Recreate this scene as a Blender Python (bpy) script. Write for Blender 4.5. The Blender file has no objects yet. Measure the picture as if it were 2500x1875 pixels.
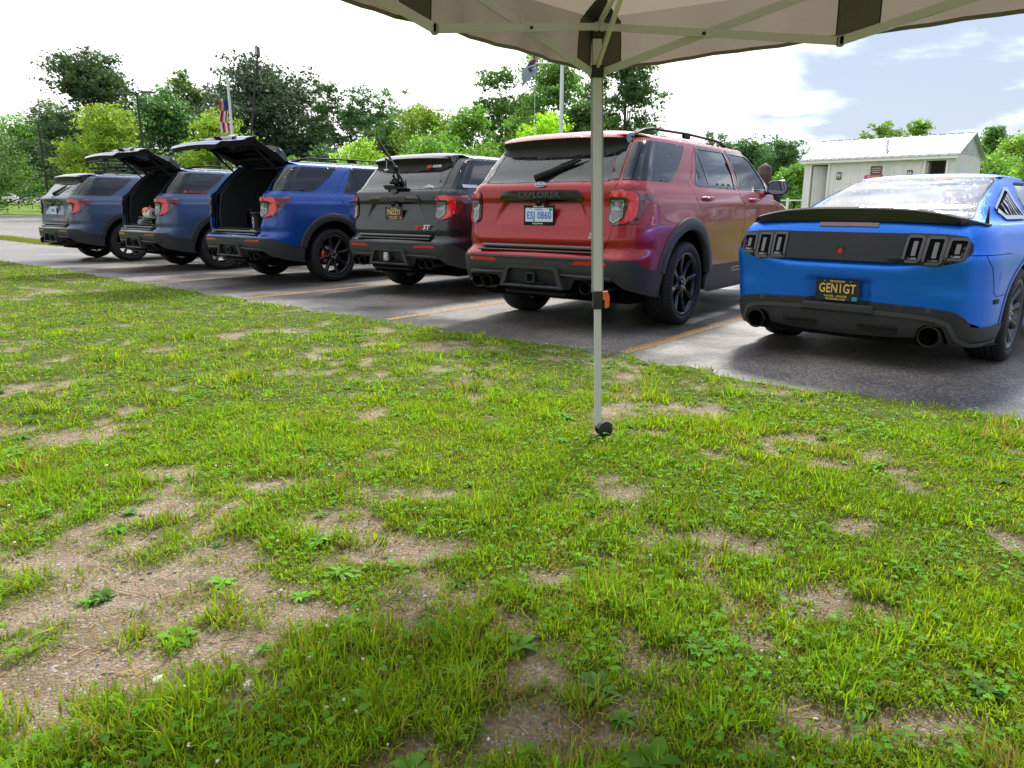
import bpy, math, random
import numpy as np
from mathutils import Vector, Matrix, geometry
sc = bpy.context.scene
COL = sc.collection
rad = math.radians
rng = np.random.default_rng(7)
random.seed(7)
YAW = rad(38.6)                      # direction the parked row faces, clockwise from +Y
# ---------------------------------------------------------------- materials
MATS = {}
def mat(name, col=(.5, .5, .5), rough=.5, metal=0., coat=0., spec=.5, emit=None, bump=None, noise=None, coatr=.03, droplets=0., trans=0., sheen=0.):
    """principled material; noise=(scale, amount) varies the colour, bump=(scale, strength, dist)"""
    if name in MATS: return MATS[name]
    m = bpy.data.materials.new(name); m.use_nodes = True
    nt = m.node_tree; N = nt.nodes; L = nt.links
    b = N['Principled BSDF']
    b.inputs['Base Color'].default_value = (*col, 1); b.inputs['Roughness'].default_value = rough
    b.inputs['Metallic'].default_value = metal; b.inputs['Coat Weight'].default_value = coat
    b.inputs['Coat Roughness'].default_value = coatr; b.inputs['Specular IOR Level'].default_value = spec
    if trans: b.inputs['Transmission Weight'].default_value = trans
    if emit: b.inputs['Emission Color'].default_value = (*emit[0], 1); b.inputs['Emission Strength'].default_value = emit[1]
    tc = N.new('ShaderNodeTexCoord')
    if noise:
        n = N.new('ShaderNodeTexNoise'); n.inputs['Scale'].default_value = noise[0]; n.inputs['Detail'].default_value = 5
        L.new(tc.outputs['Object'], n.inputs['Vector'])
        mr = N.new('ShaderNodeMapRange'); mr.inputs['From Min'].default_value = .3; mr.inputs['From Max'].default_value = .7
        mr.inputs['To Min'].default_value = 1 - noise[1]; mr.inputs['To Max'].default_value = 1 + noise[1]
        L.new(n.outputs['Fac'], mr.inputs['Value'])
        mx = N.new('ShaderNodeVectorMath'); mx.operation = 'SCALE'; mx.inputs[0].default_value = col
        L.new(mr.outputs[0], mx.inputs['Scale']); L.new(mx.outputs[0], b.inputs['Base Color'])
    last = None
    if bump:
        n = N.new('ShaderNodeTexNoise'); n.inputs['Scale'].default_value = bump[0]; n.inputs['Detail'].default_value = 4
        L.new(tc.outputs['Object'], n.inputs['Vector'])
        bp = N.new('ShaderNodeBump'); bp.inputs['Strength'].default_value = bump[1]; bp.inputs['Distance'].default_value = bump[2]
        L.new(n.outputs['Fac'], bp.inputs['Height']); L.new(bp.outputs[0], b.inputs['Normal']); last = bp
    if droplets:
        # rain beads: small voronoi domes, more of them where the surface looks up
        v = N.new('ShaderNodeTexVoronoi'); v.inputs['Scale'].default_value = 75; v.inputs['Randomness'].default_value = 1
        L.new(tc.outputs['Object'], v.inputs['Vector'])
        n2 = N.new('ShaderNodeTexNoise'); n2.inputs['Scale'].default_value = 9; L.new(tc.outputs['Object'], n2.inputs['Vector'])
        geo = N.new('ShaderNodeNewGeometry'); sp = N.new('ShaderNodeSeparateXYZ'); L.new(geo.outputs['Normal'], sp.inputs[0])
        up = N.new('ShaderNodeMapRange'); up.inputs['From Min'].default_value = .0; up.inputs['From Max'].default_value = .9
        up.inputs['To Min'].default_value = .06; up.inputs['To Max'].default_value = .36; L.new(sp.outputs['Z'], up.inputs['Value'])
        sc3 = N.new('ShaderNodeSeparateColor'); L.new(v.outputs['Color'], sc3.inputs[0])
        lt = N.new('ShaderNodeMath'); lt.operation = 'MULTIPLY'; L.new(sc3.outputs[0], lt.inputs[0]); L.new(n2.outputs['Fac'], lt.inputs[1])
        size = N.new('ShaderNodeMath'); size.operation = 'MULTIPLY'; L.new(up.outputs[0], size.inputs[0]); L.new(lt.outputs[0], size.inputs[1])
        d = N.new('ShaderNodeMath'); d.operation = 'SUBTRACT'; L.new(size.outputs[0], d.inputs[0])
        s2 = N.new('ShaderNodeMath'); s2.operation = 'MULTIPLY'; s2.inputs[1].default_value = .30; L.new(v.outputs['Distance'], s2.inputs[0]); L.new(s2.outputs[0], d.inputs[1])
        cl = N.new('ShaderNodeMath'); cl.operation = 'MAXIMUM'; cl.inputs[1].default_value = 0; L.new(d.outputs[0], cl.inputs[0])
        bp = N.new('ShaderNodeBump'); bp.inputs['Strength'].default_value = 1; bp.inputs['Distance'].default_value = .02 * droplets
        L.new(cl.outputs[0], bp.inputs['Height'])
        if last: L.new(last.outputs[0], bp.inputs['Normal'])
        L.new(bp.outputs[0], b.inputs['Coat Normal'] if coat else b.inputs['Normal'])
        if coat: L.new(bp.outputs[0], b.inputs['Normal'])
    MATS[name] = m; return m
def glassmat(name, tint, alpha, drop=0., rough=.01, ior=1.5, coat=.5):
    """window glass: tinted see-through share plus mirror-like reflection"""
    if name in MATS: return MATS[name]
    m = mat(name, (.004, .005, .008), rough, spec=.6, coat=coat, droplets=drop, coatr=.008)
    nt = m.node_tree; N = nt.nodes; L = nt.links; b = N['Principled BSDF']; out = N['Material Output']
    t = N.new('ShaderNodeBsdfTransparent'); t.inputs[0].default_value = (*tint, 1)
    b.inputs['IOR'].default_value = ior; b.inputs['Coat IOR'].default_value = ior
    mx = N.new('ShaderNodeMixShader'); mx.inputs[0].default_value = 1 - alpha
    L.new(t.outputs[0], mx.inputs[1]); L.new(b.outputs[0], mx.inputs[2]); L.new(mx.outputs[0], out.inputs[0])
    return m
# ---------------------------------------------------------------- mesh collecting
class MB:
    def __init__(s): s.v = []; s.f = []; s.m = []; s.sm = []; s.n = 0; s.mats = []
    def mi(s, m):
        if m not in s.mats: s.mats.append(m)
        return s.mats.index(m)
    def add(s, V, F, m, smooth=False):
        V = np.asarray(V, float).reshape(-1, 3); k = s.mi(m)
        s.v.append(V); s.f += [tuple(i + s.n for i in f) for f in F]; s.m += [k] * len(F); s.sm += [smooth] * len(F); s.n += len(V)
        return s
    def box(s, c, d, m, rot=None, bev=0.):
        x, y, z = [q / 2 for q in d]
        if bev:
            bv = min(bev, x * .9, y * .9, z * .9); V = []; 
            for sx in (-1, 1):
                for sy in (-1, 1):
                    for sz in (-1, 1):
                        V += [(sx * (x - bv), sy * (y - bv), sz * z), (sx * (x - bv), sy * y, sz * (z - bv)), (sx * x, sy * (y - bv), sz * (z - bv))]
            import bmesh
            b = bmesh.new(); vs = [b.verts.new(p) for p in V]; bmesh.ops.convex_hull(b, input=vs)
            b.verts.index_update(); V = [tuple(q.co) for q in b.verts]; F = [tuple(q.index for q in f.verts) for f in b.faces]; b.free()
        else:
            V = [(i * x, j * y, k * z) for i in (-1, 1) for j in (-1, 1) for k in (-1, 1)]
            F = [(0, 1, 3, 2), (4, 6, 7, 5), (0, 4, 5, 1), (2, 3, 7, 6), (0, 2, 6, 4), (1, 5, 7, 3)]
        V = np.array(V)
        if rot is not None: V = V @ np.array(rot.to_3x3()).T
        return s.add(V + np.array(c), F, m)
    def tube(s, P, r, m, n=8, caps=True, flat=None, smooth=True, closed=False):
        """tube through points; flat=(a,b) makes the section a*b elliptical/box-like"""
        P = [Vector(p) for p in P]; R = r if hasattr(r, '__len__') else [r] * len(P); V = []; up = Vector((0, 0, 1))
        for i, p in enumerate(P):
            if closed: t = P[(i + 1) % len(P)] - P[i - 1]
            else: t = P[min(i + 1, len(P) - 1)] - P[max(i - 1, 0)]
            t.normalize(); a = t.cross(up if abs(t.z) < .95 else Vector((1, 0, 0))).normalized(); b = a.cross(t)
            for k in range(n):
                th = 2 * math.pi * (k + .5) / n; ca, sa = math.cos(th), math.sin(th)
                if flat: ca *= flat[0]; sa *= flat[1]
                V.append(p + (a * ca + b * sa) * R[i])
        F = []; q = len(P)
        for i in range(q if closed else q - 1):
            j = (i + 1) % q
            for k in range(n): F.append((i * n + k, i * n + (k + 1) % n, j * n + (k + 1) % n, j * n + k))
        s.add([tuple(v) for v in V], F, m, smooth and n > 4)
        if caps and not closed:
            s.add([tuple(v) for v in V[:n]], [tuple(range(n))[::-1]], m); s.add([tuple(v) for v in V[-n:]], [tuple(range(n))], m)
        return s
    def bar(s, a, b, w, h, m):
        """square section bar"""
        return s.tube([a, b], .7071, m, n=4, flat=(w, h), smooth=False)
    def lathe(s, prof, m, n=32, axis='x', c=(0, 0, 0), smooth=True, closed=False, arc=None):
        """prof: (along axis, radius)"""
        V = []; full = arc is None; a0, a1 = arc or (0, 2 * math.pi); cnt = n if full else n + 1
        for i in range(cnt):
            th = a0 + (a1 - a0) * i / n; cs, sn = math.cos(th), math.sin(th)
            for t, r in prof:
                V.append((t, r * cs, r * sn) if axis == 'x' else ((r * cs, t, r * sn) if axis == 'y' else (r * cs, r * sn, t)))
        k = len(prof); F = []
        for i in range(n):
            j = (i + 1) % cnt
            for q in range(k - (0 if closed else 1)):
                q2 = (q + 1) % k; F.append((i * k + q, j * k + q, j * k + q2, i * k + q2))
        return s.add(np.array(V) + np.array(c), F, m, smooth)
    def prism(s, poly, h0, h1, m, plane='xy', smooth=False):
        """extrude a 2D polygon; plane gives the two axes of the polygon"""
        n = len(poly)
        def p3(p, h): return {'xy': (p[0], p[1], h), 'xz': (p[0], h, p[1]), 'yz': (h, p[0], p[1])}[plane]
        V = [p3(p, h0) for p in poly] + [p3(p, h1) for p in poly]
        tri = geometry.tessellate_polygon([[Vector((p[0], p[1], 0)) for p in poly]])
        F = [tuple(t) for t in tri] + [tuple(i + n for i in t[::-1]) for t in tri]
        s.add(V, F, m, smooth)
        return s.add(V, [(i, (i + 1) % n, (i + 1) % n + n, i + n) for i in range(n)], m, smooth)
    def text(s, txt, size, m, M, depth=.001, bold=0., shear=0., sx=1.):
        """lettering as geometry; M maps text plane (x right, y up, z out) into place, centred"""
        cu = bpy.data.curves.new('lettering', 'FONT'); cu.body = txt; cu.size = size; cu.extrude = depth; cu.offset = bold; cu.shear = shear
        cu.align_x = 'CENTER'; cu.align_y = 'CENTER'; cu.resolution_u = 3; cu.space_character = 1.05
        o = bpy.data.objects.new('lettering', cu); me = o.to_mesh()
        V = [M @ Vector((v.co.x * sx, v.co.y, v.co.z)) for v in me.vertices]; F = [tuple(p.vertices) for p in me.polygons]
        o.to_mesh_clear(); bpy.data.objects.remove(o); bpy.data.curves.remove(cu)
        return s.add([tuple(v) for v in V], F, m)
    def mirror(s):
        """add the x-mirrored copy of everything so far"""
        V = np.concatenate(s.v); V2 = V * np.array([-1, 1, 1]); n = s.n
        s.v.append(V2); s.f += [tuple(i + n for i in f[::-1]) for f in s.f]; s.m += s.m[:]; s.sm += s.sm[:]; s.n *= 2
        return s
    def mesh(s, name):
        me = bpy.data.meshes.new(name); V = np.concatenate(s.v) if s.v else np.zeros((0, 3))
        me.from_pydata(V.tolist(), [], s.f)
        me.polygons.foreach_set('material_index', np.array(s.m, 'i')); me.polygons.foreach_set('use_smooth', np.array(s.sm, bool))
        for m in s.mats: me.materials.append(m)
        me.update(); return me
def link(name, me, parent=None, swap=None, loc=None):
    o = bpy.data.objects.new(name, me); COL.objects.link(o)
    if parent: o.parent = parent
    if loc is not None: o.location = loc
    if swap and me is not None:
        for i, sl in enumerate(o.material_slots):
            if sl.material and sl.material.name in swap:
                n_ = sl.material.name; sl.link = 'OBJECT'; sl.material = swap[n_]
    return o
def tag(o, label=None, cat=None, group=None, kind=None):
    if label: o['label'] = label
    if cat: o['category'] = cat
    if group: o['group'] = group
    if kind: o['kind'] = kind
    return o
def thing(name, label, cat, loc=(0, 0, 0), rz=0., group=None):
    o = bpy.data.objects.new(name, None); COL.objects.link(o); o.location = loc; o.rotation_euler = (0, 0, rz); o.empty_display_size = .2
    return tag(o, label, cat, group)
# ---------------------------------------------------------------- body shells

def pch(t):
    X=np.array([p[0] for p in t],float);Y=np.array([p[1] for p in t],float)
    h=np.diff(X);dl=np.diff(Y)/h
    m=np.zeros(len(X));m[0]=dl[0];m[-1]=dl[-1]
    for i in range(1,len(X)-1):
        if dl[i-1]*dl[i]>0:
            w1=2*h[i]+h[i-1];w2=h[i]+2*h[i-1];m[i]=(w1+w2)/(w1/dl[i-1]+w2/dl[i])
    def f(x):
        x=np.clip(np.asarray(x,float),X[0],X[-1]);k=np.clip(np.searchsorted(X,x)-1,0,len(X)-2)
        s=(x-X[k])/h[k];s2=s*s;s3=s2*s
        return (2*s3-3*s2+1)*Y[k]+(s3-2*s2+s)*h[k]*m[k]+(-2*s3+3*s2)*Y[k+1]+(s3-s2)*h[k]*m[k+1]
    return f
def sst(x,a,b):
    t=np.clip((x-a)/(b-a),0,1);return t*t*(3-2*t)
class Shell:
    """plan outline at each height; a: 0-1 rear, 1-2 rear corner, 2-3 side, 3-4 front corner, 4-5 front"""
    def __init__(s,w,yr,yf,xr,cr,cf,bow,taper,yc,disp=None,rbow=.03):
        s.w,s.yr,s.yf,s.xr,s.cr,s.cf=[pch(t) for t in (w,yr,yf,xr,cr,cf)]
        s.bow,s.taper,s.yc,s.disp,s.rb=bow,taper,yc,disp,rbow
    def W(s,y,z): return s.w(z)-s.taper*((y-s.yc)/2.5)**2*(1+0*z)
    def frame(s,z):
        yr0=s.yr(z);xr=s.xr(z);yrc=yr0+s.rb*(xr/.75)**2;ys=yrc+s.cr(z)
        yf0=s.yf(z);yfc=yf0-s.bow;yfs=yfc-s.cf(z);return yr0,xr,yrc,ys,yf0,yfc,yfs
    def __call__(s,a,z):
        a=np.asarray(a,float);z=np.asarray(z,float)+0*a
        yr0,xr,yrc,ys,yf0,yfc,yfs=s.frame(z)
        x=np.zeros_like(a);y=np.zeros_like(a)
        m=a<=1;t=np.clip(a,0,1);x1=t*xr;y1=yr0+s.rb*(x1/.75)**2
        th=np.clip(a-1,0,1)*np.pi/2;wr=s.W(ys,z);sl=2*s.rb*xr/.75**2
        x2=xr+(wr-xr)*np.sin(th);y2=ys-(ys-yrc)*np.cos(th)**.9
        t=np.clip(a-2,0,1);y3=ys+t*(yfs-ys);x3=s.W(y3,z)
        th=np.clip(a-3,0,1)*np.pi/2;wf=s.W(yfs,z);xf=wf*.62
        x4=xf+(wf-xf)*np.cos(th);y4=yfs+(yfc-yfs)*np.sin(th)
        t=np.clip(a-4,0,1);x5=xf*(1-t);y5=yfc+s.bow*(1-(1-t)**2)
        x=np.where(a<=1,x1,np.where(a<=2,x2,np.where(a<=3,x3,np.where(a<=4,x4,x5))))
        y=np.where(a<=1,y1,np.where(a<=2,y2,np.where(a<=3,y3,np.where(a<=4,y4,y5))))
        if s.disp is not None:
            q=s.disp(x,y,z,a);x=x+q[0];y=y+q[1]
            if len(q)>2: z=z+q[2]
        return x,y,z
    def aS(s,y,z):
        yr0,xr,yrc,ys,yf0,yfc,yfs=s.frame(np.asarray(z,float))
        side=2+(y-ys)/(yfs-ys)
        c=np.clip((ys-y)/(ys-yrc),0,1)**(1/.9);cor=1+np.arccos(c)/(np.pi/2)
        fr=3+np.arcsin(np.clip((y-yfs)/(yfc-yfs),0,1))/(np.pi/2)
        return np.where(y<ys,cor,np.where(y>yfs,fr,side))
    def aR(s,x,z):
        z=np.asarray(z,float);yr0,xr,yrc,ys,yf0,yfc,yfs=s.frame(z);wr=s.W(ys,z)
        return np.where(x<=xr,x/xr,1+np.arcsin(np.clip((x-xr)/(wr-xr),0,1))/(np.pi/2))
def suv_disp(x,y,z,a):
    dx=0*x;dy=0*x
    # scoop round the number plate: trapezoid pushed in, deeper towards its top
    hw=np.interp(z,[.95,1.16],[.50,.385])
    ins=1-sst(np.abs(x),hw-.012,hw+.012)
    dy=dy+(a<1.0)*ins*(.004+.030*sst(z,.95,1.13))*sst(z,.945,.965)*(1-sst(z,1.155,1.17))
    # fender haunch over wheels and door scallop
    s=(a>1.6)&(a<3.6)
    hr=np.exp(-((y-1.12)/.50)**2)*np.exp(-((z-.92)/.13)**2)
    hf=np.exp(-((y-4.12)/.50)**2)*np.exp(-((z-.92)/.13)**2)
    dx=dx+s*(.022*hr+.022*hf)
    dx=dx-s*.022*np.exp(-((y-2.65)/.75)**2)*np.exp(-((z-.74)/.12)**2)
    return dx,dy
SUV=Shell(
 w=[(.18,.86),(.27,.925),(.36,.96),(.5,.975),(.7,.985),(.9,.982),(1.05,.976),(1.14,.972),(1.165,.960),(1.24,.935),(1.29,.905),(1.31,.897),(1.45,.855),(1.60,.797),(1.66,.770),(1.69,.748)],
 yr=[(.30,.20),(.36,.10),(.42,.05),(.50,.02),(.58,.0),(.665,.0),(.672,.015),(.715,.03),(.735,.092),(.80,.068),(.812,.064),(.822,.067),(.96,.092),(1.14,.113),(1.165,.100),(1.25,.105),(1.29,.125),(1.315,.165),(1.45,.285),(1.60,.43),(1.66,.50),(1.69,.54)],
 yf=[(.25,4.90),(.4,4.98),(.6,5.03),(.8,5.02),(.95,4.96),(1.04,4.86),(1.10,4.70),(1.16,4.40),(1.18,4.05),(1.30,3.95),(1.50,3.62),(1.69,3.28)],
 xr=[(.3,.70),(.66,.72),(.73,.68),(.95,.70),(1.2,.69),(1.30,.66),(1.32,.62),(1.5,.58),(1.69,.53)],
 cr=[(.3,.42),(.6,.44),(.9,.44),(1.2,.42),(1.31,.34),(1.69,.26)],
 cf=[(.3,.6),(.9,.6),(1.15,.5),(1.18,.22),(1.3,.14),(1.69,.14)],bow=.16,taper=.035,yc=2.5,disp=suv_disp)
def mus_disp(x,y,z,a):
    dx=0*x;dy=0*x
    s=(a>1.5)&(a<3.6)
    hr=np.exp(-((y-1.03)/.52)**2)*np.exp(-((z-.78)/.16)**2)
    hf=np.exp(-((y-3.75)/.45)**2)*np.exp(-((z-.70)/.14)**2)
    dx=dx+s*(.028*hr+.02*hf)-s*.03*np.exp(-((y-2.4)/.7)**2)*np.exp(-((z-.5)/.12)**2)
    k=(a<1.9)*(z>.5)*(z<.97)*sst(z,.5,.6)*(1-sst(z,.9,.96))
    dy=dy+k*(MUS.yr(z-.085*sst(np.abs(x),.30,.82))-MUS.yr(z))
    # number plate pocket in the bumper
    dy=dy+(a<1)*.035*(1-sst(np.abs(x),.208,.220))*sst(z,.395,.41)*(1-sst(z,.598,.610))
    dz=.026*np.clip(1-(x/.80)**2,0,1)*sst(z,.90,.965)*(1-sst(z,1.0,1.08))*(y<1.6)
    return dx,dy,dz
MUS=Shell(
 w=[(.14,.84),(.2,.87),(.3,.895),(.5,.905),(.7,.908),(.82,.895),(.93,.868),(.985,.82),(1.0,.765),(1.1,.70),(1.25,.60),(1.34,.53)],
 yr=[(.14,.26),(.2,.16),(.26,.10),(.38,.07),(.46,.055),(.60,.02),(.69,.0),(.715,.01),(.74,.05),(.80,.065),(.90,.085),(.955,.11),(.985,.17),(1.0,.68),(1.1,.93),(1.2,1.20),(1.28,1.45),(1.34,1.72)],
 yf=[(.14,4.60),(.25,4.68),(.5,4.75),(.7,4.76),(.8,4.70),(.88,4.52),(.93,4.1),(.97,3.75),(1.0,3.55),(1.15,3.25),(1.34,2.78)],
 xr=[(.14,.66),(.5,.70),(.7,.72),(.9,.72),(.98,.70),(1.0,.62),(1.1,.56),(1.34,.44)],
 cr=[(.14,.42),(.7,.42),(.95,.40),(1.0,.35),(1.34,.25)],
 cf=[(.14,.6),(.9,.6),(.97,.5),(1.0,.16),(1.34,.14)],bow=.15,taper=.03,yc=2.4,disp=mus_disp,rbow=.055)

MUSL=Shell(w=[(.14,.90),(.7,.908),(.82,.895),(.93,.868),(1.34,.8)],yr=[(.14,.0),(.70,.000),(.96,.088),(1.34,.3)],yf=[(.14,4.6),(1.34,4.6)],xr=[(.14,.72),(1.34,.72)],cr=[(.14,.42),(1.34,.40)],cf=[(.14,.6),(1.34,.6)],bow=.15,taper=.03,yc=2.4,rbow=.055)

# ---------------------------------------------------------------- patches cut from a shell
UB = [0, .70, 1.12, 4.3, 4.9, 5.6]      # metric coordinate along the plan outline for a = 0..5
def a2u(a): return float(np.interp(a, range(6), UB))
def u2a(u): return np.interp(u, UB, range(6))
def R(sh, x, z): return (math.copysign(a2u(float(sh.aR(abs(x), z))), x), z)       # point given on the rear face
def S(sh, y, z): return (a2u(float(sh.aS(y, z))), z)                               # point given on the side
def surf(sh, U, Z, off=0.):
    U = np.asarray(U, float); Z = np.asarray(Z, float); a = u2a(np.abs(U)); sg = np.where(U < 0, -1., 1.)
    def P(a_, z_):
        x, y, z = sh(a_, z_); return np.stack([x * sg, y, z + 0 * x], -1)
    p = P(a, Z); e = 4e-3
    if np.all(off == 0): return p
    au = u2a(np.abs(U) + e); al = u2a(np.maximum(np.abs(U) - e, 0))
    du = (P(au, Z) - P(al, Z)) * sg[:, None]; dz = P(a, np.minimum(Z + e, sh.zmax)) - P(a, np.maximum(Z - e, sh.zmin))
    n = np.cross(du, dz); n /= np.linalg.norm(n, axis=1)[:, None] + 1e-9
    return p + n * np.asarray(off).reshape(-1, 1) if np.ndim(off) else p + n * off
SUV.zmin, SUV.zmax = .18, 1.69; MUS.zmin, MUS.zmax = .14, 1.34; MUSL.zmin, MUSL.zmax = .14, 1.34
def inpoly(P, poly):
    x, y = P[:, 0], P[:, 1]; c = np.zeros(len(P), bool); n = len(poly)
    for i in range(n):
        x1, y1 = poly[i]; x2, y2 = poly[(i + 1) % n]
        if y1 == y2: continue
        m = ((y1 > y) != (y2 > y)) & (x < (x2 - x1) * (y - y1) / (y2 - y1) + x1); c ^= m
    return c
def dens(poly, st):
    o = []
    for i, p in enumerate(poly):
        q = poly[(i + 1) % len(poly)]; n = max(1, int(math.hypot(q[0] - p[0], q[1] - p[1]) / st + .999))
        o += [(p[0] + (q[0] - p[0]) * k / n, p[1] + (q[1] - p[1]) * k / n) for k in range(n)]
    return o
def dopen(poly, st):
    o = []
    for p, q in zip(poly[:-1], poly[1:]):
        n = max(1, int(math.hypot(q[0] - p[0], q[1] - p[1]) / st + .999)); o += [(p[0] + (q[0] - p[0]) * k / n, p[1] + (q[1] - p[1]) * k / n) for k in range(n)]
    return o + [poly[-1]]
def shrink(poly, d):
    """move a polygon's outline inwards by d"""
    n = len(poly); A = sum(poly[i][0] * poly[(i + 1) % n][1] - poly[(i + 1) % n][0] * poly[i][1] for i in range(n)); s = 1 if A > 0 else -1; o = []
    for i in range(n):
        p0, p, p1 = [np.array(poly[(i + k) % n], float) for k in (-1, 0, 1)]
        a = p - p0; b = p1 - p; a /= np.linalg.norm(a) + 1e-9; b /= np.linalg.norm(b) + 1e-9
        na = np.array([-a[1], a[0]]) * s; nb = np.array([-b[1], b[0]]) * s; m = na + nb; m /= max(.5, m @ m / 2 * 1.0)
        o.append(tuple(p + m * d / 1.0 * (1.0)))
    return o
def tri2d(outline, holes, step, zrows=None, stepz=None):
    sz = stepz or step
    O = dens(outline, step); H = [dens(h, step) for h in holes]
    P = np.array(O); x0, y0 = P.min(0); x1, y1 = P.max(0)
    gx = np.arange(x0 + step * .5, x1, step); gy = np.array(zrows) if zrows is not None else np.arange(y0 + sz * .5, y1, sz)
    G = np.array([(a + (step * .5 if j % 2 else 0), b) for j, b in enumerate(gy) for a in gx]).reshape(-1, 2)
    k = inpoly(G, O)
    for h in H: k &= ~inpoly(G, h)
    allb = np.array(O + [p for h in H for p in h]); G = G[k]
    if len(G):
        dm = np.min(np.abs(G[:, None, 0] - allb[None, :, 0]) / step + np.abs(G[:, None, 1] - allb[None, :, 1]) / sz, axis=1); G = G[dm > .45]
    V = [Vector(p) for p in O]; E = [(i, (i + 1) % len(O)) for i in range(len(O))]
    for h in H:
        b = len(V); V += [Vector(p) for p in h]; E += [(b + i, b + (i + 1) % len(h)) for i in range(len(h))]
    V += [Vector(p) for p in G.tolist()]
    v, e, f, *_ = geometry.delaunay_2d_cdt(V, E, [], 0, 1e-6)
    v = np.array([tuple(p) for p in v]); f = np.array([t for t in f if len(t) == 3]); c = v[f].mean(1)
    k = inpoly(c, O)
    for h in H: k &= ~inpoly(c, h)
    return v, f[k], O, H
def patch(mb, sh, poly, m, off=0., holes=(), step=.035, thick=0., zrows=None, stepz=None, smooth=True, flip=False, sidem=None):
    v, f, O, H = tri2d(poly, holes, step, zrows, stepz)
    P = surf(sh, v[:, 0], v[:, 1], off)
    a = v[f[:, 1]] - v[f[:, 0]]; b = v[f[:, 2]] - v[f[:, 0]]; cw = a[:, 0] * b[:, 1] - a[:, 1] * b[:, 0] < 0
    if flip: cw = ~cw
    f = np.where(cw[:, None], f[:, ::-1], f)
    mb.add(P, f.tolist(), m, smooth)
    if thick:
        for L_ in [O] + H:
            q = np.array(L_); A = surf(sh, q[:, 0], q[:, 1], off); B = surf(sh, q[:, 0], q[:, 1], off - thick); n = len(q)
            mb.add(np.concatenate([A, B]), [(i, (i + 1) % n, (i + 1) % n + n, i + n) for i in range(n)], sidem or m)
    return mb
def seam(mb, sh, pts, m, w=.005, off=.0012, closed=False):
    """panel gap or thin moulding following the shell"""
    q = []
    for i in range(len(pts) - (0 if closed else 1)):
        a, b = pts[i], pts[(i + 1) % len(pts)]; n = max(1, int(math.hypot(b[0] - a[0], b[1] - a[1]) / .03)); q += [(a[0] + (b[0] - a[0]) * k / n, a[1] + (b[1] - a[1]) * k / n) for k in range(n)]
    if not closed: q.append(pts[-1])
    q = np.array(q); t = np.gradient(q, axis=0); t /= np.linalg.norm(t, axis=1)[:, None] + 1e-9; nn = np.stack([-t[:, 1], t[:, 0]], 1) * w / 2
    A = q + nn; B = q - nn; n = len(q); V = np.concatenate([surf(sh, A[:, 0], A[:, 1], off), surf(sh, B[:, 0], B[:, 1], off)])
    mb.add(V, [(i, i + 1, i + 1 + n, i + n) for i in range(n - 1)], m, True); return mb
def arc(cy, cz, r, a0, a1, n=18): return [(cy + r * math.cos(rad(a0 + (a1 - a0) * i / n)), cz + r * math.sin(rad(a0 + (a1 - a0) * i / n))) for i in range(n + 1)]
# ---------------------------------------------------------------- shared car materials
PAINT = mat('paint', (.5, .02, .03), .35, metal=.35, coat=1, droplets=1)
BLK = mat('gloss_black', (.008, .008, .010), .12, coat=.6, spec=.6)
PLA = mat('grey_plastic', (.030, .032, .036), .48, spec=.35, bump=(400, .15, .002))
DRK = mat('dark_trim', (.010, .010, .011), .55, spec=.2)
HOLE = mat('dark_cavity', (.004, .004, .004), .9, spec=.05)
RUB = mat('tyre_rubber', (.016, .016, .018), .62, spec=.3, bump=(60, .2, .004))
RIMB = mat('rim_black', (.006, .0065, .009), .28, coat=.25, spec=.35)
STL = mat('bare_steel', (.42, .42, .42), .35, metal=1., noise=(6, .25))
CHR = mat('chrome', (.75, .75, .77), .12, metal=1.)
CAR_ = mat('carpet', (.012, .012, .013), .95, spec=.1, noise=(30, .3))
RED = mat('lamp_red', (.52, .003, .006), .12, coat=1, emit=((1, .01, .01), .05))
REDD = mat('lamp_red_dark', (.10, .002, .006), .08, coat=1, spec=.7)
CLR = mat('lamp_clear', (.32, .33, .35), .10, coat=1, metal=.45)
CLRD = mat('lamp_clear_dark', (.14, .14, .15), .15, coat=1, metal=.5)
REFL = mat('reflector_red', (.38, .002, .005), .2, coat=1)
GLS = glassmat('tinted_glass', (.10, .11, .13), .10, drop=.5)
GLF = glassmat('front_glass', (.34, .40, .38), .45, drop=.5)
WHT = mat('white_print', (.80, .80, .80), .5); BLU = mat('plate_blue', (.05, .16, .60), .4)
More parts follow.
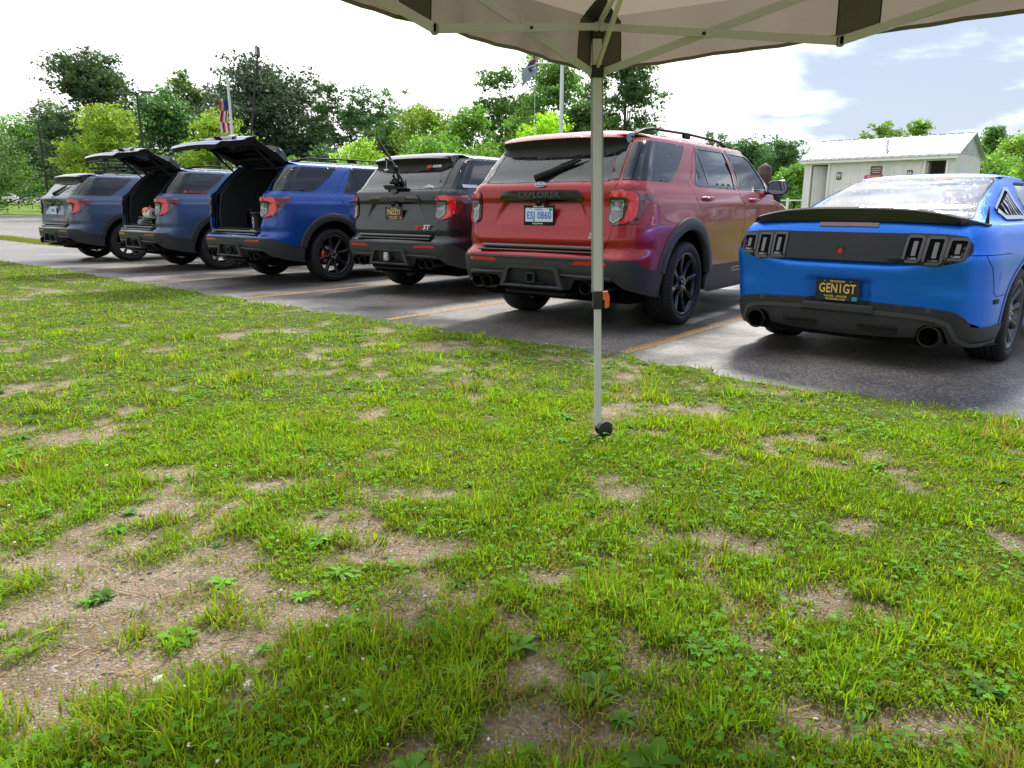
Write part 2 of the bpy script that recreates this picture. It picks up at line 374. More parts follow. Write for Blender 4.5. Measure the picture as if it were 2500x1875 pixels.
def wheel_mesh(name, side, R_=.395, wd=.27, rr=.275, spokes=8, caliper=None, tread=True):
    """tyre and rim meshes, axle along x, outer face at +x when side=1"""
    t = MB(); h = wd / 2
    prof = [(-h * .72, rr - .005), (-h * .93, rr + .02), (-h, rr + (R_ - rr) * .45), (-h * .93, R_ - .025), (-h * .80, R_ - .006), (-h * .45, R_), (0, R_), (h * .45, R_), (h * .80, R_ - .006), (h * .93, R_ - .025), (h, rr + (R_ - rr) * .45), (h * .93, rr + .02), (h * .72, rr - .005)]
    t.lathe(prof, RUB, 56, 'x')
    for gx in (-.062, -.02, .02, .062): t.lathe([(gx - .004, R_ + .0008), (gx + .004, R_ + .0008)], HOLE, 56, 'x')
    if tread:
        for i in range(64):
            a = 2 * math.pi * i / 64
            for gx in (-1, 1):
                c, s_ = math.cos(a), math.sin(a); r1 = R_ - .004
                M = Matrix.Rotation(a, 3, 'X'); V = [M @ Vector((gx * x_, r_, z_)) for x_, r_, z_ in [(h * .58, R_ + .001, 0), (h * .84, R_ - .008, .006), (h * .84, R_ - .008, .010), (h * .58, R_ + .001, .004), (h * .97, R_ - .03, .008), (h * .97, R_ - .03, .011)]]
                t.add([tuple(v) for v in V], [(0, 1, 2, 3), (1, 4, 5, 2)], HOLE)
    tm = t.mesh(name + '_tyre')
    r = MB(); x0 = side * h * .80
    r.lathe([(side * h * .86, rr + .004), (side * h * .90, rr + .012), (side * h * .86, rr - .012), (side * h * .55, rr - .022), (0, rr - .035), (-side * h * .8, rr - .02), (-side * h * .88, rr + .008)], RIMB, 48, 'x')
    r.lathe([(-side * h * .86, rr - .005), (-side * h * .3, rr - .045)], STL, 48, 'x')
    r.lathe([(x0 * .92, 0), (x0 * .92, .055), (x0 * .80, .085), (x0 * .6, .09)], RIMB, 24, 'x')
    for k in range(spokes):
        a = 2 * math.pi * k / spokes + .2; M = Matrix.Rotation(a, 3, 'X'); xo, xi = side * h * .86, x0 * .62
        V = []; 
        for rr_, w_, xx in [(.06, .026, x0 * .86), (.13, .019, x0 * .80), (rr - .055, .026, side * h * .76), (rr - .008, .040, side * h * .84)]:
            for ww, dx in [(-w_, -side * .012), (-w_ * .35, 0), (w_ * .35, 0), (w_, -side * .012), (w_ * .8, -side * .045), (-w_ * .8, -side * .045)]: V.append(M @ Vector((xx + dx, rr_, ww)))
        F = [(i * 6 + j, i * 6 + (j + 1) % 6, (i + 1) * 6 + (j + 1) % 6, (i + 1) * 6 + j) for i in range(3) for j in range(6)]
        r.add([tuple(v) for v in V], F, RIMB, False)
    for k in range(5):
        a = 2 * math.pi * k / 5; r.lathe([(x0 * .97, 0), (x0 * .97, .010), (x0 * .75, .011)], STL, 8, 'x', (0, .040 * math.cos(a), .040 * math.sin(a)))
    r.lathe([(x0 * .2, .02), (x0 * .2, .17), (x0 * .05, .17), (x0 * .05, .02)], STL, 32, 'x')
    if caliper:
        r.lathe([(x0 * .42, .10), (x0 * .42, .185), (-x0 * .1, .185), (-x0 * .1, .10)], caliper, 8, 'x', arc=(rad(150), rad(215)))
    return tm, r.mesh(name + '_rim')
def plate_mesh(name, w, h, top, main, bottom, style, frame=None, sticker=None, st_txt=''):
    """number plate, centred, facing -y"""
    m = MB(); T = Matrix.Rotation(rad(90), 4, 'X'); at = lambda x, z, y=-.0045: Matrix.Translation((x, y, z)) @ T
    if style == 'white': bg, fg, sm = mat('plate_white', (.60, .70, .86), .35), BLU, BLU
    else: bg, fg, sm = mat('plate_navy', (.012, .016, .035), .35), mat('plate_gold', (.75, .50, .13), .4), mat('plate_gold', (.75, .50, .13), .4)
    m.box((0, 0, 0), (w, .006, h), bg, bev=.004)
    if frame:
        for a, b in (((0, h / 2 + .002), (w + .022, .022)), ((0, -h / 2 + .006), (w + .022, .030)), ((-w / 2 - .002, 0), (.014, h)), ((w / 2 + .002, 0), (.014, h))): m.box((a[0], -.001, a[1]), (b[0], .014, b[1]), frame, bev=.003)
    m.text(main, h * .60, fg, at(0, -.002 if style == 'white' else .008), .0012, bold=.0013, sx=.80 if len(main) > 7 else .70)
    if top: m.text(top, h * .135, WHT if frame else sm, at(0, h / 2 + .002 if frame else h * .39, -.009 if frame else -.0045), .0006, .0004)
    if frame: m.text('my' + 'michigan', h * .12, sm, at(0, h * .34), .0006)
    bt = bottom if isinstance(bottom, list) else [bottom]
    for i, b in enumerate(bt):
        m.text(b, h * .125 if not frame else h * .15, sm if not frame else mat('frame_green', (.55, .75, .35), .5), at(-.01, -h * .30 - i * h * .135 if not frame else -h / 2 + .006, -.0045 if not frame else -.009), .0006, .0003)
    if sticker: m.box((w * .40, -.004, -h * .37 if not frame else h * .33), (.032, .002, .026), sticker); m.text(st_txt, .018, DRK, at(w * .40, -h * .37 if not frame else h * .33, -.006), .0004)
    for sx in (-1, 1): m.lathe([(-.0055, 0), (-.0055, .005), (-.002, .006)], STL, 8, 'y', (sx * w * .29, 0, h * .40))
    return m.mesh(name)

# ---------------------------------------------------------------- the big SUV
ME = {}
def suv_meshes():
    s = SUV; r = lambda x, z: R(s, x, z); d = lambda y, z: S(s, y, z)
    AC, AZ, AR, FC = 1.13, .40, .50, 4.15
    gate_r = [(.0, .735), (.60, .735), (.655, .745), (.690, .79), (.711, .86), (.733, .945), (.735, 1.10), (.728, 1.25), (.722, 1.32), (.695, 1.48), (.667, 1.63), (.655, 1.688)]
    gate = [r(x, z) for x, z in gate_r] + [r(-x, z) for x, z in gate_r[::-1][:-1]]
    gopen = [r(0, .735)] + [r(x, z) for x, z in gate_r[1:]]
    # --- body half shell, with wheel openings, the tailgate opening and door openings cut out
    rdoor = [d(*p) for p in [(1.255, 1.31), (1.325, 1.22), (1.375, 1.12), (1.40, 1.02), (1.50, .88), (1.66, .68), (1.73, .50), (2.565, .50), (2.585, .80), (2.575, 1.04), (2.535, 1.20), (2.505, 1.30), (2.45, 1.50), (2.415, 1.672), (1.63, 1.672), (1.50, 1.58)]]
    fdoor = [d(*p) for p in [(2.567, .50), (2.587, .80), (2.577, 1.04), (2.537, 1.20), (2.507, 1.30), (2.452, 1.50), (2.417, 1.672), (2.99, 1.672), (3.16, 1.60), (3.56, 1.335), (3.64, 1.22), (3.66, 1.0), (3.64, .75), (3.58, .50)]]
    bottom = [(4.95, .30)]
    lo = [(a2u(5), .40), (a2u(4), .36), d(4.80, .33)] + [d(y, z) for y, z in arc(FC, AZ, AR, -12, 192)] + [d(3.62, .30), d(1.66, .30)] + [d(y, z) for y, z in arc(AC, AZ, AR, -15, 190)] + [d(.60, .42), r(.70, .50), r(0, .50)]
    hi = [r(0, .735)] + [r(x, z) for x, z in gate_r[1:]]
    top = [(a2u(3), 1.69), (a2u(3), 1.165), (a2u(4), 1.10), (a2u(5), 1.10)]
    m = MB(); zr = [.30 + .033 * i for i in range(22)] + [1.02, 1.045, 1.07, 1.09, 1.11, 1.125, 1.135, 1.145, 1.153, 1.16, 1.168, 1.18, 1.195, 1.22] + [1.25 + .033 * i for i in range(14)]
    patch(m, s, lo[::1] + hi + [(a2u(1.5), 1.69)] + top, PAINT, holes=[shrink(rdoor, -.003), shrink(fdoor, -.003)], step=.035, zrows=zr)
    # jamb edges seen in the gaps and round the tailgate opening
    P = dopen(gopen, .03); A = surf(s, *np.array(P).T, 0.); B = A + np.array([-.0, .055, 0]); n = len(P)
    m.add(np.concatenate([A, B]), [(i, i + 1, i + 1 + n, i + n) for i in range(n - 1)], PAINT)
    for w in (rdoor, fdoor):
        P = dens(shrink(w, -.003), .04); A = surf(s, *np.array(P).T, 0.); B = surf(s, *np.array(P).T, -.03); n = len(P)
        m.add(np.concatenate([A, B]), [(i, (i + 1) % n, (i + 1) % n + n, i + n) for i in range(n)], DRK)
    # fuel-door free right side; shoulder and tail crease highlights come from the shell itself
    seam(m, s, [r(.733, .945), r(.90, .955)], DRK, .003)
    m.mirror()
    # roof: domed sheet from the tailgate hinge to the screen header
    def roof(xs, ys):
        w = s.W(ys, 1.69 + 0 * ys) - .004; fx = np.clip(1 - np.abs(xs / w) ** 3.2, 0, 1); fy = np.clip(1 - np.abs((ys - 1.90) / 1.72) ** 6, 0, 1)
        return 1.688 + .082 * np.sqrt(fx) * np.sqrt(fy)
    ny, nx = 34, 27; V = []
    for i in range(ny):
        for j in range(nx):
            t = -1 + 2 * j / (nx - 1); t = math.copysign(abs(math.sin(t * math.pi / 2)) , t); a = i / (ny - 1)
            yf_ = 3.20 - .10 * t * t; y = .60 + (yf_ - .60) * (.5 - .5 * math.cos(a * math.pi)); x = t * float(s(s.aS(y, 1.69), 1.69)[0])
            V.append((x, y, float(roof(np.array([x]), np.array([y]))[0])))
    F = [(i * nx + j, i * nx + j + 1, (i + 1) * nx + j + 1, (i + 1) * nx + j) for i in range(ny - 1) for j in range(nx - 1)]
    m.add(V, F, PAINT, True)
    for sx in (-1, 1): m.tube([(sx * .655, y, float(roof(np.array([sx * .655]), np.array([y]))[0]) + .001) for y in np.linspace(.64, 3.0, 20)], .004, DRK, 4)
    ME['body'] = m.mesh('suv_body')
    # under-body and wheel wells
    m = MB(); m.box((0, 2.6, .30), (1.5, 4.3, .10), HOLE)
    m.box((0, .75, .42), (1.2, 1.0, .2), HOLE)
    for cy in (AC, FC):
        for sx in (-1, 1): m.lathe([(sx * .62, AR + .01), (sx * .965, AR + .01)], HOLE, 20, 'x', (0, cy, AZ), arc=(rad(-8), rad(188)))
        for sx in (-1, 1): m.box((sx * .60, cy, .62), (.03, 1.0, .75), HOLE)
    m.tube([(-.55, AC, .36), (.55, AC, .36)], .035, DRK, 8)
    ME['underbody'] = m.mesh('suv_underbody')
    # silencer under the tail
    m = MB(); m.tube([(-.50, .62, .33), (-.56, .62, .33), (.50, .62, .33), (.56, .62, .33)], [.04, .10, .10, .04], mat('silencer', (.17, .155, .135), .5, metal=.7, noise=(9, .4)), 14, flat=(.75, 1))
    m.tube([(.50, .60, .33), (.72, .75, .31), (.74, 1.0, .30)], .035, STL, 8); ME['silencer'] = m.mesh('silencer')
    # --- interior
    m = MB(); I = mat('interior', (.035, .035, .040), .9, spec=.1)
    m.box((0, .72, .745), (1.18, 1.10, .02), CAR_)
    for sx in (-1, 1):
        m.prism([(.20, .74), (.20, 1.0), (.25, 1.28), (.60, 1.655), (1.6, 1.67), (1.6, .74)], sx * .60, sx * .64, I, 'yz')
    m.box((0, 1.28, 1.02), (1.2, .06, .56), I); m.box((0, 1.9, 1.672), (1.30, 2.2, .012), mat('headliner', (.05, .05, .055), .9))
    for x in (-.36, .36): m.box((x, 1.16, 1.18), (.46, .14, .62), I, bev=.05); m.box((x, 1.14, 1.53), (.24, .09, .13), I, bev=.04)
    for y in (2.15, 2.95):
        for x in (-.38, .38): m.box((x, y, 1.12), (.48, .14, .68), I, bev=.05); m.box((x, y - .02, 1.52), (.25, .09, .16), I, bev=.04); m.box((x, y + .25, .75), (.5, .5, .16), I, bev=.05)
    m.box((0, 3.62, 1.12), (1.5, .35, .28), I, bev=.08); m.box((0, 2.6, .42), (1.5, 3.2, .04), I)
    m.tube([(-.38 + .17 * math.cos(t), 3.36 - .05 * math.sin(t), 1.20 + .16 * math.sin(t)) for t in np.linspace(0, 2 * math.pi, 20)], .014, I, 6)
    # opening surround
    ins = [r(x * .93, max(z * 1.0, .775) if z < 1.6 else z - .03) for x, z in gate_r]
    m.tube([tuple(p + np.array([0, .05, 0])) for p in surf(s, *np.array(dopen(ins, .04)).T, -.02)], .012, DRK, 6)
    m.tube([tuple((p + np.array([0, .05, 0])) * np.array([-1, 1, 1])) for p in surf(s, *np.array(dopen(ins, .04)).T, -.02)], .012, DRK, 6)
    m.box((0, .135, .752), (1.26, .16, .030), mat('sill_plate', (.12, .12, .125), .35, metal=.3), bev=.01)
    m.box((-.06, .12, .771), (.09, .03, .008), DRK); m.box((.06, .12, .771), (.09, .03, .008), DRK)
    ME['interior'] = m.mesh('suv_interior')
    # --- doors
    win_r = [d(*p) for p in [(1.44, 1.325), (1.50, 1.312), (2.43, 1.302), (2.365, 1.660), (1.70, 1.660), (1.64, 1.64)]]
    win_f = [d(*p) for p in [(2.575, 1.300), (3.46, 1.300), (3.50, 1.325), (3.12, 1.615), (2.99, 1.660), (2.48, 1.660)]]
    for nm, dp, wp, hy in (('rear', rdoor, win_r, 1.60), ('front', fdoor, win_f, 2.92)):
        for side in (1, -1):
            m = MB(); patch(m, s, shrink(dp, .002), PAINT, holes=[wp], step=.035, thick=.02)
            fr = shrink(wp, -.022); patch(m, s, fr, BLK, off=.003, holes=[shrink(wp, .008)], step=.05, thick=.006)
            g = MB(); patch(g, s, wp, GLF if nm == 'front' else GLS, off=-.004, step=.08)
            if nm == 'rear': q1, q2 = d(1.74, 1.305), d(1.67, 1.66); seam(g, s, [q1, q2], BLK, .022, .001)
            x0 = float(s.W(hy, 1.18)) + .0
            h = MB(); h.tube([(x0 - .010, hy - .14, 1.178), (x0 + .026, hy - .115, 1.18), (x0 + .034, hy, 1.182), (x0 + .026, hy + .095, 1.182), (x0 - .010, hy + .12, 1.182)], [.012, .015, .016, .015, .012], PAINT, 10, flat=(.55, 1.15))
            h.lathe([(x0 - .022, .0), (x0 - .004, .030)], HOLE, 16, 'x', (0, hy, 1.182))
            if side < 0:
                for k in (m, g, h): k.v = [v * np.array([-1, 1, 1]) for v in k.v]; k.f = [f[::-1] for f in k.f]
            ME[nm, side, 'door'] = m.mesh('door'); ME[nm, side, 'window'] = g.mesh('window'); ME[nm, side, 'handle'] = h.mesh('handle')
    # --- fixed glass
    for side in (1, -1):
        m = MB(); q = [r(.738, 1.318), d(.84, 1.314), d(.90, 1.33), d(1.36, 1.64), d(1.36, 1.662), d(.75, 1.664), r(.676, 1.64), r(.70, 1.50)]
        patch(m, s, q, GLS, off=.004, step=.04, thick=.006, sidem=BLK); seam(m, s, [d(.28, 1.318), d(.63, 1.66)], HOLE, .006, .005)
        if side < 0: m.v = [v * np.array([-1, 1, 1]) for v in m.v]; m.f = [f[::-1] for f in m.f]
        ME['quarter', side] = m.mesh('quarter_window')
    m = MB(); uw = a2u(3.55); patch(m, s, [(a2u(3.25), 1.31), (a2u(3.3), 1.675), (a2u(5), 1.675), (a2u(5), 1.22), (a2u(4), 1.22)], GLF, off=.004, step=.06, stepz=.04); m.mirror(); ME['windshield'] = m.mesh('windshield')
    # --- grey cladding: sills, bumper skins and wheel-arch lips
    m = MB(); OR = .605
    rb = [r(0, .664), r(.45, .664), r(.72, .664), d(.16, .660), d(.215, .636), d(.28, .600), d(.37, .572), d(.45, .562), d(.645, .556), d(.655, .31), d(.50, .335), r(.84, .42), r(.78, .485), r(.42, .485), r(.36, .40), r(.26, .355), r(0, .345)]
    patch(m, s, rb, PLA, off=.010, step=.035, thick=.03); m.mirror()
    m.tube([tuple(p) for p in surf(s, *np.array(dens([r(-.70, .655), r(.70, .655)], .05)[:30]).T, .008)], .010, PLA, 6)
    # lower lip shapes: shelf, hitch frame and exhaust shrouds
    m.prism([(-.345, .395), (-.28, .57), (-.24, .588), (.24, .588), (.28, .57), (.345, .395), (.30, .395), (.245, .55), (.21, .562), (-.21, .562), (-.245, .55), (-.30, .395)], -.045, .05, PLA, 'xz')
    m.prism([(-.24, .42), (-.20, .545), (.20, .545), (.24, .42)], .045, .06, DRK, 'xz')
    m.box((0, .00, .405), (.60, .10, .026), PLA, bev=.01); m.box((0, .20, .345), (.66, .36, .035), DRK, bev=.01)
    for sx in (-1, 1):
        m.tube([(sx * .30, -.020, .520), (sx * .50, -.018, .512), (sx * .68, .010, .512), (sx * .78, .06, .498), (sx * .85, .15, .455)], [.010, .016, .016, .014, .008], PLA, 8)
        m.box((sx * .57, .12, .50), (.42, .16, .02), HOLE)
    ME['bumper'] = m.mesh('suv_rear_bumper')
    for side in (1, -1):
        m = MB(); sill = [d(1.635, .30), d(1.66, .52), d(1.80, .535), d(3.45, .535), d(3.56, .52), d(3.58, .30), d(3.5, .27), d(1.78, .27)]
        patch(m, s, sill, PLA, off=.012, step=.05, thick=.03)
        seam(m, s, [d(2.25, .47), d(2.32, .488), d(2.95, .488), d(3.02, .47), d(2.95, .452), d(2.32, .452)], BLK, .012, .016, closed=True)
        for cy, a0, a1 in ((AC, 9, 166), (FC, 13, 171)):
            na = 44; V = []; pro = [(AR - .006, -.03), (AR - .004, .016), (AR + .012, .024), (AR + .05, .022), (OR - .012, .019), (OR, .012), (OR + .003, -.012)]
            for i in range(na + 1):
                t = rad(a0 + (a1 - a0) * i / na); q = [d(cy + rr_ * math.cos(t), AZ + rr_ * math.sin(t)) for rr_, _ in pro]
                V += [tuple(p) for p in surf(s, [p[0] for p in q], [p[1] for p in q], np.array([o_ for _, o_ in pro]))]
            k7 = len(pro); m.add(V, [(i * k7 + j, i * k7 + j + 1, (i + 1) * k7 + j + 1, (i + 1) * k7 + j) for i in range(na) for j in range(k7 - 1)], PLA, True)
        fb = [d(4.72, .30), d(4.72, .50), (a2u(4), .62), (a2u(5), .62), (a2u(5), .40), (a2u(4), .36)]; patch(m, s, fb, PLA, off=.010, step=.05, thick=.02)
        if side < 0: m.v = [v * np.array([-1, 1, 1]) for v in m.v]; m.f = [f[::-1] for f in m.f]
        ME['cladding', side] = m.mesh('side_cladding')
    m = MB(); m.box((0, .050, .716), (1.30, .050, .014), BLK, bev=.004)
    ME['step'] = m.mesh('step_strip')
    # reflectors, hitch, exhausts
    for side in (1, -1):
        m = MB(); a = [(side * x, z) for x, z in [(.40, .612), (.44, .645), (.715, .645), (.735, .622), (.725, .612)]]
        pp = [r(x, z) for x, z in a]; patch(m, s, pp if side > 0 else pp[::-1], REFL, off=.014, step=.03, thick=.008, sidem=DRK); ME['reflector', side] = m.mesh('reflector')
    m = MB()
    m.box((0, .02, .485), (.075, .10, .075), DRK); m.prism([(-.033, -.033), (.033, -.033), (.033, .033), (-.033, .033)], 0, .02, HOLE, 'xz')
    m.v[-1] = m.v[-1] + np.array([0, -.052, .485]); m.v[-2] = m.v[-2] + np.array([0, -.052, .485])
    for a in ((0, .038), (0, -.038)): m.box((0, -.035, .485 + a[1]), (.086, .03, .010), PLA)
    for a in (-.038, .038): m.box((a, -.035, .485), (.010, .03, .086), PLA)
    m.box((.02, -.01, .437), (.26, .05, .008), DRK); m.tube([(-.07 - .05 + .045 * math.cos(t), .03, .485 + .042 * math.sin(t)) for t in np.linspace(0, 6.28, 17)], .005, PLA, 6)
    m.box((-.12, .035, .485), (.08, .006, .07), DRK, bev=.002); ME['hitch'] = m.mesh('hitch')
    m = MB(); m.lathe([(-.035, .050), (-.042, .056), (-.035, .058), (.12, .058), (.25, .045)], mat('exhaust_black', (.02, .018, .018), .3, metal=.7), 26, 'y'); m.lathe([(-.038, .051), (.10, .050), (.11, .0)], HOLE, 26, 'y'); ME['exhaust'] = m.mesh('exhaust_tip')
    # lamps
    for side in (1, -1):
        ol = [(.690, 1.205), (.712, 1.228)]
        out = [r(.680, 1.205), r(.706, 1.230), r(.80, 1.233), d(.46, 1.226), d(.475, 1.205), d(.425, 1.150), d(.36, 1.128), d(.325, 1.10), d(.295, 1.05), d(.255, .985), r(.85, .958), r(.752, .947), r(.726, .951), r(.684, .985)]
        out = [r(.680, 1.205), r(.706, 1.230), r(.80, 1.233), d(.46, 1.226), d(.47, 1.200), d(.415, 1.150), d(.35, 1.125), d(.30, 1.06), d(.262, 1.0), (r(.85, .962)), r(.76, .946), r(.722, .950), r(.682, .985)]
        m = MB(); patch(m, s, out, REDD, off=.012, step=.025, thick=.02, sidem=DRK)
        red = [r(.690, 1.177), r(.693, 1.205), r(.712, 1.221), r(.79, 1.223), r(.842, 1.218), r(.868, 1.19), r(.872, 1.02), r(.852, .985), r(.80, .958), r(.765, .957), r(.812, 1.005), r(.822, 1.16), r(.812, 1.177)]
        patch(m, s, red, RED, off=.0165, step=.02, thick=.004)
        seam(m, s, [r(.85, 1.215), d(.44, 1.212)], RED, .010, .0135)
        for z_ in (1.19, 1.17, 1.15, 1.13): seam(m, s, [r(.885, z_), d(.40, z_)], BLK, .003, .0128)
        c = MB(); cl = [r(.690, 1.168), r(.80, 1.168), r(.803, 1.01), r(.735, .955), r(.722, .955), r(.692, .985)]
        patch(c, s, cl, BLK, off=.0165, step=.03, thick=.004)
        for pts in ([r(.705, 1.155), r(.790, 1.155), r(.790, 1.085), r(.705, 1.085)], [r(.705, 1.073), r(.790, 1.073), r(.790, 1.012), r(.733, .966), r(.706, .985)]):
            patch(c, s, pts, CLRD, off=.018, step=.03); seam(c, s, pts, CLR, .010, .0205, closed=True)
            cx = sum(p[0] for p in pts) / len(pts); cz = sum(p[1] for p in pts) / len(pts)
            patch(c, s, [(cx - .018, cz - .014), (cx + .018, cz - .014), (cx + .018, cz + .016), (cx - .018, cz + .016)], CLRD, off=.0195, step=.02)
        for k in (m, c):
            if side < 0: k.v = [v * np.array([-1, 1, 1]) for v in k.v]; k.f = [f[::-1] for f in k.f]
        ME['lamp', side] = m.mesh('tail_lamp'); ME['reverse', side] = c.mesh('reverse_lamp')
    # --- tailgate, built closed; its origin is moved to the hinge
    wn = [(.0, 1.322), (.60, 1.322), (.668, 1.330), (.640, 1.50), (.60, 1.66), (0, 1.66)]
    glass = [r(x, z) for x, z in wn] + [r(-x, z) for x, z in wn[::-1]][1:-1]
    H = np.array([0, -.62, -1.70])
    m = MB(); patch(m, s, shrink(gate, .004), PAINT, holes=[glass], step=.016, stepz=.014)
    inner = MB(); ib = [(x * .97, .77 + (z - .735) * .97) for x, z in gate_r]
    gi = [r(x, z) for x, z in ib] + [r(-x, z) for x, z in ib[::-1][:-1]]
    wi = [(.0, 1.345), (.55, 1.345), (.57, 1.36), (.545, 1.50), (.50, 1.61), (0, 1.61)]; gw = [r(x, z) for x, z in wi] + [r(-x, z) for x, z in wi[::-1]][1:-1]
    patch(m, s, gi, mat('gate_lining', (.022, .022, .026), .6, spec=.25), off=-.060, holes=[gw], step=.04, flip=True)
    P1 = dens(shrink(gate, .004), .04); A = surf(s, *np.array(P1).T, 0.); P2 = dens(gi, .04)
    B = surf(s, *np.array([(u * .985, z) for u, z in P1]).T, -.060); n = len(P1); m.add(np.concatenate([A, B]), [(i, (i + 1) % n, (i + 1) % n + n, i + n) for i in range(n)], DRK)
    P3 = dens(glass, .04); A = surf(s, *np.array(P3).T, 0.); B = surf(s, *np.array(P3).T, -.058); n = len(P3); m.add(np.concatenate([A, B]), [(i, (i + 1) % n, (i + 1) % n + n, i + n) for i in range(n)], DRK)
    m.box((0, .15, .80), (.10, .03, .05), STL, bev=.005); m.box((-.30, .19, .95), (.12, .03, .05), DRK, bev=.01)
    # upper gate rail between glass and hinge
    m.v = [v + H for v in m.v]; ME['gate'] = m.mesh('tailgate')
    m = MB(); patch(m, s, shrink(glass, -.016), GLS, off=.003, step=.04, thick=.004, sidem=BLK)
    m.v = [v + H for v in m.v]; ME['rear_window'] = m.mesh('rear_window')
    # spoiler: painted top, black underside and side fins
    m = MB(); xs = np.linspace(-.655, .655, 27); Vt = []; Vu = []
    for x in xs:
        e = abs(x) / .655; back = .335 + .055 * e ** 3 + (.05 if e > .93 else 0) * (e - .93) / .07; zt = 1.690 + .034 * (1 - e ** 3) ; zb = 1.668 + .018 * (1 - e ** 2)
        zf = float(roof(np.array([x]), np.array([.605]))[0]); yf_ = .598
        Vt += [(x, yf_, zf), (x, .50, (zf + zt) / 2 + .008), (x, .42, zt + .004), (x, back + .02, zb + .018), (x, back, zb + .004)]
        low = 1.515 + .02 * math.cos(x * 9) * (e < .8) + max(0, e - .70) * .22
        ylow = float(s(np.array([min(1.0, abs(x) / float(s.xr(low)))]), np.array([low]))[1][0]) - .006
        Vu += [(x, back, zb + .004), (x, back + .005, zb - .012), (x, back + .045, zb - .045), (x, max(ylow, back + .03), low + .03), (x, ylow + .004, low)]
    F = [(i * 5 + j, i * 5 + j + 1, (i + 1) * 5 + j + 1, (i + 1) * 5 + j) for i in range(26) for j in range(4)]
    m.add(Vt, [f[::-1] for f in F], PAINT, True); SP = mat('spoiler_black', (.012, .012, .012), .45, spec=.3); m.add(Vu, [f[::-1] for f in F], SP, True)
    for sx in (-1, 1):
        k = 0 if sx < 0 else 26; a = Vt[k * 5:(k + 1) * 5]; b = Vu[k * 5:(k + 1) * 5]
        m.add(a + b[1:] + [(sx * .655, .56, 1.66)], [tuple(range(10))], BLK)
        pts = [r(sx * .652, 1.324), r(sx * .716, 1.322), r(sx * .69, 1.48), r(sx * .658, 1.66), r(sx * .58, 1.66)]; patch(m, s, pts if sx > 0 else pts, BLK, off=.006, step=.04, flip=False)
    for x0_, x1_, z_ in ((-.33, .10, 1.648), (-.30, .12, 1.60)): m.tube([(x0_, .40 + (1.648 - z_) * .5, z_), (x1_, .40 + (1.648 - z_) * .5, z_)], .005, mat('satin_grey', (.06, .06, .06), .4), 6)
    m.v = [v + H for v in m.v]; ME['spoiler'] = m.mesh('spoiler')
    # badge bar with raised lettering, camera pod
    m = MB(); pl = [(-.445, 1.158), (-.425, 1.20), (-.385, 1.232), (-.36, 1.236), (.36, 1.236), (.385, 1.232), (.425, 1.20), (.445, 1.158)]
    patch(m, s, [r(x, z) for x, z in pl], BLK, off=.022, step=.03, thick=.04)
    T = Matrix.Translation((0, .076, 1.197)) @ Matrix.Rotation(rad(88), 4, 'X'); m.text('EXPLORER', .070, mat('badge_grey', (.05, .05, .052), .3), T, .004, .002, sx=1.28)
    m.lathe([(.065, 0), (.065, .022), (.085, .026), (.10, .02)], DRK, 14, 'y', (0, .0, 1.124)); m.box((0, .095, 1.150), (.15, .04, .02), DRK, bev=.008)
    m.lathe([(.058, 0), (.060, .010), (.07, .012)], HOLE, 12, 'y', (0, 0, 1.124))
    m.v = [v + H for v in m.v]; ME['badge_bar'] = m.mesh('badge_bar')
    for nm, c1, c2 in (('blue', mat('badge_blue', (.02, .09, .35), .2, coat=1), mat('badge_silver', (.65, .66, .68), .25, metal=.6)), ('dark', mat('badge_dark', (.03, .035, .045), .3), mat('badge_grey2', (.10, .11, .12), .35))):
        m = MB(); e = lambda k, y: [(k * .057 * math.cos(t), k * .023 * math.sin(t)) for t in np.linspace(0, 2 * math.pi, 32, endpoint=False)]
        m.prism(e(1, 0), -.004, .006, c2, 'xz'); m.prism(e(.88, 0), -.006, .004, c1, 'xz'); m.text('Ford', .029, c2, Matrix.Translation((0, -.008, .001)) @ Matrix.Rotation(rad(90), 4, 'X'), .0012, .0006, shear=.35, sx=1.25)
        Rm = np.array(Matrix.Rotation(rad(-12), 3, 'X')); m.v = [v @ Rm.T + np.array([0, .100, 1.288]) + H for v in m.v]; ME['emblem_' + nm] = m.mesh('emblem')
    # wiper, low parked on the glass
    m = MB(); m.tube([(-.05, .165, 1.335), (.02, .185, 1.36), (.30, .235, 1.455)], [.020, .014, .008], DRK, 8); m.box((-.04, .155, 1.338), (.09, .03, .05), DRK, bev=.015)
    m.tube([(-.04, .20, 1.365), (.18, .225, 1.425), (.42, .275, 1.50)], [.006, .010, .005], DRK, 6, flat=(1, 2.2))
    W_ = MB(); gy = lambda z: float(s.yr(z)) - .02
    W_.tube([(-.10, gy(1.335) - .012, 1.342), (-.02, gy(1.37) - .012, 1.375), (.20, gy(1.46) - .016, 1.455), (.30, gy(1.49) - .014, 1.495)], [.024, .022, .016, .008], DRK, 8, flat=(.6, 1.3))
    W_.tube([(-.06, gy(1.35) - .002, 1.375), (.16, gy(1.45) - .004, 1.47), (.34, gy(1.51) - .002, 1.535)], [.006, .010, .006], DRK, 6); W_.v = [v + H for v in W_.v]; ME['wiper'] = W_.mesh('wiper')
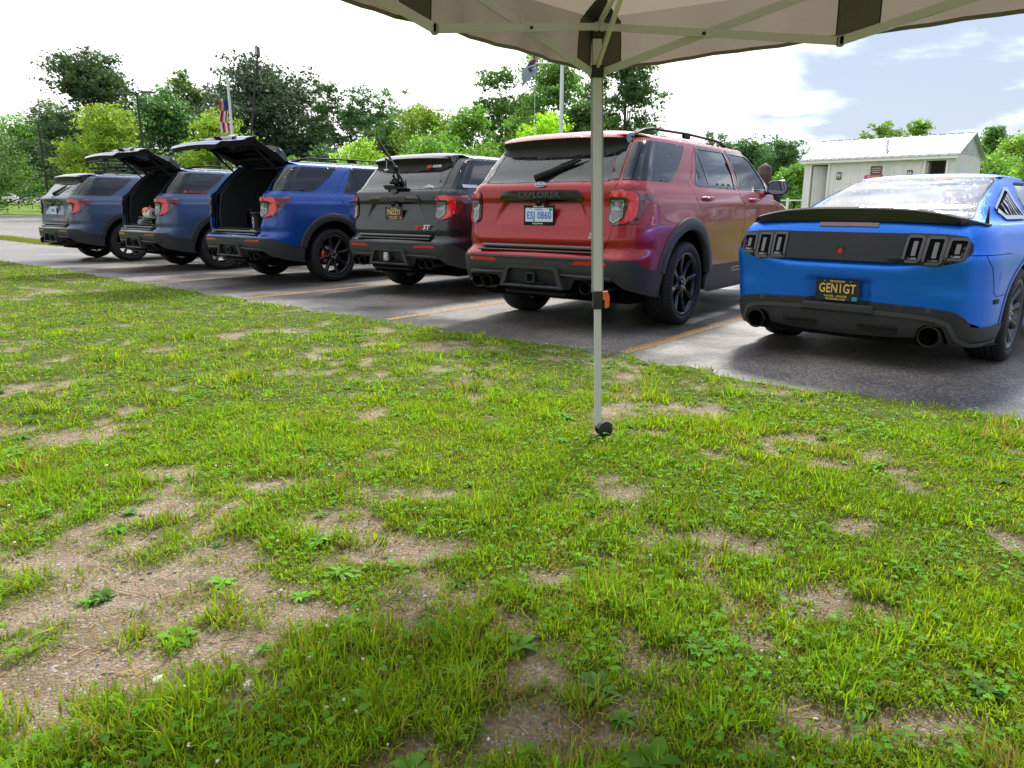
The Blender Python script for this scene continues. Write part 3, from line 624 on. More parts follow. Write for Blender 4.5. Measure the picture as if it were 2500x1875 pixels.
    # mirrors
    for side in (1, -1):
        m = MB(); 
        pts = []; 
        for (yy, w_, h_) in [(-.045, .112, .075), (-.035, .120, .083), (.03, .118, .080), (.085, .085, .055), (.11, .04, .02)]:
            pts += [(side * (1.07 + w_ * math.copysign(abs(math.cos(t)) ** .6, math.cos(t)) - .02 * (yy > 0)), 3.40 + yy, 1.325 + h_ * math.copysign(abs(math.sin(t)) ** .6, math.sin(t))) for t in np.linspace(0, 2 * math.pi, 20, endpoint=False)]
        F = [(i * 20 + j, i * 20 + (j + 1) % 20, (i + 1) * 20 + (j + 1) % 20, (i + 1) * 20 + j) for i in range(4) for j in range(20)]
        m.add(pts, F, BLK, True); m.add(pts[-20:], [tuple(range(20))], BLK); m.box((side * .97, 3.44, 1.275), (.14, .07, .05), BLK, bev=.02)
        g = MB(); g.add([(x - side * 0, y, z) for x, y, z in [(side * (1.07 + .106 * math.copysign(abs(math.cos(t)) ** .6, math.cos(t))), 3.352, 1.325 + .070 * math.copysign(abs(math.sin(t)) ** .6, math.sin(t))) for t in np.linspace(0, 2 * math.pi, 20, endpoint=False)]], [tuple(range(20))], mat('mirror_glass', (.28, .34, .44), .02, metal=1.))
        ME['mirror', side] = m.mesh('side_mirror'); ME['mirrorglass', side] = g.mesh('mirror_glass')
    # roof rails
    for side in (1, -1):
        m = MB(); x = side * .60; P = [(x, .72, 1.735), (x, .78, 1.750), (x, .88, 1.778), (x, 1.02, 1.797), (x, 1.8, 1.812), (x, 2.55, 1.802), (x, 2.70, 1.788), (x, 2.82, 1.765), (x, 2.90, 1.742)]
        m.tube(P, [.012, .018, .017, .015, .015, .015, .017, .016, .012], DRK, 10, flat=(1.1, .8)); m.box((x, 1.80, 1.79), (.030, .16, .055), DRK, bev=.01)
        m.prism([(.74, 1.735), (1.0, 1.79), (.98, 1.775), (.86, 1.745)], x - .012, x + .012, DRK, 'yz'); ME['rail', side] = m.mesh('roof_rail')
    m = MB(); V = [(0, .93, 1.745), (-.028, .95, 1.76), (.028, .95, 1.76), (0, .955, 1.83), (-.006, .975, 1.83), (.006, .975, 1.83), (-.030, 1.10, 1.762), (.030, 1.10, 1.762)]
    m.add(V, [(1, 3, 0), (0, 3, 2), (1, 6, 4, 3), (2, 3, 5, 7), (3, 4, 5), (4, 6, 7, 5)], BLK); ME['antenna'] = m.mesh('roof_antenna')
    # front face details
    m = MB(); patch(m, s, [(a2u(4.1), .66), (a2u(4.1), .95), (a2u(5), .97), (a2u(5), .64)], BLK, off=.008, step=.06, thick=.01); m.mirror(); ME['grille'] = m.mesh('grille')
    for side in (1, -1):
        m = MB(); patch(m, s, [(a2u(3.55), .90), (a2u(3.45), 1.0), (a2u(4.08), .97), (a2u(4.08), .86)], CLRD, off=.010, step=.05, thick=.012)
        if side < 0: m.v = [v * np.array([-1, 1, 1]) for v in m.v]; m.f = [f[::-1] for f in m.f]
        ME['headlamp', side] = m.mesh('headlamp')
    for side in (1, -1): ME['tyre', side], ME['rim', side] = wheel_mesh('suv', side, wd=.275, rr=.287)
    ME['tyre_red', 1], ME['rim_red', 1] = wheel_mesh('suvr', 1, wd=.275, rr=.287, caliper=mat('caliper_red', (.55, .01, .01), .3, coat=1))
def build_suv(label, x, y, yaw, paint, plate=None, hatch=0., rails=True, emblem='blue', wiper=True, red_caliper=False, group=None):
    root = thing('parked_suv', label, 'suv', (x, y, 0), -yaw, group)
    sw = {'paint': paint}
    L = lambda n, k, p=root, loc=None: link(n, ME[k], p, sw, loc)
    body = L('body', 'body'); L('underbody', 'underbody'); L('cabin_interior', 'interior'); L('silencer', 'silencer')
    L('windshield', 'windshield'); L('grille', 'grille'); L('roof_antenna', 'antenna')
    bum = L('rear_bumper', 'bumper'); L('step_strip', 'step', bum); L('tow_hitch', 'hitch', bum)
    for sd in (1, -1):
        for w in ('front', 'rear'):
            dr = L('door', (w, sd, 'door')); L('window', (w, sd, 'window'), dr); L('handle', (w, sd, 'handle'), dr)
        L('quarter_window', ('quarter', sd)); L('side_cladding', ('cladding', sd)); L('headlamp', ('headlamp', sd))
        L('reflector', ('reflector', sd), bum); lp = L('tail_lamp', ('lamp', sd)); L('reverse_lamp', ('reverse', sd), lp)
        mi = L('side_mirror', ('mirror', sd)); L('mirror_glass', ('mirrorglass', sd), mi)
        if rails: L('roof_rail', ('rail', sd))
        for xx in (.535, .655): L('exhaust_tip', 'exhaust', bum, (sd * xx, .05, .418))
        for yy in (1.13, 4.15):
            w = thing('wheel', None, None, (sd * .845, yy, .395)); w.parent = root
            k = '_red' if red_caliper and sd > 0 else ''
            L('tyre', ('tyre' + k, sd), w); L('rim', ('rim' + k, sd), w)
    g = L('tailgate', 'gate', root, (0, .62, 1.70)); g.rotation_euler = (-rad(hatch), 0, 0)
    L('rear_window', 'rear_window', g); L('spoiler', 'spoiler', g); L('badge_bar', 'badge_bar', g); L('emblem', 'emblem_' + emblem, g)
    if wiper: L('wiper', 'wiper', g)
    if plate: link('license_plate', plate, g, None, (0, -.62 + .088, 1.022 - 1.70))
    if hatch:
        for sd in (1, -1):
            a = Vector((sd * .60, .50, 1.59)); q = Vector((sd * .585, .27, 1.30)) - Vector((0, .62, 1.70)); q.y += .0; q = Matrix.Rotation(-rad(hatch), 3, 'X') @ q + Vector((0, .62, 1.70))
            m = MB(); mid = a.lerp(q, .5); m.tube([a, mid], .013, DRK, 8); m.tube([mid, q], .017, DRK, 8); link('gas_strut', m.mesh('gas_strut'), root)
    return root, g

# ---------------------------------------------------------------- the two-door coupe
def build_coupe(label, x, y, yaw):
    s = MUS; sl_ = MUSL; rl = lambda x, z: R(sl_, x, z); r = lambda x, z: R(s, x, z); d = lambda y, z: S(s, y, z)
    P = mat('satin_blue_paint', (.0, .165, .80), .38, metal=.45, coat=.35, coatr=.22, spec=.5, droplets=.8)
    CG = glassmat('coupe_glass', (.10, .12, .16), .08, drop=2., ior=2.0, coat=1.)
    root = thing('sports_coupe', label, 'car', (x, y, 0), -yaw)
    RW, FW, WZ, WR = 1.03, 3.75, .345, .395
    m = MB(); m_sides = lambda mb, sd: mb
    door = [d(*p) for p in [(1.72, .30), (1.74, .60), (1.80, .90), (1.84, 1.02), (1.78, 1.20), (2.02, 1.325), (2.55, 1.325), (2.90, 1.20), (3.13, 1.02), (3.15, .85), (3.08, .50), (3.02, .26), (1.80, .26)]]
    lo = [(a2u(5), .22), (a2u(4), .22), d(4.42, .22)] + [d(a, b) for a, b in arc(FW, WZ, WR, -18, 198)] + [d(3.30, .22), d(1.48, .22)] + [d(a, b) for a, b in arc(RW, WZ, WR, -18, 198)] + [d(.60, .25), d(.40, .28), d(.26, .34), r(.72, .40), r(0, .43)]
    up = [r(0, 1.34), (a2u(1), 1.34), (a2u(2), 1.34), (a2u(3), 1.34), (a2u(5), 1.34)]
    zr = [.24 + .03 * i for i in range(13)] + [.615, .63, .645, .66, .675, .685, .695, .705, .715, .725, .735, .75, .77, .79, .81, .83, .845, .86, .87, .88, .89, .90, .91, .92, .93, .94, .95, .957, .964, .971, .978, .983, .986, .989, .991, .993, .995, .997, .999, 1.003, 1.012, 1.03] + [1.055 + .03 * i for i in range(10)]
    patch(m, s, lo + up, P, holes=[shrink(door, -.003)], step=.035, zrows=zr)
    Q = dens(shrink(door, -.003), .04); A = surf(s, *np.array(Q).T, 0.); B = surf(s, *np.array(Q).T, -.03); n = len(Q); m.add(np.concatenate([A, B]), [(i, (i + 1) % n, (i + 1) % n + n, i + n) for i in range(n)], DRK)
    for ln in ([r(.655, .975), r(.665, .925)], [r(.78, .80), r(.80, .80), d(.60, .80)], [r(.84, .795), d(.26, .72), d(.34, .55), d(.40, .525), d(.62, .525)]): seam(m, s, ln, HOLE, .004)
    for a in (RW, FW):
        m.lathe([(.58, WR + .01), (.885, WR + .01)], HOLE, 22, 'x', (0, a, WZ), arc=(rad(-8), rad(188))); m.box((.56, a, .5), (.02, .8, .6), HOLE)
        V = []; pro = [(WR - .004, -.05), (WR - .003, .002), (WR + .006, .007), (WR + .030, .004)]
        for i in range(41):
            t = rad(-12 + 204 * i / 40); q = [d(a + k * math.cos(t), WZ + k * math.sin(t)) for k, _ in pro]; V += [tuple(p) for p in surf(s, [p[0] for p in q], [max(p[1], .15) for p in q], np.array([o for _, o in pro]))]
        m.add(V, [(i * 4 + j, i * 4 + j + 1, (i + 1) * 4 + j + 1, (i + 1) * 4 + j) for i in range(40) for j in range(3)], P, True)
    m.mirror()
    # roof
    ny, nx = 20, 21; V = []
    for i in range(ny):
        for j in range(nx):
            t = math.sin((-1 + 2 * j / (nx - 1)) * math.pi / 2); a = .5 - .5 * math.cos(math.pi * i / (ny - 1)); y0_ = 1.72 + .055 * (t * .44 / .75) ** 2 * 2; yy = y0_ + (2.76 - .15 * t * t - y0_) * a
            xx = t * float(s(s.aS(max(yy, 1.76), 1.34), 1.34)[0]) if abs(t) > .6 else t * .50; w = float(s.W(yy, 1.34))
            xx = t * w; fx = max(0, 1 - abs(t) ** 2.6); fy = max(0, 1 - abs(2 * a - 1) ** 3); V.append((xx, yy, 1.339 + .046 * math.sqrt(fx) * math.sqrt(fy)))
    m.add(V, [(i * nx + j, i * nx + j + 1, (i + 1) * nx + j + 1, (i + 1) * nx + j) for i in range(ny - 1) for j in range(nx - 1)], P, True)
    body = link('body', m.mesh('coupe_body'), root)
    m = MB(); m.box((0, 2.4, .22), (1.5, 4.0, .08), HOLE); m.box((0, .50, .27), (1.2, .75, .16), HOLE); m.tube([(-.5, .5, .22), (.5, .5, .22)], .06, DRK, 8); link('underbody', m.mesh('coupe_underbody'), root)
    m = MB(); I = mat('interior', (.018, .018, .02), .9)
    for xx in (-.36, .36): m.box((xx, 2.25, .80), (.46, .14, .55), I, bev=.05); m.box((xx, 2.22, 1.13), (.24, .10, .16), I, bev=.04)
    m.box((0, 1.35, .85), (1.1, .9, .06), I); m.box((0, 3.0, .85), (1.3, .4, .2), I, bev=.05); link('cabin_interior', m.mesh('coupe_interior'), root)
    # glass
    m = MB(); g = [r(0, 1.012), r(.595, 1.014), r(.585, 1.06), r(.555, 1.15), r(.535, 1.25), r(.525, 1.295), r(.49, 1.325), r(0, 1.332)]
    gg = g + [(-u, z) for u, z in g[::-1]][1:-1] if False else g + [(-u, z) for u, z in g[1:-1][::-1]]
    patch(m, s, gg, CG, off=.004, step=.035, stepz=.022, thick=.004, sidem=BLK); seam(m, s, gg, DRK, .016, .0048, closed=True); link('rear_window', m.mesh('coupe_rear_window'), body)
    m = MB(); patch(m, s, [(a2u(3.45), 1.02), (a2u(3.45), 1.32), (a2u(5), 1.325), (a2u(5), 1.0), (a2u(4), 1.0)], CG, off=.004, step=.05, stepz=.03); m.mirror(); link('windshield', m.mesh('coupe_windshield'), body)
    GF = mat('louvre_frame', (.55, .57, .58), .25, metal=.8)
    for sd in (1, -1):
        def side(mb):
            if sd < 0: mb.v = [v * np.array([-1, 1, 1]) for v in mb.v]; mb.f = [f[::-1] for f in mb.f]
            return mb
        dm = MB(); wn = [d(*p) for p in [(1.93, 1.025), (1.87, 1.19), (2.05, 1.295), (2.52, 1.300), (2.84, 1.19), (3.03, 1.04), (3.0, 1.025)]]
        patch(dm, s, shrink(door, .002), P, holes=[wn], step=.04, thick=.02); seam(dm, s, wn, DRK, .02, .004, closed=True); do = link('door', side(dm).mesh('coupe_door'), root)
        g = MB(); patch(g, s, wn, CG, off=-.003, step=.06); link('window', side(g).mesh('coupe_window'), do)
        h = MB(); h.tube([(.885, 1.86, .83), (.925, 1.90, .83), (.925, 2.02, .83), (.885, 2.06, .83)], .013, P, 8); link('handle', side(h).mesh('coupe_handle'), do)
        q = MB(); tri = [d(*p) for p in [(1.03, 1.085), (1.52, 1.235), (1.60, 1.215), (1.70, 1.045), (1.66, 1.020), (1.07, 1.020)]]
        patch(q, s, tri, HOLE, off=.004, step=.04); seam(q, s, tri, GF, .030, .012, closed=True)
        for k in range(5):
            f = .16 + k * .17; seam(q, s, [d(1.07 + f * .62, 1.025), d(1.10 + f * .50, 1.10 + f * .125)], GF if k % 2 else BLK, .020, .012)
        link('quarter_louvre', side(q).mesh('quarter_louvre'), root)
        # lamps: dark lens with three framed lenses
        lm = MB(); out = [rl(.392, .735),  rl(.402, .928),  rl(.62, .925),  rl(.735, .910),  rl(.772, .862),  rl(.778, .815),  rl(.752, .768),  rl(.60, .722)]
        patch(lm, sl_, out, mat('lamp_smoke', (.008, .007, .010), .08, coat=.3, spec=.35), off=.010, step=.03, thick=.02, sidem=DRK)
        LF = mat('lens_frame', (.055, .058, .068), .4); LB = mat('lens_bar', (.13, .14, .155), .4)
        for (xa, xb, za, zb) in ((.402, .500, .748, .905), (.520, .624, .738, .900), (.644, .745, .768, .893)):
            o = .012; pts = [rl(xa, za + .012),  rl(xa + .008, zb - .012),  rl(xa + o + .006, zb),  rl(xb - o, zb),  rl(xb + .003, zb - o),  rl(xb - .004, za + o),  rl(xb - .016, za),  rl(xa + o, za)]
            patch(lm, sl_, pts, HOLE, off=.0105, step=.04); seam(lm, sl_, pts, LF, .017, .015, closed=True)
            cx = (xa + xb) / 2 + .006; seam(lm, sl_, [rl(cx, za + .035),  rl(cx + .003, zb - .030)], LB, .026, .014); seam(lm, sl_, [rl(xa + .025, za + .018),  rl(xb - .02, za + .018)], CLRD, .012, .0135)
            seam(lm, sl_, [rl(cx, za + .03),  rl(xa + .022, za + .012)], DRK, .006, .015)
        link('tail_lamp', side(lm).mesh('coupe_tail_lamp'), root)
        e = MB(); e.lathe([(-.012, .060), (-.020, .068), (-.010, .072), (.10, .072), (.25, .05)], mat('exhaust_black', (.02, .018, .018), .3, metal=.7), 30, 'y', (sd * .605, .075, .262)); e.lathe([(-.015, .062), (.12, .058), (.13, 0)], HOLE, 30, 'y', (sd * .605, .075, .262)); link('exhaust_tip', e.mesh('coupe_exhaust'), root)
        k = MB(); patch(k, s, [d(.385, .475), d(.37, .505), d(.47, .505), d(.465, .475)], DRK, off=.006, step=.03, thick=.006); link('side_marker', side(k).mesh('side_marker'), root)
        mi = MB(); mi.box((.98, 2.95, 1.02), (.20, .10, .11), P, bev=.03); mi.box((.90, 2.97, .985), (.10, .05, .04), BLK, bev=.01); link('side_mirror', side(mi).mesh('coupe_mirror'), root)
        hl = MB(); patch(hl, s, [(a2u(3.6), .62), (a2u(3.6), .72), (a2u(4.2), .74), (a2u(4.2), .60)], CLRD, off=.01, step=.05, thick=.01); link('headlamp', side(hl).mesh('coupe_headlamp'), root)
        tm, rm = wheel_mesh('coupe', sd, R_=.345, wd=.265, rr=.245, spokes=10); 
        for yy in (RW, FW):
            w = thing('wheel', None, None, (sd * .775, yy, .345)); w.parent = root; link('tyre', tm, w); ro = link('rim', rm, w)
            for sl in ro.material_slots:
                if sl.material.name == 'rim_black': sl.link = 'OBJECT'; sl.material = mat('rim_graphite', (.09, .095, .11), .3, metal=.7)
    # black panel and badge between the lamps
    m = MB(); pp = [rl(0, .738), rl(.388, .738), rl(.398, .926), rl(0, .926)]; pp = [(-.0 - a, b) for a, b in []] + [rl(-.388, .738), rl(.388, .738), rl(.398, .926), rl(-.398, .926)]
    patch(m, sl_, pp, mat('panel_black', (.006, .007, .010), .12, coat=.15, spec=.25, droplets=1.2), off=.007, step=.03, thick=.012); pan = link('trim_panel', m.mesh('trim_panel'), root)
    m = MB(); m.prism([(-.034, .742), (.018, .742), (.028, .832), (-.022, .832)], .005, .075, BLK, 'xz')
    m.prism([(-.020, .790), (-.014, .812), (.002, .822), (.015, .806), (.004, .800), (.012, .790), (.004, .776), (-.010, .764), (-.016, .776), (-.008, .786)], .000, .006, mat('badge_red', (.65, .02, .02), .4), 'xz'); m.v = [v + np.array([0, .008, 0]) for v in m.v]; link('badge', m.mesh('coupe_badge'), pan)
    # spoiler
    m = MB(); V = []; xs = np.linspace(-.80, .80, 41)
    for xx in xs:
        e = abs(xx) / .80; k = (1 - e ** 3.2); yb = .115 + .055 * (xx / .75) ** 2 + .16 * max(0, e - .86) / .14
        V += [(xx, yb + .04, .966 + .020 * k), (xx, yb - .004, .978 + .026 * k), (xx, yb - .026, .986 + .100 * k), (xx, yb - .012, .990 + .108 * k), (xx, yb + .06, .990 + .080 * k), (xx, yb + .17 * k + .06, .990 + .030 * k), (xx, yb + .17 * k + .06, .965)]
    m.add(V, [(i * 7 + j, i * 7 + (j + 1) % 7, (i + 1) * 7 + (j + 1) % 7, (i + 1) * 7 + j) for i in range(40) for j in range(7)], mat('spoiler_satin', (.010, .010, .011), .28, coat=.4), False); 
    for i in (0, 40): m.add(V[i * 7:(i + 1) * 7], [tuple(range(7))], DRK)
    link('spoiler', m.mesh('coupe_spoiler'), root)
    m = MB(); patch(m, s, [r(-.20, .945), r(.20, .945), r(.20, .963), r(-.20, .963)], REDD, off=.008, step=.04, thick=.01, sidem=DRK); link('brake_lamp', m.mesh('brake_lamp'), root)
    # black lower bumper with strakes
    m = MB(); bp = [r(0, .462), r(.30, .460), r(.60, .448), r(.73, .430), r(.775, .395), r(.80, .355), d(.20, .335), d(.30, .325), d(.66, .325), d(.655, .20), d(.45, .20), r(.74, .20), r(.70, .215), r(.685, .285), r(.655, .330), r(.56, .335), r(.52, .30), r(.505, .235), r(.40, .205), r(0, .19)]
    LP = mat('lower_plastic', (.035, .035, .038), .5, spec=.3, bump=(300, .15, .002)); patch(m, s, bp, LP, off=.012, step=.03, thick=.03)
    seam(m, s, [r(.0, .405), r(.50, .39), r(.62, .378), r(.70, .345), r(.735, .26), r(.79, .215), d(.60, .212)], mat('satin_grey', (.06, .06, .06), .4), .030, .020); m.mirror()
    for sx, x0_ in ((-1, .20), (1, .20), ):
        for z_ in (.265, .295): m.box((sx * .27, .088, z_), (.26, .05, .010), DRK, bev=.004)
    m.box((0, .085, .405), (.50, .11, .06), LP, bev=.012)
    m.prism([(.66, .30), (.86, .42), (.90, .56), (.84, .60), (.66, .55)], .188, .194, DRK, 'xy'); bmp = link('rear_bumper', m.mesh('coupe_bumper'), root)
    for x_ in (-.27, .27): pass
    pl = plate_mesh('plate_coupe', .305, .152, 'MICHIGAN', 'GEN1GT', ['WATER - WINTER', 'WONDERLAND'], 'navy', sticker=mat('sticker_teal', (.02, .45, .42), .5), st_txt='24')
    o = link('license_plate', pl, bmp, None, (-.005, .042, .528)); o.rotation_euler = (rad(4), 0, 0)
    m = MB(); m.add([(.76, .38, .975), (.775, .44, .975), (.79, .38, .975), (.768, .395, 1.105), (.772, .402, 1.105)], [(0, 1, 4, 3), (1, 2, 4), (2, 0, 3, 4)], BLK); link('antenna', m.mesh('coupe_antenna'), root)
    return root

cam = bpy.data.objects.new('camera', bpy.data.cameras.new('camera')); COL.objects.link(cam); sc.camera = cam
cam.location = (0, 0, 1.0744); cam.rotation_euler = (rad(90 - 13.547), 0, 0); cam.rotation_euler = (Matrix.Rotation(rad(90 - 13.547), 3, 'X') @ Matrix.Rotation(rad(.20), 3, 'Z')).to_euler()
cam.data.sensor_width = 36; cam.data.lens = 36 * 1770.7 / 2500; cam.data.clip_end = 3000; cam.data.clip_start = .05

# ---------------------------------------------------------------- light and sky
SUN_EL, SUN_AZ = rad(46), rad(22)
w = bpy.data.worlds.new('World'); sc.world = w; w.use_nodes = True; nt = w.node_tree; N = nt.nodes; L = nt.links; N.clear()
def nd(t, **k):
    n = N.new(t)
    for a, b in k.items(): setattr(n, a, b)
    return n
def mth(op, a, b=None, clamp=False):
    n = nd('ShaderNodeMath', operation=op, use_clamp=clamp)
    for i, q in enumerate((a, b)):
        if q is None: continue
        if isinstance(q, (int, float)): n.inputs[i].default_value = q
        else: L.new(q, n.inputs[i])
    return n.outputs[0]
def mrg(v, a, b, c, d_, smooth=True):
    n = nd('ShaderNodeMapRange', interpolation_type='SMOOTHSTEP' if smooth else 'LINEAR'); L.new(v, n.inputs['Value'])
    for k, q in zip(('From Min', 'From Max', 'To Min', 'To Max'), (a, b, c, d_)): n.inputs[k].default_value = q
    return n.outputs[0]
sky = nd('ShaderNodeTexSky', sky_type='NISHITA', sun_disc=False, sun_elevation=SUN_EL, sun_rotation=SUN_AZ, air_density=1., dust_density=1.5)
bg1 = nd('ShaderNodeBackground'); bg1.inputs[1].default_value = .06; L.new(sky.outputs[0], bg1.inputs[0])
tc = nd('ShaderNodeTexCoord'); sp = nd('ShaderNodeSeparateXYZ'); L.new(tc.outputs['Generated'], sp.inputs[0])
zz = mth('ADD', mth('MAXIMUM', sp.outputs['Z'], 0), .16)
cx = nd('ShaderNodeCombineXYZ'); L.new(mth('DIVIDE', sp.outputs['X'], zz), cx.inputs[0]); L.new(mth('DIVIDE', sp.outputs['Y'], zz), cx.inputs[1]); cx.inputs[2].default_value = 2.3
n1 = nd('ShaderNodeTexNoise'); n1.inputs['Scale'].default_value = 1.55; n1.inputs['Detail'].default_value = 8; n1.inputs['Roughness'].default_value = .56; n1.inputs['Distortion'].default_value = .25; L.new(cx.outputs[0], n1.inputs['Vector'])
# cloud cover thins out towards the right-hand side of the view and behind the camera
side = mrg(mth('SUBTRACT', sp.outputs['X'], mth('MULTIPLY', sp.outputs['Y'], .10)), -.05, .42, .26, -.025)
back = mrg(sp.outputs['Y'], -.9, .1, .02, .0)
cov = mth('ADD', mth('ADD', n1.outputs['Fac'], side), back)
cm = mrg(cov, .44, .60, 0, 1)
n2 = nd('ShaderNodeTexNoise'); n2.inputs['Scale'].default_value = 2.6; n2.inputs['Detail'].default_value = 6; L.new(cx.outputs[0], n2.inputs['Vector'])
shade = mrg(n2.outputs['Fac'], .35, .65, .86, 1.04)
glow = mth('MULTIPLY', mrg(mth('ADD', mth('MULTIPLY', sp.outputs['X'], math.sin(SUN_AZ) * math.cos(SUN_EL)), mth('ADD', mth('MULTIPLY', sp.outputs['Y'], math.cos(SUN_AZ) * math.cos(SUN_EL)), mth('MULTIPLY', sp.outputs['Z'], math.sin(SUN_EL)))), .1, 1, 0, 1), .75)
cc = nd('ShaderNodeMix', data_type='RGBA'); cc.inputs[6].default_value = (.62, .70, .88, 1); cc.inputs[7].default_value = (.98, .99, 1.0, 1); L.new(mrg(cov, .5, .66, 0, 1), cc.inputs[0])
bg2 = nd('ShaderNodeBackground'); L.new(cc.outputs[2], bg2.inputs[0]); L.new(mth('MULTIPLY', mth('ADD', shade, glow), .62), bg2.inputs[1])
# thin veil so that the gaps are pale blue, as through humid air
veil = nd('ShaderNodeBackground'); veil.inputs[0].default_value = (.53, .64, .87, 1); veil.inputs[1].default_value = .50
m0 = nd('ShaderNodeMixShader'); m0.inputs[0].default_value = .72; L.new(bg1.outputs[0], m0.inputs[1]); L.new(veil.outputs[0], m0.inputs[2])
mx = nd('ShaderNodeMixShader'); L.new(cm, mx.inputs[0]); L.new(m0.outputs[0], mx.inputs[1]); L.new(bg2.outputs[0], mx.inputs[2])
out = nd('ShaderNodeOutputWorld'); L.new(mx.outputs[0], out.inputs[0])
sl = bpy.data.lights.new('sun', 'SUN'); sl.energy = 2.7; sl.angle = rad(10); sl.color = (1, .955, .88); so = bpy.data.objects.new('sun', sl); COL.objects.link(so)
so.rotation_euler = Vector((math.sin(SUN_AZ) * math.cos(SUN_EL), math.cos(SUN_AZ) * math.cos(SUN_EL), math.sin(SUN_EL))).to_track_quat('Z', 'Y').to_euler()
sc.view_settings.view_transform = 'Standard'; sc.view_settings.look = 'None'; sc.view_settings.exposure = 1.0; sc.view_settings.gamma = 1
sc.cycles.max_bounces = 8; sc.cycles.transparent_max_bounces = 16; sc.cycles.sample_clamp_indirect = 6
# ---------------------------------------------------------------- lie of the land
SY, CY = math.sin(YAW), math.cos(YAW)
def pq(x, y): return x * CY - y * SY, x * SY + y * CY       # p along the row to the right, q across it, away from the lawn
def xy(p, q): return p * CY + q * SY, -p * SY + q * CY
def gz(x, y):
    x = np.asarray(x, float); y = np.asarray(y, float); p, q = pq(x, y); r = np.hypot(x, y)
    z = .77 * sst(q, 13, 29) * sst(p, -48, -14) + .9 * sst(q, 26, 90) * sst(p, -70, -10)
    return z + np.where(x < 0, 1, .5) * (.28 * sst(r, 45, 100) + .30 * sst(r, 98, 128) + 1.5 * sst(r, 125, 175)) + 3 * sst(r, 175, 420)
EDP, EDQ = [-60, -31, -18.5, -13.6, -7.9, -5.5, -2.8, -1.2, -.2, 3, 20], [7.5, 6.0, 5.30, 5.12, 4.80, 4.74, 4.70, 4.50, 4.62, 4.9, 6]
def edge(p): return np.interp(p, EDP, EDQ) + .035 * np.sin(p * 5.1) + .03 * np.sin(p * 11.7 + 1) + .015 * np.sin(p * 31)
def vnoise(x, y, s, seed=0):
    x = np.asarray(x) * s + seed * 17.3; y = np.asarray(y) * s - seed * 9.1; xi = np.floor(x).astype(int); yi = np.floor(y).astype(int); fx = x - xi; fy = y - yi; fx = fx * fx * (3 - 2 * fx); fy = fy * fy * (3 - 2 * fy)
    h = lambda a, b: np.modf(np.abs(np.sin(a * 127.1 + b * 311.7 + seed * 74.7) * 43758.5453))[0]
    return (h(xi, yi) * (1 - fx) + h(xi + 1, yi) * fx) * (1 - fy) + (h(xi, yi + 1) * (1 - fx) + h(xi + 1, yi + 1) * fx) * fy
def fbm(x, y, s, seed=0): return .5 * vnoise(x, y, s, seed) + .25 * vnoise(x, y, s * 2.1, seed + 1) + .125 * vnoise(x, y, s * 4.3, seed + 2) + .125 * vnoise(x, y, s * 8.7, seed + 3)
BARE = [(-6.22, 9.61, .28, .27), (-2.11, 6.48, .26, .18), (-2.42, 6.24, .19, .15), (-1.47, 4.81, .11, .11), (-1.2, 6.54, .13, .13), (-.57, 5.63, .22, .17), (-.17, 5.62, .15, .13), (-.19, 4.09, .1, .15), (.52, 3.85, .09, .16), (1.0, 3.84, .17, .16), (.68, 3.46, .09, .07), (.82, 4.57, .13, .11), (-2.14, 3.31, .15, .12), (-.95, 2.75, .20, .08), (-1.15, 2.48, .20, .09), (-.63, 2.37, .15, .09), (-.37, 2.16, .14, .10), (-.23, 1.87, .13, .14), (.11, 1.97, .07, .07), (-1.49, 2.03, .24, .11), (-1.04, 2.04, .12, .05), (-.74, 1.92, .10, .05), (-.95, 1.53, .30, .13), (-.71, 1.62, .16, .09), (-1.07, 1.45, .12, .09), (-1.28, 1.71, .20, .13), (.31, 1.67, .045, .11), (.08, 1.35, .14, .07), (-.02, 1.28, .07, .06), (.52, 1.28, .09, .05), (.63, 1.36, .07, .06), (1.69, 2.28, .06, .15), (1.66, 2.92, .09, .06), (1.22, 2.38, .08, .08), (-.97, 1.74, .14, .06), (.63, 1.72, .05, .08), (-.38, 1.55, .05, .05), (-2.53, 3.5, .08, .12), (-1.5, 1.35, .2, .1), (.05, 1.0, .3, .1), (.16, 1.30, .16, .11), (-.18, 1.22, .10, .08), (.42, 1.55, .06, .10), (.9, 1.35, .14, .06), (-.55, 1.78, .16, .07), (.0, 1.75, .09, .10), (-1.35, 1.25, .25, .10), (2.6, 3.2, .2, .1), (-3.6, 4.6, .2, .15), (-.30, 2.62, .14, .06), (1.35, 3.0, .10, .07)]
BARE = [(a, b, c * (1.3 if b < 2.3 and a < 0 else 1.1), d * (1.25 if b < 2.3 and a < 0 else 1.1)) for a, b, c, d in BARE]
def bare(x, y):
    """1 where the soil shows, 0 where turf grows"""
    x = np.asarray(x, float); y = np.asarray(y, float); b = np.zeros_like(x); j = (fbm(x, y, 7, 3) - .5) * 1.9 + (fbm(x, y, 22, 13) - .5) * 1.2
    for cx_, cy_, a, c in BARE:
        d = np.sqrt(((x - cx_) / a) ** 2 + ((y - cy_) / c) ** 2); b = np.maximum(b, 1 - sst(d + j, .60, 1.15))
    n = fbm(x, y, 3.2, 9) + .5 * (fbm(x, y, 12, 5) - .5); L_ = np.exp(-((x + 1.0) / .9) ** 2 - ((y - 1.8) / .75) ** 2) + .45 * np.exp(-((x - .1) / .5) ** 2 - ((y - 1.3) / .35) ** 2) + .25 * np.exp(-((y - 5.0) / 1.2) ** 2)
    b = np.maximum(b, sst(n, .625 - .15 * L_, .725 - .13 * L_) * .95); return b * (1 - .75 * sst(fbm(x, y, 9, 77), .58, .70))
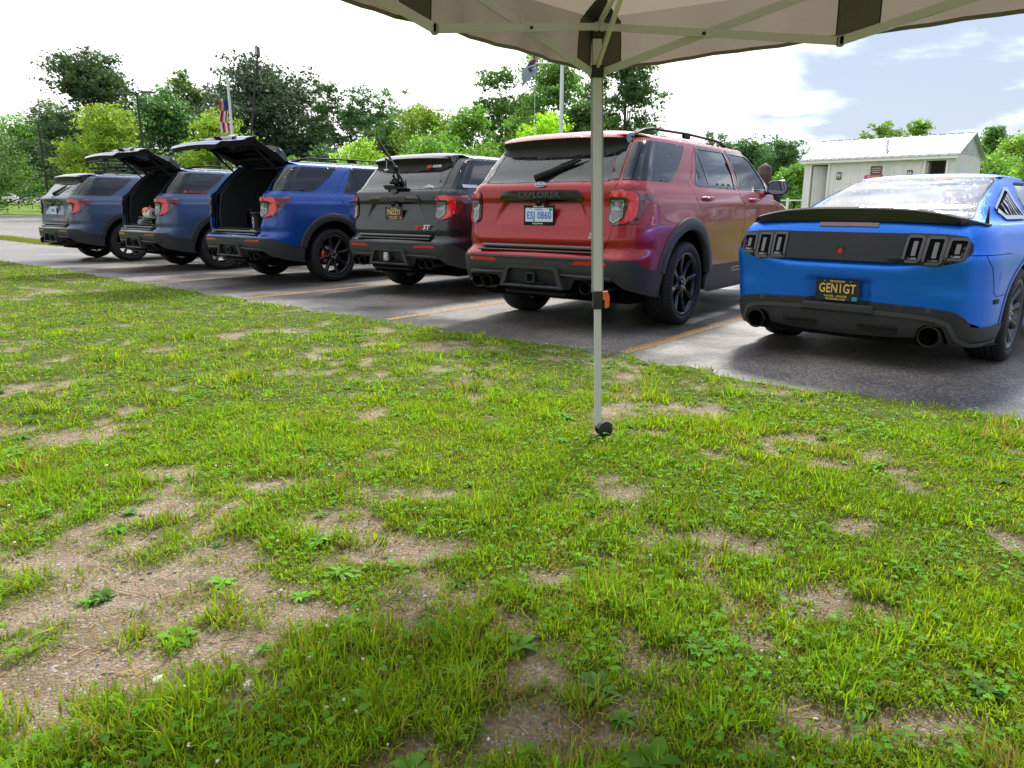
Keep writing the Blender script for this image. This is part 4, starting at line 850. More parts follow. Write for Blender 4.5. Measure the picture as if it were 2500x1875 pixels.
def sheet(name, X, Y, Z, m, mask=None, att=None):
    ny, nx = X.shape; V = np.stack([X, Y, Z], -1).reshape(-1, 3); i = np.arange(ny * nx).reshape(ny, nx)
    F = np.stack([i[:-1, :-1], i[:-1, 1:], i[1:, 1:], i[1:, :-1]], -1).reshape(-1, 4)
    if mask is not None: F = F[mask.reshape(-1)]
    me = bpy.data.meshes.new(name); me.from_pydata(V.tolist(), [], F.tolist()); me.polygons.foreach_set('use_smooth', np.ones(len(F), bool)); me.materials.append(m)
    if att is not None:
        a = me.attributes.new('turf', 'FLOAT', 'POINT'); a.data.foreach_set('value', att.reshape(-1).astype('f'))
    me.update(); return tag(link(name, me), kind='structure')
def nodes(m):
    nt = m.node_tree; return nt, nt.nodes, nt.links, nt.nodes['Principled BSDF']
def soil_mat(name='soil', far=False):
    m = mat(name, (.2, .15, .1), .95, spec=.15); nt, N, L, b = nodes(m)
    tc = N.new('ShaderNodeTexCoord'); 
    def noise(s, d=6, r=.6):
        n = N.new('ShaderNodeTexNoise'); n.inputs['Scale'].default_value = s; n.inputs['Detail'].default_value = d; n.inputs['Roughness'].default_value = r; L.new(tc.outputs['Object'], n.inputs['Vector']); return n.outputs['Fac']
    def ramp(v, pts):
        r = N.new('ShaderNodeValToRGB'); L.new(v, r.inputs[0]); e = r.color_ramp.elements
        e[0].position, e[0].color = pts[0][0], (*pts[0][1], 1); e[1].position, e[1].color = pts[-1][0], (*pts[-1][1], 1)
        for p, c in pts[1:-1]: q = e.new(p); q.color = (*c, 1)
        return r.outputs[0]
    if far: L.new(ramp(noise(.6, 8), [(.3, (.08, .14, .020)), (.5, (.12, .19, .026)), (.7, (.15, .21, .035))]), b.inputs['Base Color']); return m
    s1 = ramp(noise(5), [(.3, (.22, .155, .105)), (.5, (.31, .235, .17)), (.7, (.40, .32, .245))])
    v = N.new('ShaderNodeTexVoronoi'); v.inputs['Scale'].default_value = 130; L.new(tc.outputs['Object'], v.inputs['Vector'])
    sc_ = N.new('ShaderNodeSeparateColor'); L.new(v.outputs['Color'], sc_.inputs[0])
    gt = N.new('ShaderNodeMath'); gt.operation = 'GREATER_THAN'; gt.inputs[1].default_value = .80; L.new(sc_.outputs[0], gt.inputs[0])
    peb = ramp(sc_.outputs[1], [(0, (.16, .14, .13)), (.5, (.34, .30, .26)), (1, (.50, .47, .42))])
    m1 = N.new('ShaderNodeMix'); m1.data_type = 'RGBA'; L.new(gt.outputs[0], m1.inputs[0]); L.new(s1, m1.inputs[6]); L.new(peb, m1.inputs[7])
    th = ramp(noise(45, 3), [(.3, (.035, .06, .010)), (.5, (.08, .12, .018)), (.7, (.17, .15, .05))])
    at = N.new('ShaderNodeAttribute'); at.attribute_name = 'turf'
    m2 = N.new('ShaderNodeMix'); m2.data_type = 'RGBA'; L.new(at.outputs['Fac'], m2.inputs[0]); L.new(m1.outputs[2], m2.inputs[6]); L.new(th, m2.inputs[7]); L.new(m2.outputs[2], b.inputs['Base Color'])
    ad = N.new('ShaderNodeMath'); ad.operation = 'ADD'; L.new(noise(60, 8, .7), ad.inputs[0]); mu = N.new('ShaderNodeMath'); mu.operation = 'MULTIPLY'; mu.inputs[1].default_value = -.6; L.new(v.outputs['Distance'], mu.inputs[0]); L.new(mu.outputs[0], ad.inputs[1])
    bp = N.new('ShaderNodeBump'); bp.inputs['Strength'].default_value = 1; bp.inputs['Distance'].default_value = .012; L.new(ad.outputs[0], bp.inputs['Height']); L.new(bp.outputs[0], b.inputs['Normal'])
    return m
def asphalt_mat():
    m = mat('asphalt', (.1, .1, .1), .6, spec=.5); nt, N, L, b = nodes(m); tc = N.new('ShaderNodeTexCoord')
    def noise(s, d=4, r=.55):
        n = N.new('ShaderNodeTexNoise'); n.inputs['Scale'].default_value = s; n.inputs['Detail'].default_value = d; n.inputs['Roughness'].default_value = r; L.new(tc.outputs['Object'], n.inputs['Vector']); return n.outputs['Fac']
    def mp(v, a, b_, c, d_):
        n = N.new('ShaderNodeMapRange'); n.interpolation_type = 'SMOOTHSTEP'; L.new(v, n.inputs[0])
        for i, q in enumerate((a, b_, c, d_)): n.inputs[i + 1].default_value = q
        return n.outputs[0]
    v = N.new('ShaderNodeTexVoronoi'); v.inputs['Scale'].default_value = 85; L.new(tc.outputs['Object'], v.inputs['Vector'])
    sc_ = N.new('ShaderNodeSeparateColor'); L.new(v.outputs['Color'], sc_.inputs[0])
    r = N.new('ShaderNodeValToRGB'); L.new(sc_.outputs[0], r.inputs[0]); e = r.color_ramp.elements
    e[0].color = (.10, .096, .095, 1); e[1].color = (.31, .295, .285, 1); q = e.new(.55); q.color = (.165, .158, .154, 1)
    dry = mp(noise(.45, 5), .40, .60, 0, 1)
    mx = N.new('ShaderNodeMix'); mx.data_type = 'RGBA'; mx.blend_type = 'MULTIPLY'; mx.inputs[0].default_value = 1; L.new(r.outputs[0], mx.inputs[6])
    g = N.new('ShaderNodeCombineColor'); 
    for i in range(3): L.new(mp(noise(.45, 5), .40, .60, (.50, .50, .52)[i], (1.15, 1.09, 1.04)[i]), g.inputs[i])
    L.new(g.outputs[0], mx.inputs[7]); L.new(mx.outputs[2], b.inputs['Base Color'])
    L.new(mp(noise(.45, 5), .38, .62, .30, .62), b.inputs['Roughness'])
    mu = N.new('ShaderNodeMath'); mu.operation = 'MULTIPLY'; mu.inputs[1].default_value = -1; L.new(v.outputs['Distance'], mu.inputs[0])
    bp = N.new('ShaderNodeBump'); bp.inputs['Strength'].default_value = .55; bp.inputs['Distance'].default_value = .004; L.new(mu.outputs[0], bp.inputs['Height']); L.new(bp.outputs[0], b.inputs['Normal'])
    return m
# base land: one sheet to the horizon, fine near the camera
g1 = np.concatenate([-np.geomspace(900, 6, 60), np.linspace(-5.8, 5.8, 30), np.geomspace(6, 900, 60)]); X, Y = np.meshgrid(g1, g1)
Z = gz(X, Y) - .035 - .25 * sst(np.hypot(X - 0, Y - 3), 16, 24) * 0
sheet('ground', X, Y, Z - .02, soil_mat('far_meadow', True))
# lawn soil sheet in p,q up to the pavement edge
P1 = np.concatenate([np.linspace(-34, -9, 90), np.linspace(-8.9, 5, 330), np.linspace(5.2, 20, 30)]); T1 = np.linspace(0, 1, 300)
Pg, Tg = np.meshgrid(P1, T1); Qg = -9 + (edge(Pg) + .02 + 9) * Tg ** .55; Xg, Yg = xy(Pg, Qg)
B_ = bare(Xg, Yg); Zg = .020 * (fbm(Xg, Yg, 3, 1) - .5) - .012 * B_ + .006 * (fbm(Xg, Yg, 30, 2) - .5)
sheet('lawn', Xg, Yg, Zg, soil_mat(), att=1 - B_)
# parking pavement
PA = np.concatenate([np.linspace(-130, -32, 50), np.linspace(-31, 8, 300), np.linspace(9, 30, 12)]); 
QA = np.linspace(0, 1, 60) ** 1.6; Pa, Ta = np.meshgrid(PA, QA); far = np.interp(PA, [-130, -60, -20, 30], [31, 27, 13.5, 13.5]); Qa = edge(Pa) + (far[None, :] - edge(Pa)) * Ta; Xa, Ya = xy(Pa, Qa)
ASP = asphalt_mat(); sheet('asphalt_pavement', Xa, Ya, gz(Xa, Ya) - .004, ASP)
# far paving beyond the turf strip, paler
QB = np.linspace(0, 1, 30); P2 = np.linspace(-190, -24, 60); Pb, Tb = np.meshgrid(P2, QB)
# worn yellow bay lines
ylm = mat('line_paint', (.50, .29, .055), .6, noise=(40, .35)); nt, N_, L_, b_ = nodes(ylm)
n_ = N_.new('ShaderNodeTexNoise'); n_.inputs['Scale'].default_value = 55; n_.inputs['Detail'].default_value = 6; tc_ = N_.new('ShaderNodeTexCoord'); L_.new(tc_.outputs['Object'], n_.inputs['Vector'])
r_ = N_.new('ShaderNodeMapRange'); r_.inputs[1].default_value = .42; r_.inputs[2].default_value = .62; r_.inputs[3].default_value = .08; L_.new(n_.outputs['Fac'], r_.inputs[0]); L_.new(r_.outputs[0], b_.inputs['Alpha'])
for k, p0 in enumerate((-13.5, -10.82, -8.12, -5.46, -2.77)):
    m = MB(); V = []
    for i in range(32):
        q = 4.84 + i * .085 + (.12 if k < 2 else 0)
        for dp in (-.05, .05): X_, Y_ = xy(p0 + dp, q); V.append((X_, Y_, float(gz(X_, Y_)) + .0008))
    m.add(V, [(2 * i, 2 * i + 1, 2 * i + 3, 2 * i + 2) for i in range(31)], ylm); tag(link('bay_line', m.mesh('bay_line')), kind='structure')
# ---------------------------------------------------------------- leaf and grass stuff
def colmat(name, trans=.35, rough=.55, spec=.3):
    m = mat(name, (.1, .2, .03), rough, spec=spec); nt, N, L, b = nodes(m); a = N.new('ShaderNodeAttribute'); a.attribute_name = 'tint'; L.new(a.outputs['Color'], b.inputs['Base Color'])
    t = N.new('ShaderNodeBsdfTranslucent'); mx = N.new('ShaderNodeMixShader'); mx.inputs[0].default_value = trans
    mc = N.new('ShaderNodeMix'); mc.data_type = 'RGBA'; mc.blend_type = 'MULTIPLY'; mc.inputs[0].default_value = 1; L.new(a.outputs['Color'], mc.inputs[6]); mc.inputs[7].default_value = (1.25, 1.3, .6, 1); L.new(mc.outputs[2], t.inputs[0])
    L.new(b.outputs[0], mx.inputs[1]); L.new(t.outputs[0], mx.inputs[2]); L.new(mx.outputs[0], N['Material Output'].inputs[0]); return m
def bulk(name, V, F, C, m, smooth=False):
    """V (n,3); F list of arrays of same-size faces; C per-vertex colours"""
    me = bpy.data.meshes.new(name); me.vertices.add(len(V)); me.vertices.foreach_set('co', np.ascontiguousarray(V, 'f').reshape(-1))
    loops = np.concatenate([f.reshape(-1) for f in F]); tot = np.concatenate([np.full(len(f), f.shape[1]) for f in F]); st = np.concatenate([[0], np.cumsum(tot)[:-1]])
    me.loops.add(len(loops)); me.loops.foreach_set('vertex_index', loops.astype('i')); me.polygons.add(len(tot)); me.polygons.foreach_set('loop_start', st.astype('i')); me.polygons.foreach_set('loop_total', tot.astype('i'))
    me.update(calc_edges=True)
    a = me.color_attributes.new('tint', 'FLOAT_COLOR', 'POINT'); a.data.foreach_set('color', np.concatenate([C, np.ones((len(C), 1))], 1).astype('f').reshape(-1))
    if smooth: me.polygons.foreach_set('use_smooth', np.ones(len(tot), bool))
    me.materials.append(m); return me
GRM = colmat('grass_blades', .42, .6, .15)
def polar(n, r0, r1, k, a0=-55, a1=57):
    """points thinning out with distance from the viewing side of the lawn"""
    u = rng.random(n); e = 2 - k; r = (r0 ** e + u * (r1 ** e - r0 ** e)) ** (1 / e) if abs(e) > 1e-3 else r0 * (r1 / r0) ** u
    t = np.radians(a0 + (a1 - a0) * rng.random(n)); return r * np.sin(t), r * np.cos(t)
def onlawn(x, y, margin=0.): p, q = pq(x, y); return q < edge(p) - margin
def lawnz(x, y): return .020 * (fbm(x, y, 3, 1) - .5) - .012 * bare(x, y)
def blades(n_tuft, per, r0, r1, k, hgt, wid, dryness=.0, spread=.022):
    x, y = polar(n_tuft, r0, r1, k); b = bare(x, y); keep = onlawn(x, y, -.02) & (rng.random(len(x)) > b ** .8 * .985) ; x, y = x[keep], y[keep]
    r = np.hypot(x, y); patchn = fbm(x, y, 1.3, 21); tall = .55 + .9 * sst(fbm(x, y, 4.5, 31), .35, .75) 
    n = len(x); X = np.repeat(x, per); Y = np.repeat(y, per); R_ = np.repeat(r, per); T = np.repeat(tall, per); PN = np.repeat(patchn, per)
    sp_ = spread * (1 + R_ * .12); ox = rng.normal(0, 1, n * per) * sp_; oy = rng.normal(0, 1, n * per) * sp_; X = X + ox; Y = Y + oy
    H = hgt * T * rng.uniform(.45, 1.25, len(X)) * (1 - .25 * bare(X, Y)); W = wid * rng.uniform(.7, 1.4, len(X)) * (1 + .22 * np.maximum(R_ - 1.5, 0))
    az = np.arctan2(oy, ox) + rng.normal(0, .9, len(X)); lean = rng.uniform(.15, 1.25, len(X)); dx, dy = np.cos(az), np.sin(az)
    fa = az + np.pi / 2 + rng.normal(0, .5, len(X)); wx, wy = np.cos(fa) * W / 2, np.sin(fa) * W / 2; Z = lawnz(X, Y) - .004
    m1 = H * .5; l1 = np.sin(lean * .55) * m1; h1 = np.cos(lean * .55) * m1; l2 = l1 + np.sin(lean * 1.25) * m1; h2 = h1 + np.cos(lean * 1.25) * m1
    V = np.stack([np.stack([X - wx, Y - wy, Z], -1), np.stack([X + wx, Y + wy, Z], -1), np.stack([X + dx * l1 + wx * .8, Y + dy * l1 + wy * .8, Z + h1], -1), np.stack([X + dx * l1 - wx * .8, Y + dy * l1 - wy * .8, Z + h1], -1), np.stack([X + dx * l2, Y + dy * l2, Z + h2], -1)], 1)
    i = np.arange(len(X))[:, None] * 5; F = [i + np.array([[0, 1, 2, 3]]), i + np.array([[3, 2, 4]])]
    hue = rng.random(len(X)); tb = np.repeat(rng.uniform(.55, 1.35, n), per); g = np.stack([.138 + .15 * PN + .12 * np.repeat(rng.random(n), per) * .8 + .06 * hue, .375 + .12 * PN + .03 * hue, .014 + .012 * rng.random(len(X))], -1) * (tb * rng.uniform(.75, 1.2, len(X)))[:, None]
    dry = rng.random(len(X)) < (dryness * .7 + .40 * sst(fbm(X, Y, 5, 41), .62, .78) + .15 * bare(X, Y)); g[dry] = np.array([.46, .34, .13]) * rng.uniform(.6, 1.15, dry.sum())[:, None]
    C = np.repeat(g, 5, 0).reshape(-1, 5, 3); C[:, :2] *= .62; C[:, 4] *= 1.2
    return V.reshape(-1, 3), F, C.reshape(-1, 3)
def merge(parts):
    Vs, Fs, Cs, o = [], {}, [], 0
    for V, F, C in parts:
        for f in F: Fs.setdefault(f.shape[1], []).append(f + o)
        Vs.append(V); Cs.append(C); o += len(V)
    return np.concatenate(Vs), [np.concatenate(f) for f in Fs.values()], np.concatenate(Cs)
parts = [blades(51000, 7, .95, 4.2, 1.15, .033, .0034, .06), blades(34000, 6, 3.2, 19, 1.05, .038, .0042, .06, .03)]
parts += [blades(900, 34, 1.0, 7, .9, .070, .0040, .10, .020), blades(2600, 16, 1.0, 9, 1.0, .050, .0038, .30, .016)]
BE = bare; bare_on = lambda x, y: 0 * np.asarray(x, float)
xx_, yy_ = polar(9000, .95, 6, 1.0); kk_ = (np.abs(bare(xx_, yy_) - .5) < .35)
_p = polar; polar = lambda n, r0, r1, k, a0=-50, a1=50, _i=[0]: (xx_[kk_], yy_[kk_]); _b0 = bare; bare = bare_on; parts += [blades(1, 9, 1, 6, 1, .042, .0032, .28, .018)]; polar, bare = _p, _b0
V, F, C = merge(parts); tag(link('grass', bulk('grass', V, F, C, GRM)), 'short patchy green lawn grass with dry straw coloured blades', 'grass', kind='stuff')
# clover and small broad leaves
def leaves(x, y, z, size, az, tilt, col, n=4, asp=.5, cup=.25):
    """flat-ish oval leaves: base at x,y,z growing along az"""
    k = len(x); t = np.linspace(0, 1, n + 1); w = np.sin(np.pi * np.clip(t, 0, 1) ** .8) * asp / 2; w[0] = .04; w[-1] = .01; V = np.zeros((k, n + 1, 2, 3)); ca, sa = np.cos(az), np.sin(az); 
    for i, tt in enumerate(t):
        L_ = size * tt; hh = L_ * np.sin(tilt) - size * cup * tt * tt; rr_ = L_ * np.cos(tilt)
        for j, s_ in enumerate((-1, 1)): V[:, i, j] = np.stack([x + ca * rr_ - sa * w[i] * size * s_, y + sa * rr_ + ca * w[i] * size * s_, z + hh + w[i] * size * .25], -1)
    b = np.arange(k)[:, None] * (2 * (n + 1)); F = [np.concatenate([b + np.array([[2 * i, 2 * i + 1, 2 * i + 3, 2 * i + 2]]) for i in range(n)])]
    return V.reshape(-1, 3), F, np.repeat(col, 2 * (n + 1), 0)
LFM = colmat('broad_leaves', .35, .62, .08)
x, y = polar(24000, .95, 11, 1.2); b = bare(x, y); cl = fbm(x, y, 2.2, 51); k = onlawn(x, y, .03) & (rng.random(len(x)) > b * 1.1) & (cl > .42); x, y = x[k], y[k]; r = np.hypot(x, y)
prt = []; a0 = rng.uniform(0, 6.28, len(x)); zc = lawnz(x, y) + rng.uniform(.008, .038, len(x)); s_ = rng.uniform(.007, .013, len(x)) * (1 + .13 * np.maximum(r - 1.5, 0))
cg = np.stack([.10 + .08 * rng.random(len(x)), .29 + .10 * rng.random(len(x)), .018 + .01 * rng.random(len(x))], -1) * rng.uniform(.6, 1.25, len(x))[:, None]
for q in range(3): prt.append(leaves(x, y, zc, s_, a0 + q * 2.094, np.full(len(x), .1), cg, 2, 1.1, .1))
V, F, C = merge(prt); tag(link('clover_leaves', bulk('clover', V, F, C, LFM)), 'small round clover leaves mixed through the lawn', 'clover', kind='stuff')
# plantain and dandelion rosettes
PLS = [(-1.16, 1.86), (-.86, 1.66), (-.42, 1.70), (-.30, 1.40), (-.62, 1.35), (-1.0, 1.18), (-.85, 1.30), (-.45, 1.18), (.12, 1.16), (.02, 1.62), (.28, 1.22), (-.52, 2.0), (-.86, 1.95), (-.1, 1.5), (.2, 1.45), (-1.35, 2.3), (-.2, 1.22)]
x, y = polar(420, 1.0, 9, .9); k = onlawn(x, y, .05) & (fbm(x, y, 1.6, 61) > .40); x = np.concatenate([x[k], [p[0] for p in PLS]]); y = np.concatenate([y[k], [p[1] for p in PLS]]); prt = []
for i in range(len(x)):
    nl = int(rng.integers(9, 19)); az = np.arange(nl) * 2.4 + rng.random(); s0 = rng.uniform(.030, .060) if i < len(x) - len(PLS) else rng.uniform(.050, .085); base = np.array([.115, .27, .028]) * rng.uniform(.6, 1.5) + np.array([.02, .02, .02]) * rng.random(); 
    prt.append(leaves(np.full(nl, x[i]), np.full(nl, y[i]), np.full(nl, float(lawnz(x[i], y[i])) + .006), s0 * rng.uniform(.6, 1.15, nl), az, rng.uniform(.15, .8, nl), base * rng.uniform(.75, 1.3, nl)[:, None], 5, rng.uniform(.20, .42), .45))
V, F, C = merge(prt); tag(link('broadleaf_weeds', bulk('weeds', V, F, C, LFM, True)), 'flat rosettes of broad leaved weeds growing through thin turf', 'weeds', kind='stuff')
# straw litter
x, y = polar(9000, .95, 9, 1.1); k = onlawn(x, y) & (rng.random(len(x)) < .25 + bare(x, y)); x, y = x[k], y[k]; n = len(x); az = rng.uniform(0, 6.28, n); ll = rng.uniform(.012, .05, n) * (1 + .1 * np.hypot(x, y)); r = np.hypot(x, y); ww = .0009 * (1 + .3 * r)
z = lawnz(x, y) + .004; V = np.stack([np.stack([x - np.sin(az) * ww, y + np.cos(az) * ww, z], -1), np.stack([x + np.sin(az) * ww, y - np.cos(az) * ww, z], -1), np.stack([x + np.cos(az) * ll + np.sin(az) * ww, y + np.sin(az) * ll - np.cos(az) * ww, z + rng.uniform(0, .012, n)], -1), np.stack([x + np.cos(az) * ll - np.sin(az) * ww, y + np.sin(az) * ll + np.cos(az) * ww, z + .005], -1)], 1).reshape(-1, 3)
C = np.repeat(np.array([.48, .37, .20]) * rng.uniform(.5, 1.2, n)[:, None], 4, 0); tag(link('straw_litter', bulk('straw', V, [np.arange(n)[:, None] * 4 + np.array([[0, 1, 2, 3]])], C, GRM)), 'dry straw stalks scattered over the bare soil', 'straw', kind='stuff')
# pebbles
ICO = None
import bmesh as _b
bm_ = _b.new(); _b.ops.create_icosphere(bm_, subdivisions=1, radius=1); IV = np.array([v.co[:] for v in bm_.verts]); IF = np.array([[v.index for v in f.verts] for f in bm_.faces]); bm_.free()
def stones(x, y, s, col, flat=.6, sink=.3, z0=None):
    n = len(x); V = IV[None] * rng.uniform(.7, 1.25, (n, len(IV), 1)); a = rng.uniform(0, 6.28, n); sx = s * rng.uniform(.8, 1.5, n); ca, sa = np.cos(a)[:, None], np.sin(a)[:, None]
    X_ = V[..., 0] * sx[:, None]; Y_ = V[..., 1] * s[:, None]; Z_ = V[..., 2] * s[:, None] * flat; zz_ = lawnz(x, y) if z0 is None else z0
    P = np.stack([x[:, None] + X_ * ca - Y_ * sa, y[:, None] + X_ * sa + Y_ * ca, zz_[:, None] + Z_ + (s * flat * sink)[:, None]], -1).reshape(-1, 3)
    return P, [(np.arange(n)[:, None, None] * len(IV) + IF[None]).reshape(-1, 3)], np.repeat(col, len(IV), 0)
STM = mat('stone', (.3, .28, .25), .8); _n, _N, _L, _bb = nodes(STM); _a = _N.new('ShaderNodeAttribute'); _a.attribute_name = 'tint'; _L.new(_a.outputs['Color'], _bb.inputs['Base Color'])
x, y = polar(9000, .95, 5, 1.0); k = onlawn(x, y) & (bare(x, y) > .5); x, y = x[k], y[k]; n = len(x); s_ = np.exp(rng.normal(math.log(.0022), .5, n)); s_ = np.clip(s_, .001, .010) * (1 + .1 * np.hypot(x, y))
V, F, C = stones(x, y, s_, np.array([.34, .30, .27]) * rng.uniform(.35, 1.5, n)[:, None]); tag(link('pebbles', bulk('pebbles', V, F, C, STM)), 'small pebbles and grit lying on the bare soil patches', 'pebbles', kind='stuff')
for (sx_, sy_, ss_), lb in zip([(-.615, 1.475, .022), (-.835, 1.50, .018), (.06, 1.245, .006)], ['flat white stone in the bare soil at the lower left of the lawn', 'smaller pale stone half buried beside the flat white stone', 'dark pebble on the bare soil patch at the bottom middle of the lawn']):
    V, F, C = stones(np.array([sx_]), np.array([sy_]), np.array([ss_]), np.array([[.62, .60, .58] if ss_ > .01 else [.06, .06, .07]]), .35, .4); o = link('stone', bulk('stone', V, F, C, STM, True)); tag(o, lb, 'stone')
# clover flowers
x, y = polar(900, 1.1, 9, 1.1); k = onlawn(x, y, .05) & (fbm(x, y, 2.2, 51) > .47); x, y = x[k], y[k]; n = len(x); s_ = rng.uniform(.0022, .0042, n) * (1 + .10 * np.hypot(x, y)); c = np.tile([.72, .66, .58], (n, 1)); c[rng.random(n) < .12] = [.45, .12, .25]
V, F, C = stones(x, y, s_, c * rng.uniform(.6, 1.1, n)[:, None], .8, 0, lawnz(x, y) + rng.uniform(.03, .055, n)); tag(link('clover_flowers', bulk('flowers', V, F, C, STM)), 'white clover flower heads dotted over the lawn', 'flowers', kind='stuff')
# turf strip between the two pavings, far left
t = np.linspace(0, 1, 4000); xs_ = -19.5 + 7.5 * rng.random(5200); ys_ = np.interp(xs_, [-19.5, -18.46, -16.03, -14.15, -12], [27.6, 26.67, 24.3, 22.57, 20.6]); xs_ += rng.normal(0, .10, 5200); ys_ += rng.normal(0, .16, 5200); n = 5200
az = rng.uniform(0, 6.28, n); hh = rng.uniform(.04, .12, n); V = np.stack([np.stack([xs_ - .015, ys_, 0 * xs_ - .01], -1), np.stack([xs_ + .015, ys_, 0 * xs_ - .01], -1), np.stack([xs_ + np.cos(az) * .04, ys_ + np.sin(az) * .04, hh], -1)], 1).reshape(-1, 3)
tag(link('turf_strip', bulk('turf_strip', V, [np.arange(n)[:, None] * 3 + np.array([[0, 1, 2]])], np.repeat(np.array([.22, .26, .05]) * rng.uniform(.6, 1.2, n)[:, None], 3, 0), GRM)), 'thin strip of weeds growing in the joint of the pavement', 'weeds', kind='stuff')

# ---------------------------------------------------------------- trees
LEAF = colmat('tree_leaves', .38, .5, .3)
BARK = mat('bark', (.075, .058, .045), .9, noise=(3, .4), bump=(8, .6, .05))
CAMZ, FPX, HOR = 1.0744, 1770.7, 510.9
def px(u, v, D):
    """ground distance D and photo coordinates to a place: x, y, z"""
    c, s_, t = .97218, .23425, (937.5 - v) / FPX; dz = D * (t * c - s_) / (c + t * s_); return (u - 1250) / FPX * (D * c - dz * s_), D, CAMZ + dz
def tree(u, vtop, hw, D, col, label, name='tree', cat='tree', leaf=.42, n=4200, airy=0., trunkf=.12, group='trees along the far side of the car park', shape='round', vbot=None, lean=0.):
    x, y, zt = px(u, vtop, D); z0 = float(gz(x, y)); H = zt - z0; Wd = hw * 1.06 / FPX * D * 1.02; R_ = np.random.default_rng(abs(int(u * 7 + vtop)))
    cb = z0 + H * trunkf; ch = zt - cb; nb = int(34 + 14 * R_.random()); n = int(n * 2.3); leaf *= .86; hw *= 1.06; 
    # limbs end in foliage clumps spread through the crown's volume
    tt = R_.random(nb) ** 1.0; prof = {'round': np.sin(np.pi * np.clip(tt * .70 + .26, 0, 1)) ** .6, 'cone': (1.02 - tt) ** .7 * .95 + .08, 'vase': .55 + .5 * np.sin(np.pi * (tt * .75 + .1))}[shape]
    az = R_.random(nb) * 6.283; rr = np.sqrt(R_.random(nb)) * prof * Wd * .86; bx, by, bz = rr * np.cos(az), rr * np.sin(az) * .85, tt * ch * .90 + ch * .04; bs = Wd * R_.uniform(.30, .56, nb) * (1 - min(airy, 1) * .35); bs = np.minimum(bs, ch * .24 + .5)
    bz[0], bx[0], by[0] = ch - bs[0] * .6, 0, 0
    ns = nb * 18; kb = R_.choice(nb, ns, p=bs ** 2 / (bs ** 2).sum()); ds = R_.normal(0, 1, (ns, 3)); ds /= np.linalg.norm(ds, axis=1)[:, None]; sc_ = np.stack([bx[kb], by[kb], bz[kb]], -1) + ds * (bs[kb] * R_.uniform(.35, 1.12, ns) ** .8)[:, None] * np.array([1, 1, .75])
    q_ = R_.integers(0, ns, n); k = kb[q_]; d = ds[q_] + R_.normal(0, .35, (n, 3)); d /= np.linalg.norm(d, axis=1)[:, None]; c = sc_[q_] + R_.normal(0, 1, (n, 3)) * (bs[k] * .17)[:, None] * np.array([1, 1, .55])
    
    if airy: keep = R_.random(n) > airy * .28; c = c[keep]; k = k[keep]; d = d[keep]; q_ = q_[keep]
    c[:, 2] = np.maximum(c[:, 2], -.15 * ch); m_ = len(c); sz = leaf * R_.uniform(.45, 1.2, m_)
    a = R_.normal(0, 1, (m_, 3)); a[:, 2] *= .6; a /= np.linalg.norm(a, axis=1)[:, None]; b = np.cross(a, d + R_.normal(0, .9, (m_, 3))); b /= np.linalg.norm(b, axis=1)[:, None] + 1e-6
    P0 = c - a * sz[:, None] * .5; P2 = c + a * sz[:, None] * .5; P1 = c + b * sz[:, None] * .32 - a * sz[:, None] * .08; P3 = c - b * sz[:, None] * .32 + a * sz[:, None] * .05
    P1[:, 2] -= sz * .1; P3[:, 2] -= sz * .1
    V = np.stack([P0, P1, P2, P3], 1).reshape(-1, 3); i = np.arange(m_)[:, None] * 4; F = [np.concatenate([i + np.array([[0, 1, 2]]), i + np.array([[0, 2, 3]])])]
    blob = R_.uniform(.75, 1.25, nb)[k] * R_.uniform(.75, 1.3, ns)[q_]; C = (np.array(col) + .012) * 1.5 * (blob * R_.uniform(.65, 1.35, m_))[:, None]; C[:, 0] *= R_.uniform(.8, 1.25, m_); C = np.repeat(C, 4, 0)  # small lift lightens the leaf colours in place of distance haze
    root = thing(name, label, cat, (x, y, z0), 0, group); cr = link('crown', bulk(name + '_crown', V, F, C, LEAF), root, loc=(0, 0, H * trunkf))
    m = MB(); rt = max(.10, Wd * .055); hh = H * .80; top = Vector((lean, 0, hh)); m.tube([(0, 0, -.3), (rt * .2, 0, H * trunkf * .6), (lean * .5, .1, hh * .55), top], [rt * 1.4, rt, rt * .6, rt * .18], BARK, 8)
    for q in range(min(nb, 14)):
        s0 = R_.uniform(.25, .75); p0 = Vector((lean * s0 * .7, .05, hh * s0)); p1 = Vector((bx[q], by[q], bz[q] + H * trunkf)); 
        if p1.z < p0.z: p0.z = max(H * trunkf * .5, p1.z - .3 * (p1.xy.length))
        mid = p0.lerp(p1, .5) + Vector((0, 0, -.06 * (p1 - p0).length)); m.tube([p0, mid, p1], [rt * .42, rt * .28, rt * .08], BARK, 5)
    link('trunk', m.mesh(name + '_trunk'), root); return root
DK, MD, LG, YG, BL = (.036, .075, .030), (.062, .135, .032), (.100, .21, .038), (.19, .29, .030), (.036, .068, .042)
